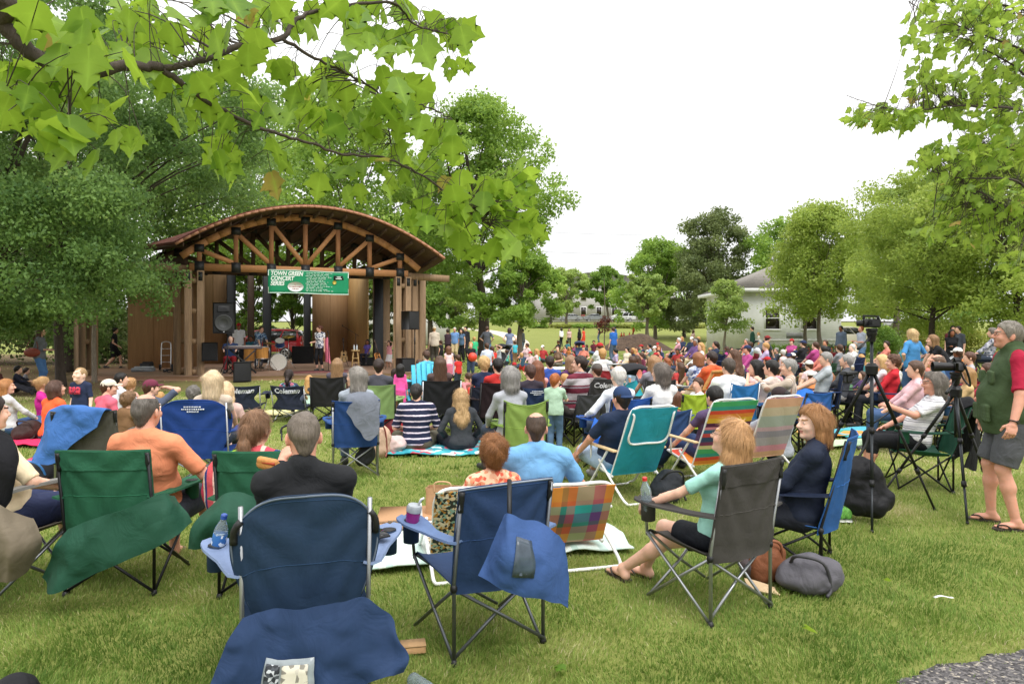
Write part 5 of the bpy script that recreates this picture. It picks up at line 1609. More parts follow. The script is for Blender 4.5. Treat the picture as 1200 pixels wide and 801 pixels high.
def sp_stand(label,loc,h,z0):
 o=thing('speaker_stand',label,'stand',(loc[0],loc[1],z0),0,'speaker stands')
 mb=MB();mb.tube([(0,0,.25),(0,0,h)],.02,8);mb.build('pole',BLK,o,True)
 for k in range(3):
  a=k*2.094+.5;mb=MB();mb.tube([(0,0,.75),(math.cos(a)*.5,math.sin(a)*.5,.01)],.014,6);mb.tube([(0,0,.35),(math.cos(a)*.3,math.sin(a)*.3,.28)],.008,6);mb.build('leg',BLK,o,True)
sp_stand('tripod stand carrying the left loudspeaker',(p[0]+.02,p[1]+.25),CAMH+(HOR-390.5)/F*22.6-.02,0.0)
p=np.array((X(485,25.0),25.0,0));zz=CAMH+(HOR-386)/F*25
speaker('black loudspeaker on a pole in front of the right post',p,FR+.5,.55,.68,.45,zz,round_=False)
sb=np.array((X(478.5,24.9),24.9,0))
speaker('square black bass speaker standing on the ground by the right post',sb,FR+.3,.58,.60,.5,.02,round_=False)
o=thing('speaker_pole','thin pole between the bass speaker and the right loudspeaker','pole',(p[0]+.0,p[1]+.25,.62),0)
mb=MB();mb.tube([(0,0,0),(0,0,zz-.62)],.02,8);mb.build('tube',BLK,o,True);mb=MB();mb.tube([(0,0,.5),(0,0,.75)],.028,8);mb.build('collar',BLK,o,True)
speaker('black floor monitor standing upright at the left front of the stage',onst(284,Y=21.6),FR+.1,.54,.62,.45,0.02,round_=False)
q=onst(368,Y=31.6)
speaker('wide black amplifier cabinet behind the drums',onst(355,Y=30.6),FR,.95,.78,.4,STZ,round_=False)
speaker('dark tilted monitor beside the keyboard player',(X(246,22.9),22.9,0),FR+.2,.5,.62,.4,.62,round_=False)
kb=onst(285,Y=23.6);K=thing('keyboard','electric keyboard with white keys on stage','keyboard',(kb[0],kb[1],.86+STZ),FR-.1,None)
mb=MB();mb.box((0,0,.05),(1.25,.34,.10),None,.015);mb.build('case',paint('4a3c3e',.4),K)
mb=MB();mb.box((0,.10,.108),(1.1,.13,.014));mb.build('keys',paint('e0ddd6',.3),K)
ks=thing('keyboard_stand','black crossed stand under the keyboard','stand',(kb[0],kb[1],STZ),FR-.1)
for q in(-.16,.16):
 mb=MB();mb.beam((-.42,q,.02),(.42,q,.85),.03,.04);mb.build('brace',BLK,ks);mb=MB();mb.beam((.42,q+.04,.02),(-.42,q+.04,.85),.03,.04);mb.build('brace',BLK,ks)
def drum(label,loc,r_,h,shell,z=0,tilt=(0,0),name='drum',group='drum kit pieces'):
 o=thing(name,label,'drum',(loc[0],loc[1],z),0,group)
 rt=np.array(Matrix.Rotation(R(tilt[0]),3,'X')@Matrix.Rotation(R(tilt[1]),3,'Y'))
 mb=MB();mb.lathe([(r_,0),(r_,h)],(0,0,0),26,rt);mb.build('shell',shell,o,True,auto=40)
 mb=MB();mb.lathe([(r_*.98,h+.001),(r_*.98,h+.008)],(0,0,0),26,rt);mb.build('head',paint('d9d6cc',.5),o,True,auto=40)
 for zz_ in(0,h):
  mb=MB();mb.tube([rt@np.array((math.cos(a)*(r_+.006),math.sin(a)*(r_+.006),zz_))for a in np.linspace(0,2*np.pi,26,endpoint=False)],.012,6,closed=True);mb.build('hoop',CHR,o,True)
 for k in range(3):
  a=k*2.094;mb=MB();f=rt@np.array((math.cos(a)*r_,math.sin(a)*r_,0));mb.tube([f,(f[0]*1.1,f[1]*1.1,STZ-z+.01)],.009,6);mb.build('leg',CHR,o,True)
 return o
GOLD=wood_mat('drum_gold','b9823c',2);NAVY=paint('20263a',.3,.2)
drum('golden floor drum in the middle of the stage',onst(307,Y=24.8),.22,.42,GOLD,.62)
drum('dark bass drum right of the golden drum',onst(326,Y=26.0),.30,.40,NAVY,.45,(90,20))
drum('small blue tom drum above the bass drum',onst(328,Y=26.4),.17,.24,paint('33518c',.3,.2),1.05,(35,10))
drum('conga drum with a pale head behind the keyboard',onst(292,Y=25.4),.19,.55,GOLD,.5)
def cymbal(label,loc,z,tilt):
 o=thing('cymbal',label,'cymbal',(loc[0],loc[1],STZ),0,'cymbals on stands')
 rt=np.array(Matrix.Rotation(R(tilt),3,'X'))
 mb=MB();mb.lathe([(.24,0),(.08,.02),(.05,.05),(.005,.055)],(0,0,z),26,rt);mb.build('disc',metal('b59a4a',.3),o,True)
 mb=MB();mb.tube([(0,0,.3),(0,0,z)],.011,6);mb.build('pole',CHR,o,True)
 for k in range(3):
  a=k*2.094;mb=MB();mb.tube([(0,0,.4),(math.cos(a)*.28,math.sin(a)*.28,.01)],.009,6);mb.build('leg',CHR,o,True)
cymbal('brass cymbal on the right of the drum kit',onst(338,Y=26.6),1.25,15);cymbal('brass cymbal left of the drum kit',onst(316,Y=25.5),1.0,-10)
def mic_stand(label,loc,h,boom=None,z0=STZ):
 o=thing('microphone_stand',label,'microphone stand',(loc[0],loc[1],z0),0,'microphone stands')
 mb=MB();mb.tube([(0,0,.02),(0,0,h)],.011,6);mb.build('pole',BLK,o,True)
 mb=MB();mb.lathe([(.15,0),(.15,.015),(.03,.03)],(0,0,0),20);mb.build('base',BLK,o,True,auto=40)
 e=np.array((0,0,h))
 if boom is not None:
  e=e+np.array(boom);mb=MB();mb.tube([np.array((0,0,h))-np.array(boom)*.25,e],.009,6);mb.build('boom',BLK,o,True)
 mb=MB();mb.tube([e,e+np.array((0,-.10,.03))],[.011,.016],8);mb.sphere(e+np.array((0,-.13,.04)),.028,10,6);mb.build('microphone',BLK,o,True)
mic_stand('straight microphone stand in front of the singer',onst(385,Y=25.0),1.42)
mic_stand('boom microphone stand over the guitars',onst(417,Y=27.0),1.35,(-.5,0,.3))
def guitar(label,loc,lean,colr,rz):
 o=thing('guitar',label,'guitar',(loc[0],loc[1],STZ),rz,'guitars on stands')
 out=[]
 for a in np.linspace(0,2*np.pi,40,endpoint=False):
  y=.24-.24*math.cos(a);wdt=(.19-.05*(y/.48)-.055*math.exp(-((y-.29)/.07)**2))*math.sin(a)**1 if True else 0
  out.append((np.sign(math.sin(a))*abs(math.sin(a))**.6*(.19-.05*(y/.48)-.05*math.exp(-((y-.29)/.07)**2)),y))
 b=((1,0,0),(0,math.sin(R(lean)),math.cos(R(lean))),(0,-math.cos(R(lean)),math.sin(R(lean))))
 mb=MB();mb.prism(out,-.05,.05,origin=(0,0,.18),basis=b);mb.build('body',wood_mat('guitar_'+colr,colr,2,1,.8),o,False)
 bb=[np.array(q)for q in b];og=np.array((0,0,.18))
 mb=MB();mb.beam(og+bb[1]*.40+bb[2]*.06,og+bb[1]*.86+bb[2]*.06,.05,.025,bb[2]);mb.beam(og+bb[1]*.84+bb[2]*.055,og+bb[1]*1.0+bb[2]*.05,.075,.02,bb[2]);mb.build('neck',paint('3c2a1e',.5),o)
 mb=MB();mb.lathe([(.045,0),(.045,.004)],og+bb[1]*.31+bb[2]*.051,18,np.stack([bb[0],bb[1],bb[2]],1));mb.build('sound_hole',paint('14100d',.8),o)
 mb=MB();mb.tube([(-.15,-.16,.01),(-.1,-.12,.2),(0,.1,.55)],.011,6);mb.tube([(.15,-.16,.01),(.1,-.12,.2),(0,.1,.55)],.011,6);mb.tube([(0,.3,.01),(0,.1,.55)],.011,6);mb.build('stand',BLK,o,True)
guitar('pale acoustic guitar leaning on a stand right of the singer',onst(403,Y=28.2),12,'d8b27c',FR)
guitar('second acoustic guitar on a stand at the right front of the stage',onst(445,Y=26.2),18,'b5793e',FR+.7)
o=thing('stool','tall light wood stool holding bottles','stool',tuple(onst(416.5,Y=26.4)),.3)
mb=MB();mb.lathe([(.165,.70),(.17,.715),(.165,.735),(.1,.74)],(0,0,0),22);mb.build('seat',wood_mat('stool','cfae74',0),o,True,auto=40)
for k in range(4):
 a=k*math.pi/2+.78;mb=MB();mb.tube([(math.cos(a)*.11,math.sin(a)*.11,.70),(math.cos(a)*.2,math.sin(a)*.2,0)],.016,8);mb.build('leg',wood_mat('stool','cfae74',0),o,True)
for zz_ in(.25,.42):
 mb=MB();r__=.11+(.70-zz_)/.7*.09
 for k in range(4):
  a=k*math.pi/2+.78;b_=a+math.pi/2;mb.tube([(math.cos(a)*r__,math.sin(a)*r__,zz_),(math.cos(b_)*r__,math.sin(b_)*r__,zz_)],.010,6)
 mb.build('stretcher',wood_mat('stool','cfae74',0),o,True)
sl=onst(416.5,Y=26.4)
for k,(dx,dy)in enumerate(((-.05,0),(.05,.03))):
 b_=thing('water_bottle',('left','right')[k]+' small water bottle standing on the stage stool','bottle',(sl[0]+dx,sl[1]+dy,STZ+.741),0,'bottles on the stool')
 mb=MB();mb.lathe([(.03,0),(.032,.01),(.032,.13),(.015,.17),(.012,.19)],(0,0,0),12);mb.build('bottle_body',paint('ccd6dc',.15),b_,True)
 mb=MB();mb.lathe([(.014,.19),(.014,.21)],(0,0,0),10);mb.build('cap',paint('e8e8e8',.4),b_,True)
ht=thing('hand_truck','silver hand truck leaning against the left wing wall','hand truck',(X(194.5,25.8),25.8,.14),.4)
mb=MB();mb.tube(spline([(-.16,0,.1),(-.16,.12,.9),(-.1,.15,1.05),(.1,.15,1.05),(.16,.12,.9),(.16,0,.1)],6),.02,8);mb.build('frame',metal('c9c9c9'),ht,True)
for zz_ in(.3,.55,.8):
 mb=MB();mb.tube([(-.16,zz_*.13,zz_),(.16,zz_*.13,zz_)],.013,6);mb.build('crossbar',metal('c9c9c9'),ht,True)
mb=MB();mb.box((0,-.12,.012),(.36,.24,.012));mb.build('toe_plate',metal('a9a9a9'),ht)
for sd in(-1,1):
 mb=MB();mb.lathe([(.05,-.03),(.10,-.03),(.11,0),(.10,.03),(.05,.03)],(sd*.21,.05,.115),18,np.array(Matrix.Rotation(R(90),3,'Y')));mb.build('wheel',BLK,ht,True)
for k,(px,Y,w_,h_,lab)in enumerate(((168,24.9,.7,.14,'flat grey equipment tray on the ground left of the left post'),(172,25.2,.35,.3,'open black equipment case on the ground by the left post'),(203,24.6,.8,.22,'heap of black cable beside the left post'))):
 if k<2:
  o=thing('equipment_case',lab,'case',(X(px,Y),Y,.14),.2);mb=MB();mb.box((0,0,h_/2),(w_,.45,h_),None,.02);mb.build('case_body',(paint('7c8084',.4),BLK)[k],o)
  mb=MB();mb.box((0,.1,h_+.02),(w_*.9,.2,.04),None,.01);mb.build('lid',(paint('b5babd',.4),BLK)[k],o)
  mb=MB();mb.tube([(-.08,-.23,h_*.6),(-.06,-.26,h_*.6),(.06,-.26,h_*.6),(.08,-.23,h_*.6)],.01,6);mb.build('handle',CHR,o,True)
 else:
  mb=MB();th=np.linspace(0,30,160);rr=np.random.default_rng(5)
  mb.tube(np.stack([.3*np.cos(th)*(1+.25*np.sin(th*.31)),.2*np.sin(th)*(1+.2*np.cos(th*.7)),.16+.06*np.sin(th*1.7)-.0+.0015*th],1),.014,6)
  tag(mb.build('cable_coil',BLK,None,True,loc=(X(px,Y),Y,0)),lab,'cable')
mb=MB();rg=onst(382,Y=24.9);mb.box((0,0,.005),(2.6,1.3,.010));tag(mb.build('rug',cloth('7d4a48',pattern=(1,[(0,'7d4a48'),(.4,'9a6a5a'),(.5,'5a3238'),(.9,'8a5650')],.3)),None,loc=(rg[0],rg[1],STZ+.002),rotz=FR),'dull red patterned rug under the singer','rug')
car('red car parked behind the middle opening of the stage',(X(357,39)-2.2,39,.0),R(182),'8f1620','suv')
def picnic(label,loc,rz):
 o=thing('picnic_table',label,'picnic table',loc,rz,'picnic tables behind the stage');m=wood_mat('picnic','5c5046',0)
 mb=MB()
 for k in range(4):mb.box((0,-.27+k*.18,.74),(1.8,.16,.045))
 mb.build('tabletop',m,o)
 for q in(-.68,.68):
  mb=MB();mb.box((0,q,.44),(1.8,.26,.045));mb.build('bench',m,o)
 for x in(-.6,.6):
  mb=MB();mb.beam((x,-.62,0),(x,-.2,.72),.05,.1,(1,0,0));mb.beam((x,.62,0),(x,.2,.72),.05,.1,(1,0,0));mb.beam((x,-.75,.4),(x,.75,.4),.05,.1,(0,0,1));mb.build('leg_frame',m,o)
picnic('dark picnic table seen between the right posts',(X(455,40),40,0),.2);picnic('dark picnic table right of the loudspeaker',(X(500,41),41,0),-.1);picnic('dark picnic table furthest right behind the walking girl',(X(520,43),43,0),.1)
SIL=metal('a5a7aa',.35);BFR=paint('1b1b1d',.45,.4,name='black_frame');WFR=paint('e9e9e6',.3,name='white_tube');GRF=metal('6f7276',.4)
FRM={'silver':SIL,'black':BFR,'white':WFR,'grey':GRF}
PLAST=paint('141416',.5,name='black_plastic')
def shade(c,f=.86):
 return ''.join('%02x'%int(int(c[i:i+2],16)*f)for i in(0,2,4))
def camp_chair(label,loc,face,c='2d4468',frame='silver',w=.54,top=.90,arms=True,armc=None,dip=.02,logo=None,style='std',group='folding camp chairs',sag=.07,seat_z=.42,lo=False,recline=.09,cups=(1,1),piping=None,band=None,fine=True,solid=False,flare=.035):
 o=thing('camp_chair',label,'folding chair',loc,R(face),group)
 fm=FRM[frame];c=shade(c);cm=cloth(c,.75,.22,.12,fine=900 if fine else 0,spec=.3);am=cloth(shade(armc),.75,.2)if armc else cm
 h=w/2;yb,yf=-.24,.27;r=.0105 if fine else.013
 n=8 if fine else 5
 pb=lambda z:yb-recline*max(0,(z-seat_z)/(top-seat_z))
 for sd in(-1,1):
  mb=MB();mb.tube([(sd*h,yb,.01),(sd*h,yb,seat_z),(sd*h,pb(top-.02),top-.02)],r,n);p=mb.build('post',fm,o,True)
  if fine:
   mb=MB();mb.lathe([(.017,0),(.019,.012),(.013,.035)],(sd*h,yb,0),10);mb.build('end_cap',PLAST,p,True);mb=MB();mb.sphere((sd*h,yb+.004,seat_z-.03),(.019,.022,.026),10,6);mb.build('hub',PLAST,p,True)
  mb=MB();mb.tube([(sd*(h-.006),yb+.02,.02),(sd*(h+.014),yf,seat_z)],r*.9,n);mb.build('leg',fm,o,True)
  mb=MB();mb.tube([(sd*(h+.008),yf,.02),(sd*(h-.012),yb+.02,seat_z-.04)],r*.9,n);mb.build('leg',fm,o,True)
  mb=MB();mb.tube([(-sd*h,yb+sd*.012,.03),(0,yb+sd*.014+.02,seat_z*.5),(sd*(h-.01),yb+.03+sd*.006,seat_z-.04)],r*.9,n);mb.build('leg',fm,o,True)
  mb=MB();mb.tube([(-sd*h,yf-sd*.012,.03),(0,yf-sd*.014-.01,seat_z*.5),(sd*h,yf-.01,seat_z)],r*.9,n);mb.build('leg',fm,o,True)
  if arms:
   ao=flare
   mb=MB();mb.tube([(sd*(h+.01),yf,seat_z-.02),(sd*(h+ao),yf-.01,seat_z+.20)],r*.9,n);mb.build('arm_upright',fm,o,True)
   az=seat_z+.20
   def armf(u,v):
    y=pb(az)-.01+(yf+.05-pb(az))*v
    wd=.040+.035*np.clip((v-.45)/.3,0,1)
    wd=wd*np.sqrt(np.clip(1-np.clip((v-.86)/.145,0,1)**2,.02,1))
    x=sd*(h+ao*v*1.2+.015)+(u-.5)*2*wd
    z=az+.012-.02*np.sin(v*np.pi)+.006*np.abs(u-.5)*4
    return np.stack([x,y,z],-1)
   mb=MB();mb.sheet(armf,7,18,.012);a=mb.build('armrest',am,o,True,auto=60)
   if cups[0 if sd<0 else 1]:
    cx,cy=sd*(h+ao*1.05+.015),yf-.055
    mb=MB();mb.lathe([(.030,-.115),(.043,-.11),(.046,0),(.0475,.012),(.040,.013),(.038,-.10)],(cx,cy,az+.002),18);mb.build('cup_holder',cm,a,True)
    mb=MB();mb.lathe([(.0395,0),(.0395,.0015)],(cx,cy,az+.0165),18);mb.build('cup_hole',PLAST,a)
 def seatf(u,v):
  x=(u-.5)*2*(h+.005);y=yb+.03+(yf-yb-.02)*v
  z=seat_z-.03+.035*v-(.055 if not lo else.05)*np.sin(np.pi*u)**.7*np.sin(np.pi*(v*.8+.15))+.02*(np.abs(u-.5)*2)**8
  z=z-.03*np.clip((v-.93)/.07,0,1)
  return np.stack([x,y,z],-1)
 mb=MB();mb.sheet(seatf,16,16,.006);mb.build('seat',cm,o,True,auto=60)
 zb=seat_z-.06
 def backf(u,v):
  s_=(u-.5)*2
  tz_=top-dip*(1-s_**2)
  if style=='round':tz_=top+.02-.11*np.abs(s_)**4
  z=zb+(tz_-zb)*v
  wid=h+.013
  if style=='round':wid=h*(.72+.40*np.sin(np.clip(v*1.25,0,1)*np.pi*.5)**1.5)+.015-.05*np.clip((v-.86)/.14,0,1)**2
  elif style=='narrow':wid=(h+.013)*(1-.34*np.exp(-((v-.45)/.22)**2))
  x=s_*wid
  y=yb-recline*np.clip((z-seat_z)/(top-seat_z),-.1,1.2)
  y=y-sag*(1-s_**2)*(1-.55*v)+.02-.014
  fold=0
  sd_=sum(map(ord,label))%50
  ang_=np.arctan2(1.02-v,1.0-np.abs(s_)+.05);rr_=np.hypot(1.02-v,(1-np.abs(s_))*.6)
  crease=.010*np.sin(ang_*15+sd_+2*np.sign(s_))*np.clip(rr_*2.2,0,1)*np.clip(1.25-rr_,0,1)+.013*vnoise(np.stack([s_*1.6+v*.6,v*1.5,s_*0+sd_],-1))+.005*np.sin(s_*2+v*26+sd_)*np.clip(.28-v,0,1)*3
  return np.stack([x,y+fold+crease,z],-1)
 mb=MB();mb.sheet(backf,26,26,.006)
 bk=mb.build('backrest',cm,o,True,auto=60)
 if solid or fine:
  mb=MB();q=backf(np.linspace(0,1,24),np.full(24,.985));mb.tube(q+np.array((0,-.002,0)),.0055,5);
  e1=backf(np.full(14,.012),np.linspace(.25,.985,14));e2=backf(np.full(14,.988),np.linspace(.25,.985,14));mb.tube(e1,.0045,5);mb.tube(e2,.0045,5)
  mb.build('piping',cloth(piping or c,.8,.1),bk,True)
  for sd in(0,1):
   mb=MB();q=backf(np.full(6,.03+.94*sd),np.linspace(.78,.97,6))+np.array((0,-.008,0));mb.tube(q,.016,7);mb.build('post_sleeve',PLAST,bk,True)
 if fine:
  mb=MB();q=backf(np.linspace(.02,.98,24),np.full(24,.50));mb.tube(q+np.array((0,-.004,0)),.0022,4);q=backf(np.linspace(.02,.98,24),np.full(24,.955));mb.tube(q+np.array((0,-.004,0)),.002,4);mb.build('seam',cloth(shade(c,1.2),.8,.1),bk,True)
 if band:
  mb=MB();mb.sheet(lambda u,v:backf(u,.78+.21*v)+np.array((0,-.008,0)),20,6,.006);mb.build('head_band',cloth(band,.7,.4),bk,True,auto=60)
 if logo:
  txt,size,colr,vv=logo
  if txt is None:
   mb=MB();r_=random.Random(size)
   for(dy,hw)in((.022,.075),(-.002,.095),(-.026,.05)):
    x_=-hw
    while x_<hw:
     l_=r_.uniform(.006,.015);a_=backf(np.array([.5+x_/(2*h),.5+(x_+l_)/(2*h)]),np.array([vv+dy/(top-zb)]*2))+np.array((0,-.012,0));mb.beam(a_[0],a_[1],.003,.013);x_+=l_+.006
   mb.build('emblem',paint(colr,.6),bk)
  else:lettering(txt,size,lambda x,y,z:backf(np.clip(.5+x/(2*h),0,1),np.clip(vv+y/(top-zb),0,1))+np.stack([0*x,-.014-z,0*x],-1),paint(colr,.6),bk,offset=.0035,shear=.15)
 return o,backf
def beach_chair(label,loc,face,w=.50,c='2f9aa6',frame='white',arms='wood',z0=.24,top=.92,rec=.34,mat_=None,loop=True,group='low beach chairs',sl=.46):
 o=thing('beach_chair',label,'beach chair',loc,R(face),group)
 fm=FRM[frame];cm=mat_ or cloth(c,.6,.35,.08);h=w/2;r=.0125
 yb=-.16;bp=lambda t:np.array((0,yb-rec*t,z0+(top-z0)*t))
 c_=.07
 pts=[bp(-.05)+(-h,0,0),bp(.5)+(-h,0,0),bp(1-c_/(top-z0))+(-h,0,0),bp(1)+(-h+c_,0,0),bp(1)+(0,0,0),bp(1)+(h-c_,0,0),bp(1-c_/(top-z0))+(h,0,0),bp(.5)+(h,0,0),bp(-.05)+(h,0,0)]
 mb=MB();mb.tube(spline(pts,5),r,8);mb.build('back_frame',fm,o,True)
 mb=MB()
 for sd in(-1,1):mb.tube([(sd*h,yb-.02,z0-.02),(sd*h,yb+sl,z0+.08)],r,8)
 mb.tube([(-h,yb+sl,z0+.08),(h,yb+sl,z0+.08)],r,8);mb.build('seat_frame',fm,o,True)
 az=z0+.23
 for(ya,yt,nm)in((yb+sl+.02,yb+.04,'front_leg'),(yb-.30,yb+.20,'rear_leg')):
  mb=MB();mb.tube(spline([(-h-.025,yt,az if nm=='front_leg' else z0+.12),(-h-.025,(ya*3+yt)/4,.10),(-h-.02,ya,.03),(-h+.04,ya+.005,.014),(0,ya+.005,.014),(h-.04,ya+.005,.014),(h+.02,ya,.03),(h+.025,(ya*3+yt)/4,.10),(h+.025,yt,az if nm=='front_leg' else z0+.12)],5),r,8)
  mb.build(nm,fm,o,True)
 for sd in(-1,1):
  a0=bp(.33)+(sd*(h+.03),0,0);a0[2]=az+.02;a1=np.array((sd*(h+.03),yb+.40,az+.03))
  if arms:
   mb=MB();mb.beam(a0,a1,.055,.02,bevel=.008);mb.build('armrest',wood_mat('arm_wood','d8b98c',1,1,.8)if arms=='wood' else paint('d9d9d6',.5),o,True,auto=40)
  mb=MB();mb.tube([a1-(0,.05,0),(sd*(h+.015),yb+sl*.8,z0+.06)],r*.9,8);mb.build('arm_support',fm,o,True)
 def back(u,v):
  s_=(u-.5)*2
  P=np.stack([s_*(h+.006),yb-rec*v-.05*(1-s_**2)*np.sin(np.pi*np.clip(v,0,1))*.6,z0+(top-.015-z0)*v],-1)
  P[...,1]+=.004*np.sin(s_*6+v*11)*(1-s_**2)-.012
  return P
 mb=MB();mb.sheet(back,20,20,.006);bk=mb.build('backrest',cm,o,True,auto=60)
 def seat(u,v):
  s_=(u-.5)*2
  return np.stack([s_*h,yb+sl*v,z0-.01+.09*v-.045*(1-s_**2)*np.sin(np.pi*v)],-1)
 mb=MB();mb.sheet(seat,14,14,.006);mb.build('seat',cm,o,True,auto=60)
 if loop:
  k0,k1=.47,.93;off=np.array((0,-.035,0));hh=h*.88
  P=[bp(k1)+(-h,0,0),bp(k1-.05)+off+(-hh,0,0),bp(.7)+off*1.5+(-hh,0,0),bp(k0+.08)+off*1.6+(-hh,0,0),bp(k0)+off*1.6+(-hh+.06,0,0),bp(k0)+off*1.6,bp(k0)+off*1.6+(hh-.06,0,0),bp(k0+.08)+off*1.6+(hh,0,0),bp(.7)+off*1.5+(hh,0,0),bp(k1-.05)+off+(hh,0,0),bp(k1)+(h,0,0)]
  mb=MB();mb.tube(spline(P,4),.011,8);mb.build('support_bar',fm,o,True)
 return o
def rear(p1,p2):
 d=np.array(p2[:2],float)-np.array(p1[:2],float);m=(np.array(p1[:2])+np.array(p2[:2]))/2
 f=np.array((-d[1],d[0]));f/=np.linalg.norm(f)
 m=m+f*.24
 return(m[0],m[1],0),math.degrees(math.atan2(-f[0],f[1])),np.linalg.norm(d)
def stage_face(x,y):return math.degrees(math.atan2(-(-6.5-x),25.0-y))
def loc_px(px,Y):return(X(px,Y),Y,0)
def drape(name,label,cat,net,mat_,th=.008,nu=26,nv=26,wr=.012,f=9,parent=None,group=None,seed=0,hang=0):
 fn=netfn(net)
 def g(u,v):
  P=fn(u,v)
  if hang:
   q=(1-1.6*np.abs(np.sin(u*hang*3.14+seed+.8*np.sin(v*2.2+seed))))*(.25+.75*(1-v))+.5*np.sin(u*hang*11.7+2*v+seed*2)*(1-v)
   P=P+q[...,None]*np.array((.25,-1.0,.10))*.026
  return P+(vnoise(P*f+seed)[...,None]*wr)*np.array((.6,1.0,.5))+(vnoise(P*f*2.3+seed+9)[...,None]*wr*.4)*np.array((.5,1.0,.5))
 mb=MB();mb.sheet(g,nu,nv,th)
 o=mb.build(name,mat_,parent,True,auto=70)
 if parent is None:tag(o,label,cat,group)
 return o,g
def RES(Y):return.011 if Y<6 else.014 if Y<10 else.018 if Y<16 else.024 if Y<30 else.034
l1,f1,_=rear((-1.175,2.98),(-.665,3.14))
ch1,bf1=camp_chair('navy blue folding chair with pale blue armrests nearest the camera',l1,f1,'28405f','silver',.54,.965,True,'8ea2c8',style='round',flare=.13,piping='6c7686',group=None,sag=.05)
person('person','bald man in a black pullover eating in the front blue chair',(-1.04,3.42),f1-2,'chair',1.74,1.05,.02,shirt='242528',sleeve=1.95,bottom='44576f',hair='crew',hairc='6b6056',skin='r',res=.010,fine=True,strands=900,look=(8,6),wr=((-.12,.30,.98),(.22,.30,.62)),eh=(-.25,-.2,-1.0),grip=(1.1,.5),eyes=False,collar=True)
l2,f2,_=rear((-.29,3.44),(.166,3.70))
ch2,bf2=camp_chair('empty blue folding chair with a carry bag hanging from its back',l2,f2,'28426a','grey',.53,.91,True,'6f88b4',style='std',dip=-.015,piping='8f97a6',group=None,cups=(1,1))
l3,f3,_=rear((1.13,3.886),(1.574,4.16))
ch3,bf3=camp_chair('dark grey folding chair of the woman with glasses',l3,f3,'4a4643','silver',.52,.935,True,'4d4a48',dip=.0,band='3c3937',group=None,sag=.06)
fw3=np.array((-math.sin(R(f3)),math.cos(R(f3))))
person('person','woman in a mint tee and glasses with straight blonde hair in the grey chair',(l3[0]-fw3[0]*.05,l3[1]-fw3[1]*.05,-.05),f3+4,'chairx',1.56,.95,0,True,shirt='9fd3c6',sleeve=.75,bottom='22252b',blen=.62,hair='long',hairc='b58a5c',res=.010,fine=True,strands=3600,look=(22,-14),glasses=True,eyes=True,shoe='3a2f2a',sandals=True,wr=((-.30,.34,.68),(-.10,.36,.70)),grip=.6,an=((.02,.66,.09),(-.16,.72,.10)))
l4,f4,_=rear((2.13,4.70),(2.40,5.16))
ch4,bf4=camp_chair('bright blue high backed folding chair of the smiling woman',l4,f4,'2f63a8','black',.54,.96,True,'1f2a44',dip=.0,group=None,sag=.10,recline=.16,seat_z=.34)
fw4=np.array((-math.sin(R(f4)),math.cos(R(f4))))
person('person','smiling woman with a light brown bob and navy blouse looking to her left',(l4[0]-fw4[0]*.05,l4[1]-fw4[1]*.05-.10,-.12),f4,'chair',1.66,1.3,.04,True,shirt='22293a',sleeve=1.6,bottom='2a2d36',hair='bob',hairc='a8794c',skin='p',res=.010,fine=True,strands=4200,look=(38,0),eyes=True,smile=True,collar=True,lean=-10)
l5,f5,_=rear((-2.84,4.33),(-2.28,4.36))
GRN='2c6a4c'
ch5,bf5=camp_chair('green folding chair of the man in the orange shirt',l5,f5,GRN,'black',.55,.945,True,GRN,dip=-.0,band='2a5f46',group='green folding chairs at the front',sag=.05)
person('person','man with a bald patch and orange shirt in the green chair',(l5[0]+.12,l5[1]+.10,-.04),f5-6,'chairarm',1.76,1.1,.04,shirt='e08c66',sleeve=.85,bottom='33363f',blen=.8,hair='balding',hairc='5c554e',skin='r',res=.010,fine=True,strands=1500,look=(-3,-4),shoe='6a5a4c',sandals=True)
l6,f6,_=rear((-1.85,4.30),(-1.29,4.33))
ch6,bf6=camp_chair('second green folding chair of the woman in the striped serape',l6,f6,GRN,'black',.55,.945,True,GRN,dip=0,band='2a5f46',group='green folding chairs at the front',sag=.05)
SER=cloth('c04a52',.85,.5,pattern=(0,[(0,'d95a62'),(.14,'f0c7b8'),(.2,'d94b5e'),(.34,'2c3f78'),(.42,'e8e4dc'),(.47,'c8323f'),(.56,'2f7a4a'),(.64,'8fb83e'),(.72,'2f7a4a'),(.82,'d0455a'),(.9,'e7d7c2'),(.94,'34407c')],.40))
pS,iS=person('person','woman with a brown ponytail wrapped in a striped serape',(l6[0]-.12,l6[1]+.08,-.08),f6-4,'chair',1.60,1.1,.02,True,shirtmat=SER,sleeve=1.5,bottom='3b4660',hair='pony',hairc='7c5a3e',res=.011,fine=True,strands=2200,look=(-12,-4))
T6=iS['T'];rt6=R(f6-4);c6,s6=math.cos(rt6),math.sin(rt6)
def w6(x,y,z):
 p=T6(x,y,z);return(p[0]*c6-p[1]*s6+l6[0]-.12,p[0]*s6+p[1]*c6+l6[1]+.08,p[2]-.08)
net=[[w6(-.43,.10,.02),w6(-.40,-.04,.22),w6(-.30,-.05,.46),w6(-.16,-.02,.53)],[w6(-.28,-.14,.06),w6(-.27,-.15,.24),w6(-.20,-.13,.46),w6(-.11,-.085,.545)],[w6(0,-.17,.12),w6(0,-.17,.30),w6(0,-.15,.46),w6(0,-.10,.545)],[w6(.28,-.14,.06),w6(.27,-.15,.24),w6(.20,-.13,.46),w6(.11,-.085,.545)],[w6(.43,.10,.02),w6(.40,-.04,.22),w6(.30,-.05,.46),w6(.16,-.02,.53)]]
drape('serape','multicoloured striped serape round the shoulders of the woman in the green chair','blanket',net,SER,.008,34,20,.010,8)
l9=(-3.30,4.42,0);f9=-28
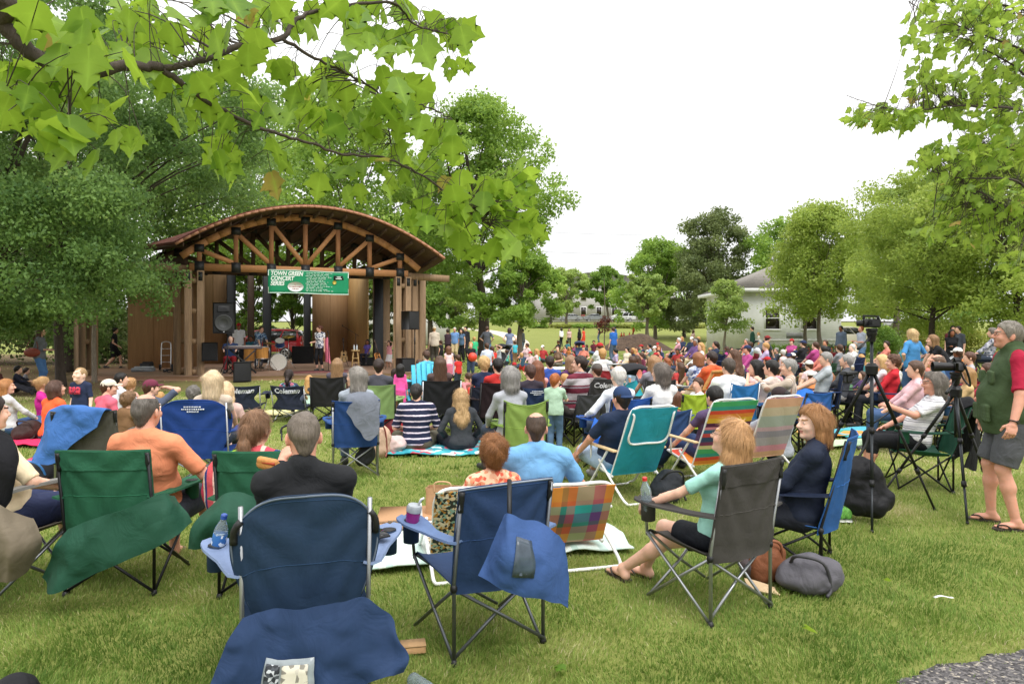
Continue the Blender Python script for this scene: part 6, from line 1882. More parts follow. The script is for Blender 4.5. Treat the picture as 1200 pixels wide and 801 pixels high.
ch9,bf9=camp_chair('taupe folding chair with a plastic armrest cut off by the left edge',l9,f9,'7a7062','grey',.56,.98,False,None,group=None,sag=.05)
mb=MB();mb.sheet(lambda u,v:np.stack([.31+(u-.5)*.065*(1-.3*(v-.5)**2),-.34+.66*v,.66+.05*v+.03*np.sin(v*3.1)],-1),5,14,.02);mb.build('armrest',paint('8d8b88',.35,name='grey_plastic'),ch9,True,auto=50)
mb=MB();mb.tube([(.31,-.3,.65),(.30,-.27,.42)],.016,8);mb.tube([(.31,.26,.69),(.29,.27,.42)],.016,8);mb.build('arm_support',GRF,ch9,True)
person('person','person in a cream shirt and navy shorts cut off by the left edge',(l9[0]-.02,l9[1]+.04),f9,'chairarm',1.70,1.15,.04,shirt='e6d3b0',sleeve=.95,bottom='2b3352',blen=.75,hair='short',hairc='db',res=.012,fine=True,strands=600,look=(0,0),shoe='4a4038')
ZIG=cloth('c9a878',.7,.2,pattern=('floral',['2a3a3a','d9c29a','c08a3e','8fb0a0','e2d6bc','3a3a30'],55))
PLAID=NT('plaid');co_=PLAID.coord();sp_=PLAID.n('ShaderNodeSeparateXYZ');PLAID.l(co_,sp_.inputs[0])
ra=PLAID.ramp(PLAID.math('FRACT',PLAID.math('MULTIPLY',sp_.outputs[2],2.1)),[(0,srgb('d8863a')),(.28,srgb('c8a23a')),(.42,srgb('b8543a')),(.55,srgb('35624a')),(.62,srgb('5a3a7a')),(.78,srgb('2aa0a0')),(.92,srgb('d86a3a'))],'CONSTANT')
rb=PLAID.ramp(PLAID.math('FRACT',PLAID.math('MULTIPLY',sp_.outputs[0],2.3)),[(0,srgb('2aa5a5')),(.3,srgb('6a3a8a')),(.5,srgb('d8943a')),(.75,srgb('37664a')),(.85,srgb('c05a3a'))],'CONSTANT')
PLAID.base(PLAID.mix(.45,ra,rb));PLAID.set(Roughness=.7)
fL=15
lL=(-.36,5.02,0);lR=(.36,5.22,0)
beach_chair('low white tube chair with a patterned zigzag back',lL,fL,.52,frame='white',arms=None,z0=.13,top=.62,rec=.24,mat_=ZIG,loop=False,group=None)
beach_chair('low white tube chair with a bright plaid back',lR,fL,.56,frame='white',arms='grey',z0=.13,top=.60,rec=.24,mat_=PLAID.m,loop=False,group=None)
person('person','woman with tousled auburn hair in the low zigzag chair',(lL[0]+.20,lL[1]-.02,-.07),fL,'beach',1.60,1.0,0,True,shirt='d98a72',shirtmat=cloth('d98a72',.8,.3,pattern=('floral',['e0936f','f0c9a8','d8604a','e8b090'],40)),sleeve=.6,bottom='39414f',hair='curly',hairc='8a5a30',res=.010,fine=True,strands=5200,look=(0,-10),lean=-14)
person('person','man in a sky blue polo shirt with a thinning crown in the plaid chair',(lR[0]-.19,lR[1]+.02,-.02),fL-8,'beach',1.80,1.22,.03,shirt='74a9d8',sleeve=.8,bottom='7a6f58',blen=.8,hair='balding',hairc='4a3a2e',skin='r',res=.010,fine=True,strands=1600,collar=True,lean=-12,look=(-8,-4))
person('person','grey haired man in a green vest and crimson shirt standing at the right',(4.30,5.86),72,'stand',1.745,1.3,.075,shirt='a81f3c',sleeve=.95,bottom='4f5054',blen=.92,hair='short',hairc='8f877d',skin='r',vest='46573a',res=.009,fine=True,strands=3000,look=(2,-4),glasses=True,eyes=True,sandals=True,shoe='3a322c',watch=True,collar=True,wr=((-.40,.13,.92),(.34,.10,.88)),eh='out',an=((-.13,.02,.08),(.12,.12,.08)),grip=.7,bottommat=cloth('55565a',.85,.6,.12))
def seated(px,Y,label,chair=None,face=None,dx=0,dy=0,pose='chair',**kw):
 x=X(px,Y);f=stage_face(x,Y)if face is None else face
 if chair is not None:
  ck=dict(chair);camp_chair(ck.pop('label'),(x,Y,0),f+ck.pop('df',0),fine=Y<9,**ck)
 fk=dict(res=RES(Y));fk.update(kw)
 hs_=kw.pop('hs',None);fk.pop('hs',None)
 return person('person',label,(x+dx,Y+.03+dy),f+kw.get('df',0),pose,**{k:v for k,v in fk.items()if k!='df'})
camp_chair('royal blue oversized folding chair with a white emblem',(X(238,7.3),7.3,0),8,'1f4592','silver',.64,.96,True,'1f4592',style='round',group=None,logo=(None,.07,'dfe3ea',.84),fine=True)
seated(251,7.5,'woman with pale blonde hair seated in the royal blue chair',None,8,pose='chair',ht=1.62,fem=True,shirt='c7b6a4',hair='mid',hairc='d0b995',fine=False,strands=1200)
camp_chair('grey folding chair covered by a blue jacket on the left',(X(112,7.0),7.0,0),14,'5f5c54','silver',.56,.90,True,group=None)
xj=X(112,7.0)
drape('jacket','blue jacket thrown over the grey chair on the left','jacket',[[(xj-.50,6.80,.42),(xj-.36,6.72,.62),(xj-.24,6.66,.90),(xj-.22,6.86,.84)],[(xj-.34,6.58,.40),(xj-.22,6.60,.66),(xj-.10,6.62,.945),(xj-.08,6.84,.86)],[(xj-.14,6.56,.40),(xj-.06,6.57,.70),(xj+.06,6.60,.95),(xj+.06,6.82,.86)],[(xj+.06,6.56,.60),(xj+.12,6.57,.78),(xj+.22,6.62,.93),(xj+.2,6.84,.84)],[(xj+.24,6.60,.74),(xj+.27,6.62,.84),(xj+.31,6.66,.91),(xj+.28,6.84,.82)]],cloth('3c68a8',.7,.7),.012,36,30,.022,7)
camp_chair('blue folding chair with a grey jacket hung over its right corner',(X(414,7.9),8.0,0),14,'254a86','silver',.50,.90,True,'2f5a9c',group=None)
seated(414,8.0,'grey haired woman in glasses seated with a grey jacket behind her',None,14,dx=.02,dy=.04,ht=1.64,fem=True,shirt='9aa2ac',sleeve=1.7,hair='mid',hairc='8b857d',look=(55,-2),fine=True,strands=1600,glasses=True,bottom='5a6a84',hs=1)
xw=X(414,8.0)
drape('jacket','grey jacket hanging over the corner of the blue chair','jacket',[[(xw+.0,7.66,.78),(xw+.0,7.68,.92),(xw+.02,7.82,.95),(xw+.02,7.96,.80)],[(xw+.12,7.62,.62),(xw+.13,7.64,.90),(xw+.14,7.80,.965),(xw+.14,7.96,.78)],[(xw+.26,7.60,.46),(xw+.27,7.63,.88),(xw+.27,7.80,.95),(xw+.27,7.96,.72)],[(xw+.36,7.66,.52),(xw+.36,7.70,.80),(xw+.34,7.82,.88),(xw+.33,7.94,.70)]],cloth('6d727c',.85,.5),.012,26,26,.015,8)
LOGO=('Coleman',.13,'c9ccd2',.80)
seated(286,12.6,'small boy hidden low in the left of the two low logo chairs',dict(label='low navy logo chair with grey frame, left of the pair by the stage',c='2c3348',frame='silver',w=.66,top=.68,logo=LOGO,style='narrow',group='low chairs with white lettering',seat_z=.30),10,pose='beach',ht=.8,shirt='3a4258',hair='short')if False else camp_chair('low navy logo chair with nobody in it, left of the pair by the stage',(X(286,12.6),12.6,0),10,'2c3348','silver',.66,.68,logo=LOGO,style='narrow',group='low chairs with white lettering',seat_z=.30)
camp_chair('low navy logo chair in front of the girl with a dark ponytail',(X(346,12.6),12.6,0),-8,'2c3348','silver',.62,.68,logo=LOGO,style='narrow',group='low chairs with white lettering',seat_z=.30)
person('person','girl with a dark ponytail and denim jacket in the right low logo chair',(X(341,12.9),12.9),3,'beach',1.5,.9,0,True,shirt='3d4a66',shirtmat=cloth('3d4a66',pattern=('floral',['2b3550','7fa8c0','c8788a','39465f'],22)),hair='pony',hairc='db',res=.018,strands=900)
seated(386,12.0,'child with long light brown hair in the black chair left of the grey haired woman',dict(label='black folding chair left of the grey haired woman',c='232326',frame='black',w=.56,top=.88,group='black folding chairs'),8,dx=.14,ht=1.5,fem=True,shirt='5a5560',hair='long',hairc='8a6a48')
seated(444,10.4,'person with short dark hair behind the pale green chair',dict(label='pale green folding chair with a cup pocket by the red cooler',c='8fae6a',frame='black',w=.52,top=.88,group='lime green folding chairs'),6,ht=1.62,shirt='4a4a52',hair='short',hairc='db')
seated(514,11.0,'woman with long brown hair in the wide black chair',dict(label='wide black folding chair behind the striped shirt man',c='1f2022',frame='silver',w=.60,top=.90,group='black folding chairs'),16,ht=1.66,fem=True,shirt='5a4a48',hair='long',hairc='4e3626')
seated(579,10.6,'boy with short dark hair and red shirt in the maroon and black chair',dict(label='black folding chair with a dark maroon centre',c='2a1a1e',frame='black',w=.62,top=.90,group='black folding chairs'),20,ht=1.62,shirt='b8322e',hair='short',hairc='bk',dx=.03)
person('person','woman with frizzy blonde hair and navy top beside the boy in red',(X(566,11.1),11.1),15,'chair',1.62,1,0,True,shirt='2c3450',hair='curly',hairc='lb',res=.018,strands=900)
camp_chair('navy folding chair under the frizzy blonde woman',(X(566,11.1),11.0,0),15,'2a3040','black',.5,.80,fine=False)
seated(600,7.75,'grey haired woman in a grey sweatshirt beside the lime chair',None,22,dx=-.03,ht=1.64,fem=True,shirt='a9abb2',sleeve=1.9,hair='bob',hairc='8e8a86',res=.014,strands=1600,lean=-4)
camp_chair('lime green folding chair with sagging top in the middle of the lawn',(X(611,7.95),7.75,0),8,'93b055','black',.47,.93,True,'8cab4c',dip=.06,group='lime green folding chairs')
seated(619,9.9,'person with short brown hair in the navy lettered chair',dict(label='navy folding chair with white letters on its top',c='22365c',frame='black',w=.40,top=.88,logo=(None,.10,'d6dae2',.88),group=None),20,ht=1.5,shirt='39323c',hair='short',hairc='4a3128')
person('person','girl with long red brown hair and pink top beside the navy lettered chair',(X(627,10.5),10.5),20,'chair',1.56,.9,0,True,shirt='e7a39c',hair='long',hairc='7a4a30',res=.018,strands=800)
camp_chair('dark red folding chair under the girl with red brown hair',(X(628,10.5),10.45,0),18,'4a2228','black',.5,.78,fine=False)
seated(697,11.0,'child in a grey cap low in the charcoal logo chair',dict(label='charcoal logo chair beside the man in maroon stripes',c='3d3c3c',frame='black',w=.54,top=.93,logo=('Coleman',.115,'b9b9bb',.82),group='charcoal chairs with white lettering'),24,ht=1.40,shirt='4a4846',hair='short',hat='cap',hatc='5a5450',pose='chair')
MAR=cloth('7a3040',.85,.3,pattern=(2,[(0,'b8b0b4'),(.45,'6e2a3a'),(.8,'8a8088'),(.9,'6e2a3a')],.22))
person('person','man with glasses in a maroon striped shirt looking left',(X(674,10.2),10.2),40,'chair',1.74,1.1,.02,shirtmat=MAR,sleeve=.9,hair='short',hairc='db',res=.013,fine=True,strands=700,glasses=True,look=(35,-5),bottom='54504c')
camp_chair('dark grey folding chair holding the man in maroon stripes',(X(674,10.2),10.15,0),40,'45464a','black',.54,.76,fine=False)
person('person','red haired toddler in a mint polo shirt standing by the lime chair',(X(650,9.3),9.3),-10,'reach',1.04,1.05,0,shirt='a9c6ac',sleeve=.8,bottom='56708c',hair='short',hairc='a8602e',res=.011,fine=True,strands=1300,an=((-.10,-.02,.08),(.10,.03,.08)),look=(-15,0),shoe='4a4a50')
person('person','small child in pink sitting close to the red haired toddler',(X(664,10.9),10.9),30,'cross',.95,1,0,True,shirt='e8a8a4',hair='short',hairc='b98d56',res=.016,dz=.42)
camp_chair('pink child size folding chair next to the mint toddler',(X(664,10.9),10.95,0),30,'b0707c','black',.36,.62,fine=False,seat_z=.40)
person('person','person in a dark purple top seated left of the man in maroon stripes',(X(665,12.0),12.0),30,'chair',1.6,1,0,True,shirt='54305e',hair='mid',hairc='8a6a50',res=.018)
person('person','person in a bright blue tee seated just behind the toddler',(X(643,12.4),12.4),10,'chair',1.55,1,0,shirt='3b58a8',hair='short',hairc='db',res=.018)
for(px,Y,lab)in((665,12.0,'plum folding chair mostly hidden left of the striped man'),(643,12.4,'dark blue folding chair mostly hidden by the toddler')):
 camp_chair(lab,(X(px,Y),Y-.04,0),25,'3a3346' if px>650 else '2c3f66','black',.5,.74,fine=False)
seated(761,11.0,'woman with straight light brown hair in the right charcoal chair',dict(label='charcoal logo chair of the woman with light brown hair',c='3d3c3c',frame='black',w=.54,top=.90,logo=('Coleman',.115,'b9b9bb',.82),group='charcoal chairs with white lettering'),22,ht=1.68,fem=True,shirt='8a8690',hair='mid',hairc='9a7450',dx=.02)
seated(722,8.2,'white haired man in a white shirt seated in the blue chair',dict(label='blue folding chair with a drooping blue carry bag',c='2356a8',frame='black',w=.56,top=.90,group=None),26,ht=1.60,shirt='dfe3e8',sleeve=1.85,hair='short',hairc='wh',fine=True,strands=1500,look=(-10,-6),bottom='3d4a60',skin='p',lean=-8,wr=((-.30,.24,.65),(.2,.3,.6)))
person('person','woman with bobbed grey hair and white top behind the teal chair',(X(770,8.6),8.6),20,'chair',1.66,1.1,.02,True,shirt='eeeeec',sleeve=.8,hair='bob',hairc='6f665e',res=.013,fine=True,strands=2200,look=(28,-4))
camp_chair('blue folding chair under the woman with bobbed grey hair',(X(770,8.6),8.55,0),20,'3a5a8c','silver',.54,.72,fine=False)
TF=24
beach_chair('teal beach chair with wooden armrests and a white tube loop',(X(733,7.0),7.05,0),TF,.52,'2b98ac','white','wood',.25,.95,.36,group=None)
person('person','man in a navy cap and navy tee lounging in the teal beach chair',(X(727,7.0)-.06,7.12),TF,'beach',1.70,1.15,.03,shirt='243048',sleeve=.85,bottom='9fb4cc',blen=.9,hair='short',hairc='db',hat='backcap',hatc='2b3f63',res=.012,fine=True,look=(0,-6),skin='r',shoe='8a8a8a',P=(0,0,.34),an=((-.16,.74,.08),(.18,.72,.08)))
RB=cloth('888888',.65,.2,pattern=(2,[(0,'3a4a6a'),(.10,'c84a4a'),(.18,'3f6a8a'),(.26,'d88a9a'),(.32,'5a2a4a'),(.40,'e0b03a'),(.5,'e08a3a'),(.58,'d8503a'),(.66,'3a9a8a'),(.74,'4aa86a'),(.84,'d8c890'),(.92,'7a3a5a')],.52))
PKS=cloth('ccaaaa',.65,.2,pattern=(2,[(0,'a8b0a8'),(.2,'c9b9a0'),(.36,'d8a88a'),(.52,'d894a8'),(.64,'b0a8b0'),(.8,'9a94a4'),(.92,'c8a8b4')],.62))
beach_chair('beach chair with bright rainbow stripes across its back',(X(826,7.5),7.5,0),22,.56,frame='white',arms='wood',z0=.26,top=.97,rec=.34,mat_=RB,loop=False,group='striped beach chairs')
person('person','black haired person sunk in the rainbow striped chair',(X(828,7.6),7.65),22,'beach',1.62,1,0,shirt='5a4a6a',hair='short',hairc='bk',res=.014,bottom='2b3a5c',P=(0,0,.34),an=((-.16,.74,.08),(.18,.72,.08)))
beach_chair('beach chair with faded pink and tan stripes',(X(884,7.9),7.9,0),24,.52,frame='white',arms=None,z0=.26,top=.96,rec=.30,mat_=PKS,loop=False,group='striped beach chairs')
person('person','person in a pale grey sweatshirt seated beside the faded striped chair',(X(914,8.1),8.1),30,'knees',1.66,1.15,.02,True,shirt='a6abb4',sleeve=1.9,hair='bun',hairc='bk',hat='wrap',hatc='3a2f30',res=.014,dz=.10,lean=-2)
seated(856,9.6,'broad man in a white tee in front of the bright blue chair',dict(label='bright blue folding chair with a pointed sagging top',c='2b78bd',frame='silver',w=.46,top=.97,dip=.05,group=None),20,ht=1.72,build=1.25,belly=.03,shirt='f0f0ee',sleeve=.85,hair='short',hairc='4a4038',dx=-.08,strands=800)
camp_chair('small empty chartreuse folding chair',(X(803,9.4),9.4,0),10,'b5d23a','black',.36,.84,dip=.02,fine=True,group=None)
person('person','young man in a white tee propped up on the grass behind the chartreuse chair',(X(806,11.5),11.5),100,'legs',1.68,1,0,shirt='eceeee',hair='short',hairc='br',res=.016,look=(30,0),bottom='3f5a8a')
person('person','girl with brown hair sitting low by the chartreuse chair',(X(797,10.4),10.4),60,'cross',1.35,1,0,True,shirt='b47a74',hair='mid',hairc='6a4430',res=.016,strands=600)
person('person','man in an orange tee in the wooden framed chair',(X(829,12.2),12.2),35,'chair',1.74,1.1,.02,shirt='d8643c',sleeve=.8,hair='short',hairc='db',res=.016,bottom='b8a888',blen=.8)
wc=thing('wooden_chair','wooden folding chair with an orange slung back','folding chair',(X(830,12.2),12.15,0),R(35))
for sd in(-1,1):
 mb=MB();mb.beam((sd*.27,-.30,.95),(sd*.27,.3,.02),.03,.05);mb.build('leg',wood_mat('beech','c08a4a',1),wc);mb=MB();mb.beam((sd*.23,-.3,.02),(sd*.23,.28,.45),.03,.05);mb.build('leg',wood_mat('beech','c08a4a',1),wc)
 mb=MB();mb.beam((sd*.29,-.2,.64),(sd*.29,.3,.62),.06,.025);mb.build('armrest',wood_mat('beech','c08a4a',1),wc)
mb=MB();mb.beam((-.3,-.31,.96),(.3,-.31,.96),.03,.05);mb.build('top_rail',wood_mat('beech','c08a4a',1),wc)
mb=MB();mb.sheet(lambda u,v:np.stack([(u-.5)*.44,-.30+.45*(1-v)-.05*np.sin(v*3.1),.38+.56*v-.06*np.sin(np.pi*v)],-1),8,14,.006);mb.build('sling',cloth('d8742e',.7,.3),wc,True)
FLW=cloth('aab4cc',.8,.3,pattern=('floral',['dfe3ea','8a9cc4','b8c4dc','5a6a9a'],24))
person('person','woman with reddish short hair in a blue flowered top',(X(814,13.0),13.0),25,'chair',1.62,1.05,.0,True,shirtmat=FLW,hair='bob',hairc='8a5a3a',res=.018)
person('person','woman with very long brown hair in a beige top kneeling up',(X(862,12.8),12.8),30,'kneel',1.72,1.05,0,True,shirt='a8978c',sleeve=1.5,hair='long',hairc='5a3c28',res=.016,strands=1200,dz=.18,look=(40,0))
person('person','black haired woman with a bob and pale pink top turned left',(X(879,10.2),10.2),55,'chair',1.60,1.0,0,True,shirt='d8b4b0',hair='mid',hairc='bk',res=.014,strands=1000,look=(20,0))
person('person','dark haired person raising both hands to the face',(X(897,10.0),10.0),40,'chair',1.62,1.0,0,True,shirt='e0cfc4',hair='short',hairc='bk',res=.014,wr=((-.10,.24,1.02),(.10,.24,1.02)),look=(5,-6))
person('person','grey haired man in a striped tan jacket resting his chin on his hand',(X(916,9.6),9.6),62,'chair',1.70,1.05,.02,shirtmat=cloth('b0a090',.8,.3,pattern=(0,[(0,'b8a898'),(.5,'8a7a6e'),(.62,'d8ccc0'),(.85,'9a7a68')],.13)),sleeve=1.8,hair='short',hairc='gr',res=.013,fine=True,strands=800,wr=((-.05,.30,.98),(.18,.30,.62)),look=(12,-4))
for(px,Y,f,lab,cc)in((814,13.0,25,'white folding chair under the woman in the flowered top','d0d0cc'),(879,10.2,55,'pale blue folding chair of the black haired woman','6a8ab0'),(897,10.0,40,'blue folding chair of the person hiding the face','2f6ab0'),(916,9.6,62,'black folding chair of the man resting his chin','1e1e20')):
 camp_chair(lab,(X(px,Y),Y-.03,0),f,cc,'black' if px>820 else 'white',.52,.80,fine=False)
camp_chair('blue folding chair with its bag hanging, in front of the grey tee man',(X(942,9.6),9.6,0),15,'2a62ae','black',.42,.84,fine=True,group=None)
seated(962,11.8,'grey haired man in a pale grey tee holding his knee',dict(label='navy folding chair of the man holding his knee',c='22345e',frame='black',w=.54,top=.92,group=None),70,ht=1.74,build=1.1,shirt='aab0b4',sleeve=.8,hair='short',hairc='gr',res=.016,wr=((-.16,.42,.62),(.12,.40,.62)),look=(10,0),bottom='33363c',strands=500)
person('person','girl in a coral hooded top seated right of the grey tee man',(X(976,13.4),13.4),50,'cross',1.4,1,0,True,shirt='ee7d74',sleeve=1.8,hair='long',hairc='8a5a3c',res=.018,hood=True,dz=.08)
person('person','older woman in a dark grey jacket reading, right of the coral top',(X(985,12.2),12.2),60,'chair',1.62,1.1,.02,True,shirt='4e5056',sleeve=1.9,hair='short',hairc='gr',res=.016,look=(0,-12),bottom='b8b4b0')
camp_chair('dark folding chair under the woman in the dark grey jacket',(X(985,12.2),12.15,0),60,'303236','black',.52,.76,fine=False)
l24=(X(1078,7.35),7.35,0);f24=72
camp_chair('green folding chair draped with a black jacket at the right',l24,f24,'2a6a52','black',.55,.90,True,'24503f',group=None,recline=.16)
STW=cloth('d8d6d8',.8,.35,pattern=(2,[(0,'e6e4e6'),(.6,'8c8a94'),(.7,'e6e4e6'),(.85,'b0aeb6')],.075))
person('person','grey haired woman in a white striped shirt seated sideways by the tripod',(l24[0]-.05,l24[1]),f24,'chair',1.66,1.15,.04,True,shirtmat=STW,sleeve=.85,bottom='1f2024',blen=1.35,hair='bob',hairc='7d756c',skin='r',res=.011,fine=True,strands=2600,look=(10,0),wr=((-.12,.26,.88),(.16,.30,.60)),lean=-22,glasses=True,shoe='c8c8ca')
xk,yk=l24[0],l24[1]
kb_=np.array((math.sin(R(f24)),-math.cos(R(f24))));kr=np.array((math.cos(R(f24)),math.sin(R(f24))))
def K24(a,b,z):return(xk+kr[0]*a+kb_[0]*b,yk+kr[1]*a+kb_[1]*b,z)
drape('jacket','black jacket hung over the green chair at the right','jacket',[[K24(-.40,.30,.30),K24(-.36,.40,.60),K24(-.28,.44,.90),K24(-.22,.30,.86)],[K24(-.20,.46,.26),K24(-.18,.50,.60),K24(-.12,.46,.96),K24(-.12,.30,.90)],[K24(0,.50,.40),K24(0,.52,.66),K24(.04,.47,.97),K24(.02,.30,.90)],[K24(.20,.48,.36),K24(.20,.50,.64),K24(.16,.46,.95),K24(.14,.30,.88)],[K24(.38,.40,.22),K24(.36,.44,.56),K24(.28,.42,.90),K24(.24,.30,.84)]],cloth('17171a',.9,.6),.012,34,30,.020,7)
person('person','brown haired person in a pink top turned left behind the striped shirt',(X(1064,9.4),9.4),68,'chair',1.66,1.1,.02,True,shirt='e2b7bd',sleeve=1.5,hair='short',hairc='5a4234',res=.013,strands=900,bottom='40577c',look=(5,0))
camp_chair('navy folding chair of the person in the pink top',(X(1066,9.4),9.38,0),68,'243256','black',.54,.92,fine=True,group=None)
person('person','man in a steel blue polo looking left behind the pink top',(X(1090,10.3),10.3),66,'chair',1.78,1.2,.03,shirt='3f6488',sleeve=.85,hair='balding',hairc='6a5444',res=.013,fine=True,strands=700,look=(6,0),bottom='b49a70',blen=.8,skin='r')
camp_chair('grey blue folding chair of the man in the steel blue polo',(X(1092,10.3),10.28,0),66,'54678a','black',.54,.86,fine=False)
person('person','woman with curly dark hair in a red top facing left',(X(1040,11.6),11.6),62,'chair',1.64,1.05,0,True,shirt='c42a34',sleeve=1.3,hair='curly',hairc='5a3a28',res=.014,fine=True,strands=900,look=(12,0),bottom='26262c')
person('person','pale haired woman in a white top half hidden by the red top',(X(1027,12.0),12.0),62,'chair',1.60,1.05,0,True,shirt='e4e0e2',sleeve=1.0,hair='bob',hairc='lb',res=.018,bottom='2a2a30')
for(px,Y,lab,cc)in((1042,11.6,'navy folding chair of the woman in red','24345c'),(1028,12.0,'black folding chair of the pale haired woman','26262a')):
 camp_chair(lab,(X(px,Y),Y-.02,0),62,cc,'black',.52,.80,fine=False)
def P_(px,Y,label,pose='stand',face=None,dz=0.0,zz=None,**kw):
 x=X(px,Y);f=stage_face(x,Y)if face is None else face
 kw.setdefault('res',RES(Y))
 return person('person',label,(x,Y,tz(x,Y)if zz is None else zz),f,pose,dz=dz,**kw)
def slim_chair(label,px,Y,face,c,fr='black',w=.52,top=.82,**kw):
 return camp_chair(label,(X(px,Y),Y,tz(0,Y)),face,c,fr,w,top,fine=False,**kw)
BWF=cloth('9aa0ac',.8,.2,pattern=('floral',['e6e6ea','3a4058','c8ccd6','5a6078','f0f0f2'],26))
P_(375,25.3,'woman singer in a black and white patterned dress at the microphone','stand',160,zz=STZ,ht=1.66,fem=True,build=1.15,shirtmat=BWF,sleeve=.5,bottom='1b1b1f',blen=1.6,bottommat=None,hair='bun',hairc='5a3426',look=(-40,0),res=.018,wr=((-.24,.05,.83),(.16,.26,1.10)))
o=tag(None,None,None)if False else None
drape('scarf','pink cloth hanging from the microphone stand by the singer','scarf',[[at(380.5,398,25.2),at(381,412,25.2),at(381.5,424,25.2)],[at(383,395,25.1),at(383.5,410,25.05),at(384,424,25.1)],[at(385,398,25.2),at(386,412,25.2),at(387.5,426,25.2)]],cloth('d8748c',.8,.3),.01,8,10,.02,6)
P_(270,24.4,'bald keyboard player in a navy shirt and red trousers','chair',200,zz=STZ,ht=1.74,build=1.15,shirt='2c3f66',sleeve=1.5,bottom='9c2c34',hair='bald',skin='p',res=.02,wr=((-.2,.46,.78),(.2,.46,.78)))
o=thing('piano_stool','small black stool under the keyboard player','stool',(X(270,24.4),24.4,STZ));mb=MB();mb.box((0,0,.36),(.4,.3,.06),None,.02);mb.build('seat',BLK,o)
for a in(-.15,.15):
 mb=MB();mb.beam((a,-.12,0),(-a,.12,.33),.025,.025);mb.build('leg',BLK,o)
P_(280,27.3,'musician in a white tee and red cap standing behind the keyboard','stand',190,zz=STZ,ht=1.76,shirt='dfe1e4',sleeve=.8,bottom='26262a',hair='short',hairc='db',skin='b',hat='cap',hatc='b32c2c',res=.02)
P_(303,26.8,'musician in a blue flowered shirt bending over the drums','bend',230,zz=STZ,ht=1.74,shirtmat=cloth('3f6088',.8,.2,pattern=('floral',['35567e','7fa0c0','2a4468','b0c4d4'],26)),sleeve=.9,bottom='4a4f5c',hair='short',hairc='br',lean=32,res=.02)
P_(293,28.2,'drummer in a teal shirt seated low behind the conga','chair',180,zz=STZ,ht=1.7,shirt='2f6a7c',sleeve=.9,bottom='3a3a44',hair='short',hairc='bk',skin='b',res=.02)
o=thing('drum_stool','round stool under the drummer in teal','stool',(X(293,28.2),28.2,STZ));mb=MB();mb.lathe([(.16,.33),(.17,.37),(.16,.40)],(0,0,0),16);mb.build('seat',BLK,o,True);mb=MB();mb.tube([(0,0,0),(0,0,.34)],.02,6);mb.build('stem',BLK,o,True)
P_(430,28.6,'girl in a purple top sitting on an amplifier at the right of the stage','chair',170,zz=STZ,ht=1.35,fem=True,shirt='6a5aa8',sleeve=.6,bottom='2a2a34',hair='long',hairc='bk',skin='b',res=.022)
speaker('low black amplifier under the girl in purple',(X(430,28.7),28.7,0),FR,.5,.36,.4,STZ,round_=False)
P_(456.5,27.5,'girl in a pink top and white skirt with arms raised behind the post','stand',150,ht=1.18,fem=True,shirt='e8a0a8',sleeve=.2,bottom='e6e2e4',blen=.6,skirt=True,hair='mid',hairc='db',wr=((-.2,.1,1.7),(.2,.1,1.7)),shoe='c9c9cc')
P_(453,37.5,'man with a blue backpack walking beyond the right posts','walk',-60,ht=1.72,shirt='b8c4d8',bottom='2b2f3a',hair='short',hairc='br')
P_(133,27,'person in dark clothes walking behind the left rear post','walk',-70,zz=.1,ht=1.66,shirt='26282c',bottom='1e1e22',blen=.9,hair='short',hairc='bk')
pw,iw=P_(46,18.9,'woman in a grey sweater and blue jeans standing under the oaks','hold',-78,ht=1.72,fem=True,build=1.1,shirt='6f7278',sleeve=1.8,bottom='4f75a6',hair='mid',hairc='4a3226',res=.016,look=(0,0),wr=((-.1,.2,1.12),(.1,.2,1.12)),shoe='4a3a30')
hb=thing('handbag','reddish brown handbag on the shoulder of the woman under the oaks','handbag',(X(39,18.7),18.65,.93),R(10))
o_=Solid();o_.ell((0,0,.12),(.21,.07,.13),None,.02);V,Q=o_.mesh(.02);link('bag_body',mesh_np('bag_body',V,Q),paint('8c3f30',.5,var=.2),hb)
mb=MB();mb.tube(spline([(-.16,0,.2),(-.08,.03,.42),(.06,.05,.50),(.15,0,.22)],6),.012,6);mb.build('strap',paint('6c2f26',.5),hb,True)
P_(18,18.0,'child in a dark top and white collar sitting in the shade','knees',-70,ht=1.3,shirt='2a2c3c',sleeve=1.6,bottom='26262c',hair='short',hairc='bk',res=.022)
P_(4,17.5,'person in a dark red top sitting at the far left edge in the shade','legs',-80,ht=1.5,shirt='5a3030',bottom='3a3a44',hair='short',hairc='bk',res=.022)
P_(28,19.6,'small child in a white top sitting behind the standing woman','cross',-60,ht=1.0,shirt='8c8a90',bottom='3a3040',hair='short',hairc='db',res=.022)
P_(10,10.9,'woman with wavy strawberry hair and pale grey sweater on the left lawn','side',-30,ht=1.66,fem=True,build=1.15,shirt='c9c9cc',sleeve=1.9,bottom='3e567e',hair='mid',hairc='b07a48',res=.013,fine=True,strands=1800,look=(-30,0))
P_(58,10.15,'woman in a bright orange tee sitting on the pink blanket','cross',-25,ht=1.70,fem=True,build=1.2,shirt='f2663a',sleeve=.8,bottom='3a3c4a',hair='bob',hairc='5a4034',res=.012,fine=True,strands=1600,look=(-10,-12))
P_(53,11.4,'blonde woman in a magenta top behind the orange tee','side',-60,ht=1.66,fem=True,shirt='c42a8c',sleeve=.3,bottom='22242e',hair='bun',hairc='b08a5a',res=.014,strands=900,look=(20,0))
pb,ib=P_(95,9.45,'small boy in a navy tee with a red print facing the camera','stand',172,ht=1.12,build=1.05,shirt='27304a',sleeve=.9,bottom='5a6478',blen=.9,hair='crew',hairc='a98a62',res=.011,fine=True,eyes=True,strands=1500,skin='p',wr=((-.32,.12,.80),(.26,.02,.80)),look=(-6,-8),smile=True)
mb=MB();bm=ib['T']
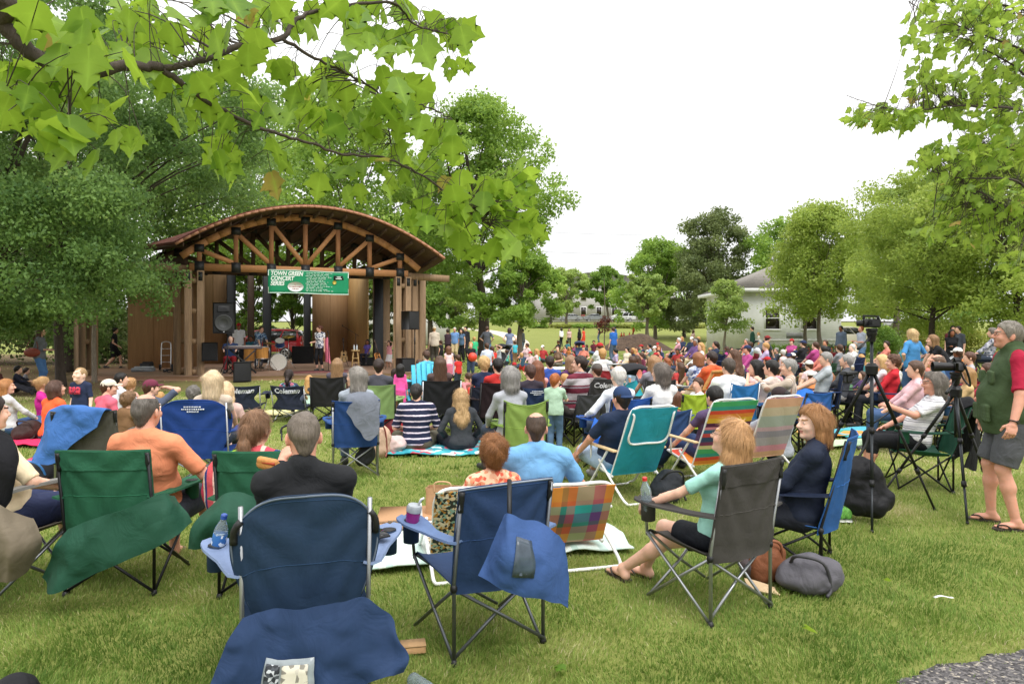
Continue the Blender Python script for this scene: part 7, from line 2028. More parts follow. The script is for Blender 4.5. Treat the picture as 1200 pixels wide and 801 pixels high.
mb.sheet(lambda u,v:np.stack([(u-.5)*.17,.122*1.12*.72+.0*u+.030-.012*((u-.5)*2)**2,ib['P'][2]+.20+.10*v],-1),6,4,.004)
pr_=mb.build('shirt_print',cloth('c23a52',.8,.1,pattern=('floral',['d84a5c','c23a52','27304a','b83048'],60)),pb,True)
P_(119,10.2,'man in a faded pink tee and cream cap on the left lawn','cross',-35,ht=1.74,build=1.15,shirt='d8687c',sleeve=.85,bottom='6a6458',hair='short',hairc='br',hat='cap',hatc='d8cfbe',res=.013,fine=True,strands=500,look=(-25,0))
P_(136,11.8,'dark haired man in a white raglan shirt looking right','knees',-40,ht=1.74,shirt='d6d8e0',sleeve=1.2,bottom='3c4048',hair='short',hairc='bk',res=.015,strands=500,look=(-25,0))
P_(149,12.3,'girl with curly light brown hair left of the maroon cap','cross',-10,ht=1.45,fem=True,shirt='d8a494',hair='curly',hairc='b48a5c',res=.016,strands=900)
P_(145,9.3,'person in a brown fur hooded coat sitting behind the pink tee','knees',-25,ht=1.52,shirt='7a5c40',sleeve=1.8,bottom='4a4038',hair='curly',hairc='7d5f42',res=.015,strands=1500,hood=True)
P_(172,10.0,'man in a maroon cap and grey blue tee lifting his arm','knees',-10,ht=1.76,build=1.1,shirt='4f586c',sleeve=.9,bottom='6a6a70',hair='short',hairc='br',hat='cap',hatc='6c2f42',res=.013,fine=True,look=(-35,0),wr=((-.1,.40,.42),(.12,.28,.80)))
P_(186,11.4,'small blonde child right of the maroon cap','cross',10,ht=1.12,shirt='b83038',hair='short',hairc='bl',res=.016)
P_(224,9.7,'person with curly grey hair behind the royal blue chair','cross',5,ht=1.6,shirt='8a8a90',hair='curly',hairc='gy',res=.015,strands=900)
P_(262,8.6,'fair haired woman sitting beyond the royal blue chair','cross',8,ht=1.72,fem=True,shirt='c8a8a0',hair='long',hairc='d6b890',res=.015,strands=900,dz=.10)
P_(395,13.4,'child with brown hair beyond the black chair','cross',0,ht=1.35,fem=True,shirt='7a8a70',hair='mid',hairc='7a5638',res=.018,dz=.15)
P_(362,14.6,'girl with pale hair and mint top sitting close to the stage','cross',12,ht=1.25,fem=True,shirt='bcd8c8',hair='long',hairc='bl',res=.02)
P_(411,14.8,'child with dark hair by the stage edge','cross',12,ht=1.2,shirt='30343c',hair='short',hairc='db',res=.02)
P_(463,13.4,'toddler girl in a teal dress beside the pink dress','stand',-70,ht=.86,fem=True,shirt='4fb4c4',bottom='4fb4c4',blen=.6,skirt=True,hair='bob',hairc='db',res=.016,look=(-60,0))
P_(469,13.0,'girl in a hot pink dress with dark hair standing by the cooler','stand',10,ht=.98,fem=True,shirt='e85aa4',sleeve=1.7,bottom='e85aa4',blen=.6,skirt=True,hair='mid',hairc='bk',res=.016)
P_(466,11.2,'child with brown hair sitting low behind the red cooler','cross',30,ht=1.05,fem=True,shirt='8a5a50',hair='mid',hairc='6a4630',res=.016)
STP=cloth('2a3048',.85,.35,pattern=(2,[(0,'242a42'),(.60,'c9b9cc'),(.70,'e8e2ea'),(.80,'c9b9cc'),(.86,'242a42')],.078))
P_(488,9.4,'man in a navy and white striped tee sitting on the teal blanket','cross',8,ht=1.74,build=1.22,belly=.02,shirtmat=STP,sleeve=.95,bottom='5a5648',hair='short',hairc='2e2a28',res=.011,fine=True,strands=1800,look=(-10,0),lean=4)
P_(541,9.35,'blonde woman in a charcoal hooded top sitting on the teal blanket','cross',12,ht=1.60,fem=True,build=1.15,shirt='3a3d42',sleeve=1.95,bottom='2a2c34',hair='long',hairc='b59468',res=.012,fine=True,strands=2600,hood=True,look=(0,-6),wr=((-.2,.22,.2),(.2,.2,.2)))
P_(533,16.5,'person in a pink tank top leaning back in front of the wide black chair','lie',60,ht=1.55,fem=True,shirt='d8868c',hair='short',hairc='br',res=.02)
P_(548,13.2,'person in a red tee lounging left of the maroon chair','legs',60,ht=1.62,shirt='e0483c',sleeve=.9,bottom='6a6470',hair='short',hairc='br',res=.018)
P_(497,15.4,'person in a turquoise top seated in the turquoise slatted chair','chair',40,ht=1.55,shirt='5ab4d0',hair='short',hairc='br',res=.02)
ad=thing('slatted_chair','turquoise slatted lawn chair right of the pink dress','lawn chair',(X(493,15.0),15.0,0),R(20))
TQ=paint('48b4d4',.5)
for k in range(5):
 mb=MB();mb.box(((k-2)*.11,-.32,.60),(.09,.03,.75-abs(k-2)*.05),euler(0,12),.005);mb.build('back_slat',TQ,ad)
mb=MB();mb.box((0,-.02,.34),(.56,.56,.04),None,.01);mb.build('seat',TQ,ad)
for sd in(-1,1):
 mb=MB();mb.box((sd*.33,-.02,.58),(.12,.66,.03),None,.01);mb.build('armrest',TQ,ad);mb=MB();mb.box((sd*.31,.24,.29),(.05,.08,.56));mb.build('leg',TQ,ad);mb=MB();mb.beam((sd*.29,-.4,.02),(sd*.29,.2,.36),.04,.1);mb.build('leg',TQ,ad)
P_(493,29,'running girl in a black vest and magenta trousers','run',-80,ht=1.25,fem=True,shirt='202024',sleeve=.1,bottom='d8447c',blen=1.7,hair='pony',hairc='8a5a3a')
P_(509,31,'man in a beige shirt and grey trousers seen from behind','stand',10,ht=1.78,shirt='cfc2b0',sleeve=1.8,bottom='4e4a44',hair='short',hairc='bl',hat='cap',hatc='c9bfa8')
P_(517,30.2,'child in black clothes held beside the man in beige','stand',60,ht=1.15,shirt='222226',bottom='2c2c32',hair='short',hairc='br')
P_(525,35,'woman in a dark plum jacket and trousers','hold',30,ht=1.66,fem=True,shirt='3a2a34',sleeve=1.9,bottom='2e1f26',hair='short',hairc='db')
P_(533,36,'grey haired man in a blue shirt and khaki trousers facing the camera','stand',170,ht=1.75,shirt='6f94c8',sleeve=.9,bottom='c9b48c',hair='short',hairc='wh',skin='r')
P_(541.5,34.5,'woman in a denim jacket and black trousers beside the khaki trousers','stand',140,ht=1.68,fem=True,shirt='56708e',sleeve=.3,bottom='1c1c22',hair='mid',hairc='db')
P_(546,37,'tall dark dressed man behind the denim jacket','stand',150,ht=1.82,shirt='2a2a30',sleeve=1.8,bottom='2a2c34',hair='short',hairc='bk')
P_(556,31,'child with a bright green backpack walking on the lawn','walk',20,ht=1.32,shirt='3cb47c',sleeve=.8,bottom='6a7a90',blen=.9,hair='short',hairc='bl',hat=None)
P_(571,33,'man in a dark grey tee and light jeans seen from behind','hips',-20,ht=1.80,shirt='565a62',sleeve=.9,bottom='6f8cae',hair='short',hairc='br')
P_(597,33.5,'woman with dark bobbed hair in a blue grey top and jeans','hips',5,ht=1.72,fem=True,shirt='7b86a2',sleeve=.4,bottom='354a70',hair='bob',hairc='3a2428')
P_(603.5,32.5,'child in a turquoise top beside the woman with dark bobbed hair','stand',20,ht=1.08,shirt='4ab4c8',bottom='8a6a50',hair='short',hairc='br')
P_(526,20.5,'girl in a white and pink dress with long brown hair walking','walk',15,ht=1.16,fem=True,shirt='e8c8cc',sleeve=.3,bottom='d87890',blen=.6,skirt=True,hair='mid',hairc='6a4430')
P_(537,18.5,'child in a red top near the wide black chair','stand',40,ht=.95,shirt='c8322e',hair='short',hairc='br')
P_(552,22.5,'blond boy in a black tee carrying a red ball','hold',175,ht=1.22,shirt='26262a',bottom='3f4c66',hair='short',hairc='bl')
mb=MB();bx=X(554,22.3);mb.sphere((bx,22.18,.78),.15,16,10);tag(mb.build('ball',paint('d8402c',.4),None,True),'red ball in the arms of the blond boy','ball')
P_(572,24.5,'man in a pale rainbow tee with a red cloth on his shoulder','cross',30,ht=1.74,shirt='c4cce0',hair='short',hairc='br',dz=.25)
P_(577,25.2,'person in a red top crouching with a dog coloured bag','kneel',20,ht=1.6,shirt='d8382e',hair='short',hairc='br',skin='b')
P_(585,24,'boy with arms up in a grey tee by the red top','stand',90,ht=1.1,shirt='a8acb4',hair='short',hairc='br',wr=((-.2,.1,1.75),(.2,.1,1.7)))
P_(612,23.2,'toddler in a dark tee and red shorts running on the open grass','run',20,ht=.86,shirt='2c4858',sleeve=.9,bottom='b83a34',blen=.8,hair='short',hairc='bl')
P_(613,42,'woman in a grey top and jeans standing by the footpath','hold',60,ht=1.68,fem=True,shirt='6a6e74',sleeve=1.6,bottom='7f98b8',hair='short',hairc='db')
P_(594,31,'child in a mint tee bending at the picnic blanket','kneel',60,ht=1.1,shirt='5ac4b0',hair='short',hairc='br')
P_(632,31,'child in a turquoise tee sitting at the edge of the open grass','cross',60,ht=1.1,shirt='48c0b4',hair='short',hairc='bl')
P_(658,62,'woman in a white blouse and dark trousers on the back lawn','stand',30,ht=1.68,fem=True,shirt='ececec',sleeve=1.5,bottom='26262c',hair='mid',hairc='db')
P_(667,60,'woman in a pale pink top carrying a bag on the back lawn','stand',170,ht=1.66,fem=True,shirt='d8b4b4',sleeve=.7,bottom='2c2a30',hair='mid',hairc='bk')
P_(679,58,'woman with long black hair in a black dress on the back lawn','stand',40,ht=1.66,fem=True,shirt='1e1c20',sleeve=1.8,bottom='3c2426',hair='long',hairc='bk')
P_(684,59,'person in a red orange dress next to the black dress','stand',50,ht=1.68,fem=True,shirt='d84a34',sleeve=.4,bottom='d84a34',blen=.8,skirt=True,hair='short',hairc='br')
P_(702,72,'person in a black top and jeans alone near the young pole tree','stand',60,ht=1.7,shirt='24262a',bottom='5a6a84',hair='short',hairc='db')
P_(719,33,'man in a royal blue tee standing in the seated crowd','stand',35,ht=1.76,shirt='2f66b4',sleeve=.9,bottom='5a6a80',hair='short',hairc='br')
P_(721.5,66,'man in a blue tee holding a child on the back lawn','hold',60,ht=1.76,shirt='3a68a8',sleeve=.9,bottom='4a5468',hair='short',hairc='db')
P_(716,65,'child in a dark red top beside the man in blue on the back lawn','stand',60,ht=1.2,shirt='8c3438',hair='short',hairc='db')
for k,(px,Y,h_,po,lab)in enumerate(((742.5,84,1.6,'walk','taller child in a red jersey on the far playing lawn'),(738,86,1.0,'cross','child in a red jersey sitting beside the taller jersey'),(731.5,86,1.0,'cross','right one of two small seated red jerseys on the far lawn'),(728.5,86,1.0,'cross','left one of two small seated red jerseys on the far lawn'))):
 P_(px,Y,lab,po,120,ht=h_,shirt='c83a2a',bottom='9a3028',hair='short',hairc='br',group='children in red jerseys')
P_(812,55,'girl in a pale top and dark leggings walking on the far right lawn','walk',-70,ht=1.6,fem=True,shirt='c8a8a0',bottom='3a3040',hair='mid',hairc='br')
P_(830,58,'child in a white tee beyond the walking girl','walk',80,ht=1.3,shirt='dcdcd4',bottom='c8c0b0',hair='short',hairc='bl')
P_(882,37,'young man in a dark green jacket standing before the house','stand',80,ht=1.8,shirt='24483c',sleeve=1.9,bottom='3a3c44',hair='short',hairc='db')
P_(890,36.5,'toddler in a white top carried high beside the green jacket','cross',80,ht=.95,shirt='ececea',hair='short',hairc='bl',dz=.95)
P_(889,25,'person in a grey tee and white trousers bending over','bend',-70,ht=1.74,shirt='54585e',sleeve=.9,bottom='d4d4d8',hair='short',hairc='db',hat='cap',hatc='8a3030')
P_(899,27.5,'dark dressed person with a black backpack crouching by the bending figure','kneel',60,ht=1.7,shirt='222428',sleeve=1.9,hair='short',hairc='bk',dz=.3)
P_(986,30,'man in a blue grey shirt standing by the bicycles','stand',120,ht=1.82,shirt='5f6c80',sleeve=1.9,bottom='3a3c42',hair='short',hairc='bk',skin='b')
P_(1010,27,'man in a pale grey tee and blue jeans looking at his phone','hold',100,ht=1.80,shirt='b0b8c8',sleeve=.9,bottom='6f90b8',hair='short',hairc='rd',skin='r',look=(0,-24))
P_(1069,15.3,'blonde woman in a bright blue top standing with her back turned','hips',20,ht=1.66,fem=True,build=1.25,shirt='4a8cc4',sleeve=.95,bottom='3c567c',hair='bob',hairc='cdb080',res=.015,fine=True,strands=1500)
P_(1106,14.8,'woman in a black top and jeans bending forward by the second tripod','bend',70,ht=1.66,fem=True,build=1.25,shirt='1f1f23',sleeve=.5,bottom='35507c',hair='mid',hairc='8a6844',lean=34,res=.016,strands=800,fine=True)
P_(1115,23,'young woman with long black hair and black coat standing right','hold',160,ht=1.66,fem=True,shirt='1c1c20',sleeve=1.9,bottom='26262a',hair='long',hairc='bk',look=(10,0),skin='b')
P_(1124,23.5,'young man in a charcoal tee with his arms down at the right rear','stand',100,ht=1.78,shirt='4a4e56',sleeve=.9,bottom='3a3c44',hair='short',hairc='db')
P_(1116.5,24.5,'person with dark hair behind the long haired woman in black','stand',160,ht=1.80,shirt='6a3038',bottom='2a2a30',hair='short',hairc='bk')
P_(1130,13.4,'woman with brown hair in a pale grey top seated by a red chair','chair',70,ht=1.62,fem=True,shirt='a8a4a8',sleeve=1.2,hair='short',hairc='5a3a2c',res=.016,strands=500)
slim_chair('red folding chair under the woman in pale grey',1131,13.35,70,'b82c3c')
P_(1158,17.5,'grey haired woman in a patterned blouse seated at the right edge','chair',60,ht=1.66,fem=True,shirtmat=cloth('8a8a94',pattern=('floral',['8c909c','c4c4cc','5a6070','a8a4b0'],26)),sleeve=1.7,hair='curly',hairc='6f675f',res=.02,strands=500,dz=.45)
slim_chair('tall grey folding chair of the woman in the patterned blouse',1158,17.45,60,'4a4c52',top=1.2,seat_z=.84)
slim_chair('dark red folding chair standing empty at the right',1146,13.0,62,'7a2034')
slim_chair('big black folding chair left empty at the right edge',1163,14.2,62,'2a2a2e',w=.66,top=.95)
slim_chair('navy folding chair low behind the man with the vest',1165,11.2,60,'2c3a5c')
P_(1150,9.8,'person with a red sleeve and bare knees hidden behind the second tripod','chair',66,ht=1.55,shirt='c8485a',sleeve=.9,bottom='8a8a90',blen=.8,hair='short',hairc='br',res=.014,skin='r')
slim_chair('pale grey folding chair with a white frame behind the second tripod',1150,9.75,66,'b9b6b0','white',top=.88)
P_(1125,9.6,'child in a tan cap with bare legs half hidden by the second tripod','chair',66,ht=1.45,shirt='c8a878',sleeve=.9,bottom='b09060',blen=.7,hair='mid',hairc='9a7448',res=.014)
slim_chair('blue folding chair of the child half hidden by the tripod',1126,9.55,66,'34588c')
CN=[('pink','d8a0ac'),('red','b03c3c'),('white','dededc'),('navy','2e3850'),('teal','4a8c96'),('pale blue','9ab0c8'),('black','2a2a2e'),('grey','8a8c92'),('coral','d88474'),('purple','6a5080'),('green','5a8260'),('cream','d0c6b0'),('royal blue','3a5c9c'),('orange','d08450'),('brown','7a6250'),('lilac','b4a4c4'),('maroon','6a3040'),('magenta','b04a84'),('pale pink','e2c2c4'),('charcoal','44464c')]
HN=[('blond hair','bl','short'),('brown hair','br','short'),('black hair','bk','short'),('grey hair','gr','short'),('long brown hair','br','long'),('long blond hair','bl','long'),('a brown bob','br','bob'),('white hair','wh','short'),('a dark ponytail','db','pony'),('reddish hair','rd','mid'),('curly dark hair','db','curly'),('a white cap','br','capw'),('a red cap','br','capr'),('a navy cap','br','capn')]
PN=[('cross legged','cross'),('with knees up','knees'),('leaning back','legs'),('on the side','side'),('kneeling','kneel')]
used_lab=set()
taken=[]
for o in bpy.data.objects:
 if o.parent is None and o.get('category')in('person','folding chair','beach chair'):taken.append((o.location.x,o.location.y))
cr=random.Random(19)
chair_proto={}
def crowd_chair(cname,hexc,x,y,f,plabel):
 lab=cname+' folding chair under the '+plabel
 ws=lab.split()
 if len(ws)>16:lab=' '.join(ws[:16])
 if cname not in chair_proto:
  o,_=camp_chair(lab,(x,y,tz(x,y)),f,hexc,'black',.52,.84,fine=False,group='small folding chairs in the crowd');chair_proto[cname]=o;return
 copy_tree(chair_proto[cname],(x,y,tz(x,y)),R(f),lab,'small folding chairs in the crowd')
CHC=[('navy','2a3a62'),('black','222226'),('green','2a6040'),('red','a02a34'),('blue','2f62a8'),('grey','6a6c70')]
def fill(n,px0,px1,Y0,Y1,place,pch=.3,kid=.4,mind=.62,tries=4000):
 k=0
 for _ in range(tries):
  if k>=n:break
  Y=math.sqrt(cr.uniform(Y0**2,Y1**2));px=cr.uniform(px0,px1);x=X(px,Y)
  if any((x-a)**2+(Y-b)**2<mind**2 for a,b in taken):continue
  child=cr.random()<kid;fem=cr.random()<.55
  for _t in range(60):
   c=cr.choice(CN);h=cr.choice(HN)
   if child and h[0]in('grey hair','white hair'):continue
   inch=(not child)and cr.random()<pch
   p=('in a chair','chair')if inch else cr.choice(PN[:4]if not child else PN)
   who=('girl' if fem else 'boy')if child else('woman' if fem else 'man')
   lab=f'{who} in {c[0]}, {h[0]}, {p[0]}, {place}'
   if lab not in used_lab:break
  used_lab.add(lab)
  taken.append((x,Y));k+=1
  ht_=cr.uniform(.95,1.35)if child else cr.uniform(1.58,1.8)
  f=stage_face(x,Y)+cr.uniform(-50,40)
  hs_=h[2];kw={}
  if hs_.startswith('cap'):kw=dict(hat='cap',hatc={'w':'e4e2dc','r':'b02c30','n':'2a3454'}[hs_[3]]);hs_='short'
  person('person',lab,(x,Y),f,p[1],ht_,cr.uniform(.95,1.2),0,fem,shirt=c[1],sleeve=cr.choice((.5,.9,.9,1.9)),bottom=cr.choice(('39455e','2a2c34','6a6458','5a7090','b8a888','44464c')),blen=cr.choice((1,1,.8)),hair=hs_,hairc=h[1],skin=cr.choice(('l','p','l','r','t','b')),look=(cr.uniform(-35,35),cr.uniform(-10,5)),res=RES(Y)*1.05,shoes=Y<22,**kw)
  if inch:
   q=cr.choice(CHC);crowd_chair(q[0],q[1],x,Y-.04,f,lab.replace(' in a chair,',''))
fill(22,652,722,27,46,'near the young pole tree',.1,.6,.8)
fill(26,722,800,20,38,'below the soil mound',.15,.5,.7)
fill(33,765,880,16,34,'left of the house',.35,.35,.68)
fill(26,870,965,14,30,'in front of the house',.4,.3,.72)
fill(16,950,1050,15,27,'by the bicycles',.4,.3,.75)
fill(12,1010,1120,15,25,'under the right locust trees',.4,.3,.75)
fill(8,690,780,14,21,'behind the charcoal chairs',.25,.5,.75)
fill(7,565,640,26,36,'beside the open grass',.0,.6,.8)
fill(6,480,620,17,24,'near the stage front',.0,.8,1.0)
def blanket(label,px,Y,w_,d_,rz,mat_,name='blanket',hole=None):
 x=X(px,Y);sd=(sum(map(ord,label))%89)
 def f(u,v):
  xx=(u-.5)*w_;yy=(v-.5)*d_
  e=np.maximum(np.abs(u-.5),np.abs(v-.5))*2
  z=.055+.018*vnoise(np.stack([xx*3+sd,yy*3,xx*0],-1))+.012*vnoise(np.stack([xx*9,yy*9+sd,xx*0],-1))-.012*(e>.97)
  xx=xx*(1+.03*np.sin(yy*7+sd));yy=yy*(1+.03*np.sin(xx*6))
  return np.stack([xx,yy,z],-1)
 mb=MB();mb.sheet(f,30,26,.012)
 return tag(mb.build(name,mat_,None,True,loc=(x,Y,tz(x,Y)),rotz=R(rz)),label,'blanket','blankets on the lawn')
MINT=cloth('c9dcd2',.85,.4,pattern=(0,[(0,'d4e4dc'),(.5,'c2d8d0'),(.7,'dfe8e2'),(.85,'bcd6cc')],.34))
blanket('large pale mint blanket under the two low white chairs',556,5.45,2.3,1.15,14,MINT)
blanket('hot pink blanket under the woman in the orange tee',55,10.1,1.5,.8,-8,cloth('e0305e',.85,.5))
blanket('teal patterned blanket under the striped man',512,9.5,1.6,.95,4,cloth('4aa4b0',.85,.3,pattern=('floral',['3a9cac','58b8c0','d8e4e0','3a9cac','2a7a8c','c05060'],11)))
blanket('red blanket at the far left behind the grey sweater',2,11.3,1.2,.9,0,cloth('c83848',.85,.4))
blanket('pale green towel spread right of the smiling woman',1000,9.9,1.5,.5,10,cloth('bcd4ae',.85,.4))
blanket('turquoise towel by the coral top',1010,10.9,1.1,.8,20,cloth('58b0c4',.85,.5))
blanket('green and orange towel heap in front of the navy chair',975,10.8,1.0,.5,-10,cloth('e0964a',.85,.6,pattern=('floral',['e0964a','4aa084','d8a860'],5)))
blanket('white picnic sheet on the open grass',657,28.5,2.4,1.6,10,cloth('dcdcd8',.85,.4))
blanket('pale sheet in the middle of the seated crowd',745,24.0,2.6,2.0,20,cloth('d0d4d8',.85,.4))
blanket('dark blue blanket near the young pole tree',672,33,2.4,1.8,0,cloth('3a4a6a',.85,.4))
blanket('cream blanket in the crowd below the mound',765,29,2.4,1.8,15,cloth('d8ccb0',.85,.4))
blanket('tartan blanket behind the charcoal chairs',722,15.5,1.9,1.6,10,cloth('8a3a44',.85,.4,pattern=(0,[(0,'8a3a44'),(.5,'3a4a5a'),(.6,'c8b8a0'),(.65,'8a3a44')],.3)))
blanket('yellow towel beyond the two low logo chairs',318,13.4,.9,.6,0,cloth('dcd49a',.85,.5))
NAVB=cloth('263a5c',.75,.3,.1);NAVL=cloth('3a568a',.75,.3,.1);GRB=cloth('1f4a38',.7,.3,.1);TPB=cloth('6e6454',.75,.4)
bagA,gA=drape('carry_bag','navy carry bag with a clear picture pouch hung under the front chair back','bag',[[at(240,812,2.76),at(262,765,2.79),at(287,722,2.83)],[at(296,862,2.74),at(306,790,2.76),at(322,716,2.80)],[at(362,868,2.74),at(368,788,2.76),at(378,710,2.80)],[at(428,806,2.76),at(430,760,2.78),at(432,702,2.82)],[at(474,784,2.82),at(479,762,2.84),at(462,728,2.86)]],NAVB,.008,80,50,.026,7,seed=3,hang=2.2)
mb=MB();mb.sheet(lambda u,v:gA(.26+.24*u,.18+.46*v)+np.array((0,-.012,0)),8,8,.002);pch=mb.build('pouch',paint('8f979c',.12,var=.3,scale=9,name='clear_plastic'),bagA,True)
mb=MB();mb.sheet(lambda u,v:gA(.355+.12*u,.235+.36*v)+np.array((0,-.016,0)),6,6,.002);mb.build('picture',cloth('cfcabc',.5,0,.05,pattern=('floral',['d8d2c0','c8c2b4','8a867c','d8d2c0','d8d2c0'],48)),pch,True)
mb=MB();mb.sheet(lambda u,v:gA(.27+.075*u,.22+.38*v)+np.array((0,-.016,0)),6,6,.002);mb.build('picture',cloth('3a3e44',.5,0,.05,pattern=('floral',['2c2f34','9a9fa4','4a4e54','c0c4c8','2c2f34'],70)),pch,True)
bagB,gB=drape('carry_bag','blue three cornered carry bag hanging on the empty centre chair','bag',[[at(592,604,3.20),at(577,640,3.19),at(561,674,3.20)],[at(597,600,3.17),at(592,648,3.10),at(586,688,3.13)],[at(622,611,3.19),at(626,655,3.12),at(622,698,3.15)],[at(644,622,3.24),at(650,666,3.20),at(648,708,3.22)],[at(662,634,3.30),at(665,675,3.29),at(664,714,3.30)]],NAVL,.010,50,40,.018,8,seed=8,hang=1.2)
mb=MB();mb.sheet(lambda u,v:gB(.34+.16*u,.25+.5*v)+np.array((0,-.012,0)),5,6,.002);mb.build('pouch',paint('46525f',.15,var=.3,scale=9,name='clear_plastic_dark'),bagB,True)
mb=MB();mb.tube([at(597,562,3.33),at(597,580,3.27),at(597,604,3.17)],.011,6);mb.build('strap',PLAST,bagB,True)
drape('carry_bag','green carry bag draped across the back of the orange shirt man chair','bag',[[at(47,678,4.06),at(60,646,4.02),at(80,620,4.08)],[at(72,690,4.0),at(90,654,4.0),at(108,608,4.05)],[at(128,664,4.0),at(136,634,4.0),at(150,594,4.04)],[at(196,634,4.04),at(192,610,4.04),at(188,578,4.08)],[at(224,612,4.12),at(216,600,4.14),at(200,584,4.18)]],GRB,.008,64,40,.026,6,hang=2.0,seed=1)
drape('carry_bag','green carry bag bunched at the left of the serape woman chair','bag',[[at(222,642,3.98),at(226,615,3.94),at(248,592,4.02)],[at(240,642,3.90),at(250,612,3.86),at(262,580,3.98)],[at(268,640,3.92),at(276,610,3.88),at(282,578,4.0)],[at(296,640,4.0),at(300,612,4.0),at(305,582,4.04)]],GRB,.008,36,26,.014,6,hang=1.6,seed=2)
drape('carry_bag','taupe carry bag hanging on the chair at the left edge','bag',[[at(-60,690,3.9),at(-55,640,3.86),at(-50,590,3.92)],[at(-10,684,3.82),at(-8,640,3.76),at(-5,588,3.86)],[at(22,676,3.86),at(26,640,3.80),at(18,600,3.90)],[at(44,648,3.94),at(46,632,3.92),at(38,608,3.96)]],TPB,.008,36,26,.014,6,hang=1.8,seed=4)
drape('jacket','black jacket over the chair back at the left edge','jacket',[[at(-70,600,3.95),at(-60,540,3.92),at(-55,505,4.0)],[at(-15,610,3.90),at(-12,545,3.86),at(-12,502,3.98)],[at(8,590,3.92),at(14,545,3.90),at(6,510,4.0)],[at(16,560,4.0),at(20,540,4.02),at(12,520,4.05)]],cloth('16161a',.85,.5),.014,26,24,.016,6)
drape('carry_bag','royal blue carry bag drooping from the white haired man chair','bag',[[at(688,532,7.5),at(690,512,7.45),at(697,489,7.55)],[at(705,536,7.42),at(706,516,7.38),at(708,500,7.48)],[at(722,530,7.42),at(722,512,7.40),at(720,504,7.48)],[at(738,520,7.5),at(737,505,7.5),at(734,492,7.55)]],cloth('2760b8',.7,.4),.014,22,20,.018,5)
drape('carry_bag','bright blue bag hanging on the chair in front of the grey tee man','bag',[[at(926,482,9.3),at(930,468,9.3),at(935,458,9.35)],[at(940,488,9.25),at(942,472,9.2),at(944,456,9.3)],[at(956,482,9.3),at(955,468,9.3),at(952,458,9.35)]],cloth('2a6cc0',.7,.4),.014,14,14,.02,5)
def bottle(label,loc,tilt,water='b9c7cf',cap='2c4fa0',lab='3a6fb0',name='water_bottle'):
 o=thing(name,label,'bottle',loc);o.rotation_euler=tuple(R(a)for a in tilt)
 mb=MB();mb.lathe([(.028,0),(.033,.006),(.033,.03),(.031,.04),(.033,.05),(.033,.14),(.030,.155),(.018,.185),(.013,.195),(.013,.205)],(0,0,0),20)
 t=NT('clear_water');t.base(srgb(water));t.set(Roughness=.08);t.b.inputs['Transmission Weight'].default_value=.75;t.b.inputs['IOR'].default_value=1.2
 mb.build('bottle_body',t.m,o,True)
 if lab:
  mb=MB();mb.lathe([(.0338,.07),(.0342,.071),(.0342,.125),(.0338,.126)],(0,0,0),20);mb.build('wrapper',cloth(lab,.4,0,.05,pattern=('floral',[lab,'dfe6ee',lab,lab],60)),o,True)
 mb=MB();mb.lathe([(.0155,.203),(.0155,.222),(.012,.226)],(0,0,0),16);mb.build('cap',paint(cap,.4),o,True,auto=40)
 return o
def chair_pt(l,f,x,y,z):
 a=R(f);return(l[0]+x*math.cos(a)-y*math.sin(a),l[1]+x*math.sin(a)+y*math.cos(a),z)
bottle('clear water bottle with a blue cap in the front chair armrest',chair_pt(l1,f1,-.425,.215,.575),(6,14,0))
bottle('clear bottle with a red cap in the grey chair armrest',chair_pt(l3,f3,-.32,.21,.56),(4,-6,0),cap='c8322e',lab=None)
bottle('empty clear bottle lying on the grass at the bottom edge',(X(483,3.22),3.22,.05),(88,0,40),cap='3a4a8c',lab=None)
ph_=thing('phone','black phone lying on the right armrest of the front chair','phone',chair_pt(l1,f1,.36,.10,.648),R(30));mb=MB();mb.box((0,0,.006),(.07,.14,.011),None,.004);mb.build('case',PLAST,ph_);mb=MB();mb.box((0,0,.0125),(.06,.12,.002));mb.build('screen',paint('15181c',.08),ph_)
tm=thing('tumbler','purple tumbler with a grey lid in the centre chair armrest','tumbler',chair_pt(l2,f2,-.325,.215,.55));tm.rotation_euler=(R(6),R(10),0)
mb=MB();mb.lathe([(.028,0),(.033,.008),(.040,.14),(.040,.145)],(0,0,0),22);t=NT('purple_plastic');t.base(srgb('a8328c'));t.set(Roughness=.12);t.b.inputs['Transmission Weight'].default_value=.35;mb.build('cup_body',t.m,tm,True)
mb=MB();mb.lathe([(.0425,.142),(.043,.165),(.036,.178),(.02,.182)],(0,0,0),22);mb.build('lid',paint('9aa0a6',.4),tm,True,auto=40)
mb=MB();mb.tube([(.02,0,.18),(.03,0,.215),(.045,0,.225)],.007,8);mb.build('spout',paint('d8dade',.4),tm,True)
o=thing('pizza_box','flat brown pizza box lying behind the centre chair','box',(X(476,5.75),5.75,.07),R(6))
CARD=paint('b58c66',.8,var=.08,scale=60,name='cardboard')
mb=MB();mb.box((0,0,.03),(.46,.42,.055),None,.004);mb.build('tray',CARD,o);mb=MB();mb.box((0,0,.072),(.465,.425,.025),None,.004);mb.build('lid',CARD,o)
mb=MB();r_=random.Random(6);x=-.12
while x<.14:
 l=r_.uniform(.012,.035);mb.box((x,-.2145,.07),(l,.003,.016));x+=l+.008
mb.build('print',paint('7d6a58',.8),o)
o=thing('paper_bag','brown paper bag with a twisted handle behind the auburn haired woman','bag',(X(521,5.75),5.75,.07),R(-8))
def pbag(u,v):
 a=u*2*np.pi;sx=np.sign(np.cos(a))*np.abs(np.cos(a))**.35;sy=np.sign(np.sin(a))*np.abs(np.sin(a))**.35
 k=1-.10*v;n=.008*vnoise(np.stack([sx*4,sy*4,v*5],-1))
 return np.stack([sx*.165*k+n,sy*.09*(1-.25*v)+n,.30*v],-1)
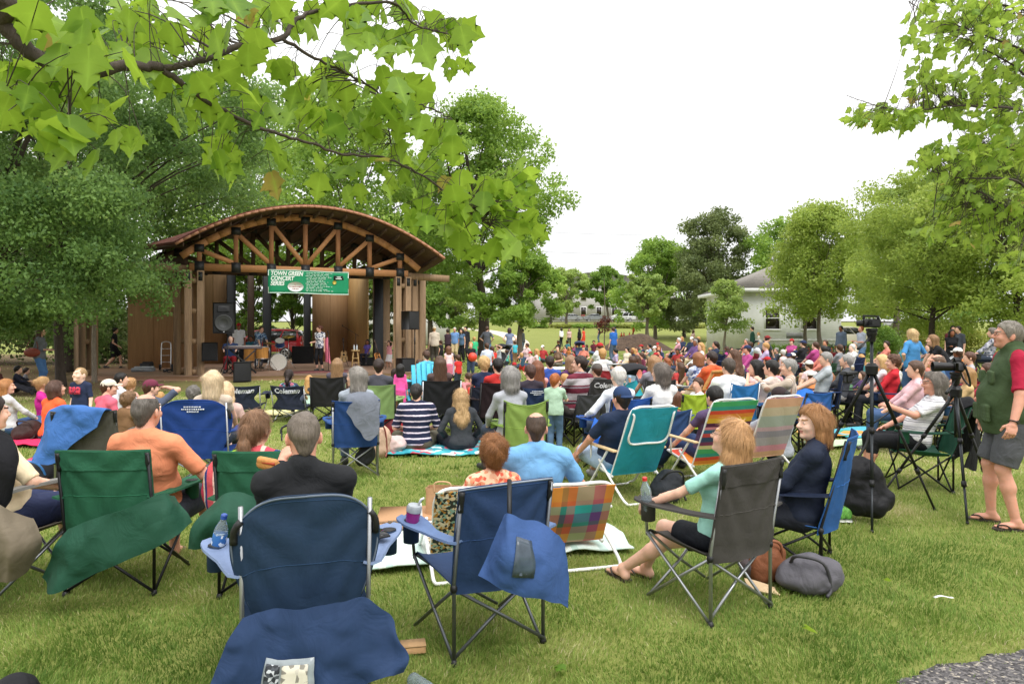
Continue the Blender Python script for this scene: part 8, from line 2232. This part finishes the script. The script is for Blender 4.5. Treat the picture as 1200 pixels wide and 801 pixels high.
mb=MB();mb.sheet(pbag,41,12,.003);mb.build('bag_body',CARD,o,True,auto=40)
mb=MB();mb.tube(spline([(-.07,-.07,.27),(-.06,-.075,.35),(.06,-.075,.35),(.07,-.07,.27)],6),.007,6);mb.build('handle',paint('c9a27a',.8),o,True)
o=thing('carton','small wood coloured carton on the grass beside the navy carry bag','box',(X(484,3.58),3.58,.01),R(12));o.scale=(.8,.8,.7);mb=MB();mb.box((0,0,.03),(.16,.10,.055),None,.004);mb.build('tray',paint('b08a5e',.8),o);mb=MB();mb.box((0,0,.06),(.164,.104,.012));mb.build('lid',paint('b8946a',.8),o)
def softbag(name,label,loc,rz,size,c,seed,tall=1.0,strap=None,cat='bag',sag=.3):
 o=thing(name,label,cat,loc,R(rz));s_=Solid();sx,sy,sz=size
 s_.ell((0,0,sz*.42),(sx/2,sy/2,sz*.48),None,.05);s_.ell((sx*.12,0,sz*.65),(sx*.32,sy*.36,sz*.36),None,.06);s_.ell((-sx*.18,-sy*.1,sz*.3),(sx*.32,sy*.4,sz*.3),None,.05);s_.cut((0,0,0),(0,0,-1))
 V,Q=s_.mesh(.012 if max(size)<.6 else.02);N=vnormals(V,Q)
 V=V+N*(vnoise(V*11+seed)*.018+vnoise(V*26+seed)*.006)[:,None]
 link('bag_body',mesh_np('bag_body',V,Q),cloth(c,.7,.5),o)
 if strap:
  mb=MB();mb.tube(spline([(-sx*.3,-sy*.1,sz*.75),(-sx*.2,-sy*.4,sz*1.05),(sx*.2,-sy*.45,sz*.95),(sx*.32,-sy*.35,sz*.3),(sx*.25,-sy*.55,.03)],6),.011,6);mb.build('strap',paint(strap,.6),o,True)
 mb=MB();mb.tube(spline([(-sx*.36,-sy*.12,sz*.72),(0,-sy*.22,sz*.86),(sx*.36,-sy*.1,sz*.78)],6),.006,5);mb.build('seam',paint(strap or c,.6),o,True)
 return o
softbag('handbag','brown leather handbag under the chairs of the two women',(X(899,4.62),4.62,0),15,(.26,.16,.27),'7a4a30',3,strap='8a5638')
softbag('handbag','mottled grey scarf bag beside the brown leather handbag',(X(884,4.62),4.66,0),40,(.18,.14,.26),'5a5052',5)
softbag('tote_bag','crumpled grey bag lying on the grass under the blue chair',(X(948,4.42),4.42,0),-20,(.38,.26,.24),'5c5a60',9,strap='3a393d')
o,_=drape('sun_hat','beige cloth hat crushed under the brown leather handbag','hat',[[at(872,678,4.5),at(874,684,4.45),at(880,690,4.4)],[at(890,682,4.46),at(893,688,4.40),at(896,694,4.36)],[at(908,688,4.44),at(910,692,4.38),at(915,697,4.34)]],cloth('c8ae8a',.85,.4),.012,14,12,.01,8)
softbag('duffel_bag','black bag with white lettering cut off at the bottom left corner',(X(-8,2.72),2.72,0),20,(.34,.3,.30),'1a1a1d',12)
softbag('backpack','dark brown bag lying on the pink blanket edge',(X(33,10.2),10.2,.04),10,(.42,.3,.28),'3a2a28',14,strap='2a1e1c')
softbag('diaper_bag','black shoulder bag on the ground left of the green chair',(X(40,7.1),7.1,0),10,(.60,.4,.34),'222226',15,strap='3f7fc8')
softbag('cloth_heap','pink and white clothes heaped beside the black shoulder bag',(X(58,8.2),8.2,0),10,(.5,.35,.22),'d0506e',16,cat='clothes')
softbag('backpack','black and grey backpack lying by the teal beach chair',(X(782,6.75),6.75,0),30,(.36,.30,.30),'2a2d32',17,strap='1a1a1c')
softbag('tote_bag','cream canvas bag left of the striped man',(X(441,9.0),9.0,0),20,(.38,.30,.44),'c8a890',18,strap='8a4a40')
softbag('cushion','pale striped cushion under the arm of the striped man',(X(458,9.2),9.2,.05),-10,(.42,.34,.20),'d0b8b4',19)
softbag('tote_bag','navy cool bag right of the maroon cap man',(X(198,9.2),9.2,0),0,(.42,.3,.36),'2a56a8',20,strap='1d2c50')
softbag('clothes_bag','dark bag under the blue chair of the grey haired woman',(X(427,7.9),7.95,.12),0,(.2,.2,.26),'2c2e30',21)
cp=thing('drink_cup','blue cup standing on the grass by the grey sweater woman','cup',(X(41,10.3)-.11,10.15,.02));mb=MB();mb.lathe([(.035,0),(.045,.13),(.047,.135)],(0,0,0),16);mb.build('cup_body',paint('2c5a8c',.3),cp,True);mb=MB();mb.lathe([(.048,.134),(.048,.145),(.03,.15)],(0,0,0),16);mb.build('lid',paint('e0e0e0',.4),cp,True)
o=thing('cooler','red cooler with a white lid behind the striped man','cooler',(X(455,10.6),10.6,0),R(12));mb=MB();mb.box((0,0,.17),(.46,.32,.32),None,.03);mb.build('tub',paint('b02430',.4),o);mb=MB();mb.box((0,0,.36),(.48,.34,.07),None,.025);mb.build('lid',paint('e6e6e4',.4),o)
for sd in(-1,1):
 mb=MB();mb.tube(spline([(sd*.235,-.1,.28),(sd*.27,-.08,.25),(sd*.27,.08,.25),(sd*.235,.1,.28)],4),.012,6);mb.build('handle',paint('e6e6e4',.4),o,True)
hd_=thing('sandwich','bread roll held up by the man in black','sandwich',tuple(at(316,545,3.60)),R(-25))
s_=Solid();s_.cone((-.055,0,.006),(.055,0,-.006),.028,.026,.01);s_.cone((-.05,-.016,.03),(.05,-.012,.022),.018,.018,.01);V,Q=s_.mesh(.006);link('bread',mesh_np('bread',V,Q),paint('c98a4a',.6,var=.25,scale=40),hd_)
mb=MB();mb.tube([(-.058,-.02,.022),(.06,-.022,.016)],.011,8);mb.build('filling',paint('b84a2c',.5),hd_,True)
H1=Vector((-1.04,3.42,0))
sg=thing('sunglasses','sunglasses pushed up on the head of the man in black','glasses',tuple(at(350,500,3.36)),R(f1+6))
mb=MB();mb.tube(spline([(-.082,.02,-.03),(-.07,.03,.0),(0,.045,.012),(.07,.03,.0),(.082,.02,-.03)],6),.006,6);mb.build('frame',PLAST,sg,True)
for sd in(-1,1):
 mb=MB();mb.tube([(sd*.078,.025,-.02),(sd*.082,-.04,-.055)],.004,6);mb.build('temple',PLAST,sg,True)
def tripod(label,c,feet,z_ap,z_head,name='tripod'):
 o=thing(name,label,'tripod',(c[0],c[1],0),0,None)
 ap=np.array((0,0,z_ap));TB=metal('3a3d40',.4);TBK=paint('18181a',.45,.2)
 for k,f in enumerate(feet):
  f=np.array((f[0]-c[0],f[1]-c[1],.01));a=ap+(f-ap)*.03*1.0;d=f-ap
  mb=MB();mb.tube([ap+d*.02,ap+d*.40],.0165,8);mb.tube([ap+d*.38,ap+d*.72],.0135,8);mb.tube([ap+d*.70,f],.0105,8);l=mb.build('leg',TBK if k else TB,o,True)
  for q in(.40,.72):
   mb=MB();mb.tube([ap+d*(q-.018),ap+d*(q+.018)],.022,8);mb.build('leg_lock',TBK,l,True)
  mb=MB();mb.tube([f-d*.012,f],.014,8);mb.build('rubber_foot',TBK,l,True)
  mb=MB();mb.tube([(0,0,z_ap*.62),ap+d*.30],.006,6);mb.build('brace',TBK,o,True)
 mb=MB();mb.tube([(0,0,z_ap*.60),(0,0,z_head-.10)],.015,8);mb.build('centre_column',TB,o,True)
 mb=MB();mb.lathe([(.03,-.06),(.05,-.05),(.055,.02),(.03,.05)],(0,0,z_ap),12);mb.build('collar',TBK,o,True,auto=40)
 mb=MB();mb.lathe([(.03,-.12),(.035,-.07),(.045,-.05),(.045,-.03),(.03,-.02)],(0,0,z_head),12);mb.box((0,0,z_head-.01),(.07,.09,.03),None,.006);mb.build('head',TBK,o,True,auto=40)
 mb=MB();mb.tube([(.0,0,z_head-.06),(-.16,-.16,z_head-.14),(-.24,-.24,z_head-.17)],.008,6);mb.tube([(-.16,-.16,z_head-.14),(-.25,-.25,z_head-.175)],.014,8);mb.build('pan_handle',TBK,o,True)
 return o
c1=(X(1021.5,6.2),6.2)
tripod('tall tripod with a camcorder standing between the chairs and the vest man',c1,[(2.99,5.67),(3.95,6.38),(2.78,6.62)],1.34,1.70)
v=thing('camcorder','black camcorder with a long microphone on the tall tripod','camera',(c1[0],c1[1],1.70),R(68));v.scale=(.72,.72,.72)
mb=MB();mb.box((0,.0,.07),(.085,.20,.11),None,.015);mb.build('camera_body',PLAST,v)
rx=np.array(Matrix.Rotation(R(-90),3,'X'))
mb=MB();mb.lathe([(.030,.09),(.038,.10),(.040,.17),(.034,.172)],(0,0,.07),18,rx);ln_=mb.build('lens',PLAST,v,True,auto=40)
mb=MB();mb.lathe([(.001,.165),(.03,.168)],(0,0,.07),18,rx);mb.build('lens_glass',paint('20242c',.05),ln_,True)
mb=MB();mb.beam((-.0,-.07,.155),(0,.10,.165),.03,.022,bevel=.006);mb.box((0,-.07,.14),(.026,.03,.05));mb.box((0,.09,.14),(.026,.03,.05));mb.build('top_handle',PLAST,v)
mb=MB();mb.box((-.085,.02,.08),(.09,.012,.065),euler(20),.004);mb.build('flip_screen',PLAST,v)
mb=MB();mb.box((0.045,-.0,.07),(.004,.1,.03));mb.build('badge',paint('d0d2d4',.4),v)
mb=MB();mb.tube([(.045,.06,.085),(.10,-.30,.080)],.0085,8);mb.build('microphone',PLAST,v,True)
rc=thing('recorder','small black recorder clamped to the left leg of the tall tripod','recorder',tuple(at(995,437,6.1)),R(30));mb=MB();mb.box((0,0,0),(.17,.07,.03),None,.008);mb.build('case',PLAST,rc);mb=MB();mb.tube([(.08,0,0),(.17,.04,.0)],.008,6);mb.build('clamp',PLAST,rc,True);mb=MB();mb.box((-.02,0,-.05),(.09,.05,.07),None,.01);mb.build('battery',PLAST,rc)
c2=(X(1120,6.55),6.55)
tripod('second tripod with a stills camera just left of the vest man',c2,[(3.95,5.92),(3.60,6.72),(4.80,6.80)],1.10,1.28)
v=thing('stills_camera','black stills camera with a wide lens hood on the second tripod','camera',(c2[0],c2[1],1.28),R(76))
mb=MB();mb.box((0,-.02,.06),(.145,.075,.10),None,.018);mb.box((0,-.01,.125),(.06,.07,.045),None,.016);mb.build('camera_body',PLAST,v)
mb=MB();mb.lathe([(.035,.01),(.040,.03),(.040,.10),(.044,.11),(.050,.19),(.047,.19),(.040,.11)],(0,.01,.055),20,rx);ln_=mb.build('lens',PLAST,v,True,auto=40)
mb=MB();mb.lathe([(.001,.118),(.038,.12)],(0,.01,.055),18,rx);mb.build('lens_glass',paint('20242c',.05),ln_,True)
mb=MB();mb.tube(spline([(.07,-.05,.08),(.12,-.10,-.05),(.06,-.14,-.13),(-.04,-.10,-.05),(-.07,-.05,.08)],6),.010,6);mb.build('strap',PLAST,v,True)
bpk=thing('backpack','black backpack hanging from the tall tripod near the grass','backpack',(X(1013,6.0),6.02,.06),R(-10))
s_=Solid();s_.ell((0,0,.25),(.19,.13,.25),None,.05);s_.ell((.03,-.05,.14),(.20,.12,.15),None,.05);s_.ell((-.06,.02,.38),(.11,.10,.14),None,.06);V,Q=s_.mesh(.014);N=vnormals(V,Q);V=V+N*(vnoise(V*10+4)*.028+vnoise(V*24)*.008)[:,None]
link('bag_body',mesh_np('bag_body',V,Q),cloth('1c1c1f',.6,.5),bpk)
mb=MB();mb.tube(spline([(-.05,0,.48),(.04,.05,.62),(.08,.1,.76)],6),.012,6);mb.tube(spline([(-.17,-.05,.4),(-.24,-.08,.3),(-.2,-.1,.15)],6),.010,6);mb.build('strap',PLAST,bpk,True)
for k,(px,lab)in enumerate(((984,'left green and white running shoe by the backpack'),(991,'right green and white running shoe by the backpack'))):
 o=thing('running_shoe',lab,'shoe',(X(px,6.05),6.05,.02),R(-20),'running shoes by the backpack')
 s_=Solid();s_.cone((0,-.07,.05),(0,.09,.035),.045,.034,.03);s_.ell((0,-.07,.085),(.038,.045,.045),None,.02);s_.cut((0,0,.018),(0,0,-1));V,Q=s_.mesh(.01);link('upper',mesh_np('upper',V,Q),paint('6aa84a',.6,var=.4,scale=50),o)
 mb=MB();mb.prism([(-.04,-.12),(.04,-.12),(.045,.06),(.03,.13),(-.03,.13),(-.045,.06)],0,.02);mb.build('sole',paint('e0e0de',.6),o)
def bicycle(label,px,Y,rz,c):
 o=thing('bicycle',label,'bicycle',(X(px,Y),Y,0),R(rz),'bicycles by the house');o.rotation_euler=(R(6),0,R(rz));fm=paint(c,.3,.3)
 for wx in(-.52,.52):
  mb=MB();mb.tube([(wx+.33*math.cos(a),0,.34+.33*math.sin(a))for a in np.linspace(0,2*np.pi,26,endpoint=False)],.018,6,closed=True);wh=mb.build('wheel',paint('1e1e1e',.8),o,True)
  mb=MB()
  for k in range(8):mb.tube([(wx,0,.34),(wx+.32*math.cos(k*.785),0,.34+.32*math.sin(k*.785))],.0025,4)
  mb.sphere((wx,0,.34),.03,8,6);mb.build('spokes',SIL,wh,True)
 mb=MB()
 for a,b in(((-.52,.34),(-.08,.30)),((-.08,.30),(-.20,.82)),((-.52,.34),(-.18,.74)),((-.18,.74),(.38,.78)),((-.08,.30),(.40,.68)),((.36,.86),(.52,.34))):mb.tube([(a[0],0,a[1]),(b[0],0,b[1])],.017,7)
 mb.build('frame',fm,o,True)
 mb=MB();mb.tube(spline([(.30,-.28,1.0),(.36,-.1,.98),(.36,.1,.98),(.30,.28,1.0)],5),.013,6);mb.tube([(.36,0,.98),(.365,0,.84)],.014,6);mb.build('handlebar',PLAST,o,True)
 mb=MB();mb.box((-.22,0,.87),(.26,.13,.05),None,.02);mb.build('saddle',PLAST,o)
for k,(px,Y,rz,c,lab)in enumerate(((938,31,12,'8a2c2c','dark red bicycle parked in front of the second house window'),(952,31.5,-20,'3a3a3e','black bicycle parked right of the dark red one'),(966,31,25,'c06a2c','orange bicycle in the parked row'),(978,32,-10,'2c4a7a','blue bicycle left of the man in the blue grey shirt'),(996,31,30,'5a3a2c','brown bicycle between the two standing men'),(860,28,160,'2c2c30','black bicycle lying low at the left corner of the house'))):
 bicycle(lab,px,Y,rz,c)
def pushchair(label,px,Y,rz,c,c2):
 o=thing('pushchair',label,'pushchair',(X(px,Y),Y,tz(0,Y)),R(rz),'pushchairs in the crowd')
 for wx,wy in((-.26,-.35),(.26,-.35),(-.2,.35),(.2,.35)):
  mb=MB();mb.lathe([(.03,-.025),(.11,-.025),(.12,0),(.11,.025),(.03,.025)],(wx,wy,.12),16,np.array(Matrix.Rotation(R(90),3,'Y')));mb.build('wheel',paint('222',.7)if False else PLAST,o,True)
 mb=MB()
 for sd in(-1,1):
  mb.tube([(sd*.26,-.35,.12),(sd*.26,.1,.62),(sd*.24,.2,.72)],.014,6);mb.tube([(sd*.2,.35,.12),(sd*.26,-.1,.6),(sd*.25,-.55,1.02)],.014,6)
 mb.tube([(-.25,-.55,1.02),(.25,-.55,1.02)],.018,6);mb.build('frame',SIL,o,True)
 def hood(u,v):
  a=np.pi*(v*.62+.12);b=(u-.5)*2
  return np.stack([b*.25,-.12-.42*np.cos(a)*.8+.1,.70+.36*np.sin(a)*np.sqrt(np.clip(1-.35*b*b,0,1))],-1)
 mb=MB();mb.sheet(hood,12,14,.02);mb.build('hood',cloth(c,.7,.3),o,True)
 mb=MB();mb.sheet(lambda u,v:np.stack([(u-.5)*.46,-.28+.55*v,.72-.36*np.clip(v*1.6,0,1)-.05*np.sin(np.pi*u)],-1),8,12,.03);mb.build('seat',cloth(c2,.7,.3),o,True)
 mb=MB();mb.box((0,.0,.24),(.4,.4,.12),None,.04);mb.build('basket',cloth('2a2a2e',.8,.3),o)
pushchair('black pushchair with a teal lined hood behind the charcoal chairs',742,12.6,200,'1e1e22','2fa8b4')
pushchair('black pushchair with a grey seat right of the blue top woman',1088,17.5,60,'222226','6a6a70')
pushchair('dark blue pushchair near the young pole tree',679,36,170,'2a3450','4a5a78')
pushchair('black pushchair left of the open grass',588,29,150,'26262a','3a3a40')
mb=MB();s_=Solid();s_.ell((0,0,.35),(.55,.4,.6),None,.1);s_.ell((.2,.1,.2),(.6,.5,.4),None,.1);s_.cut((0,0,-.05),(0,0,-1));V,Q=s_.mesh(.06);V=V+vnormals(V,Q)*(vnoise(V*4)*.08)[:,None]
tag(link('boulder',mesh_np('boulder',V,Q),paint('b8a898',.9,var=.2,scale=4),None,(X(602,45.5),45.5,0)),'pale boulder under the bright spreading tree','rock')
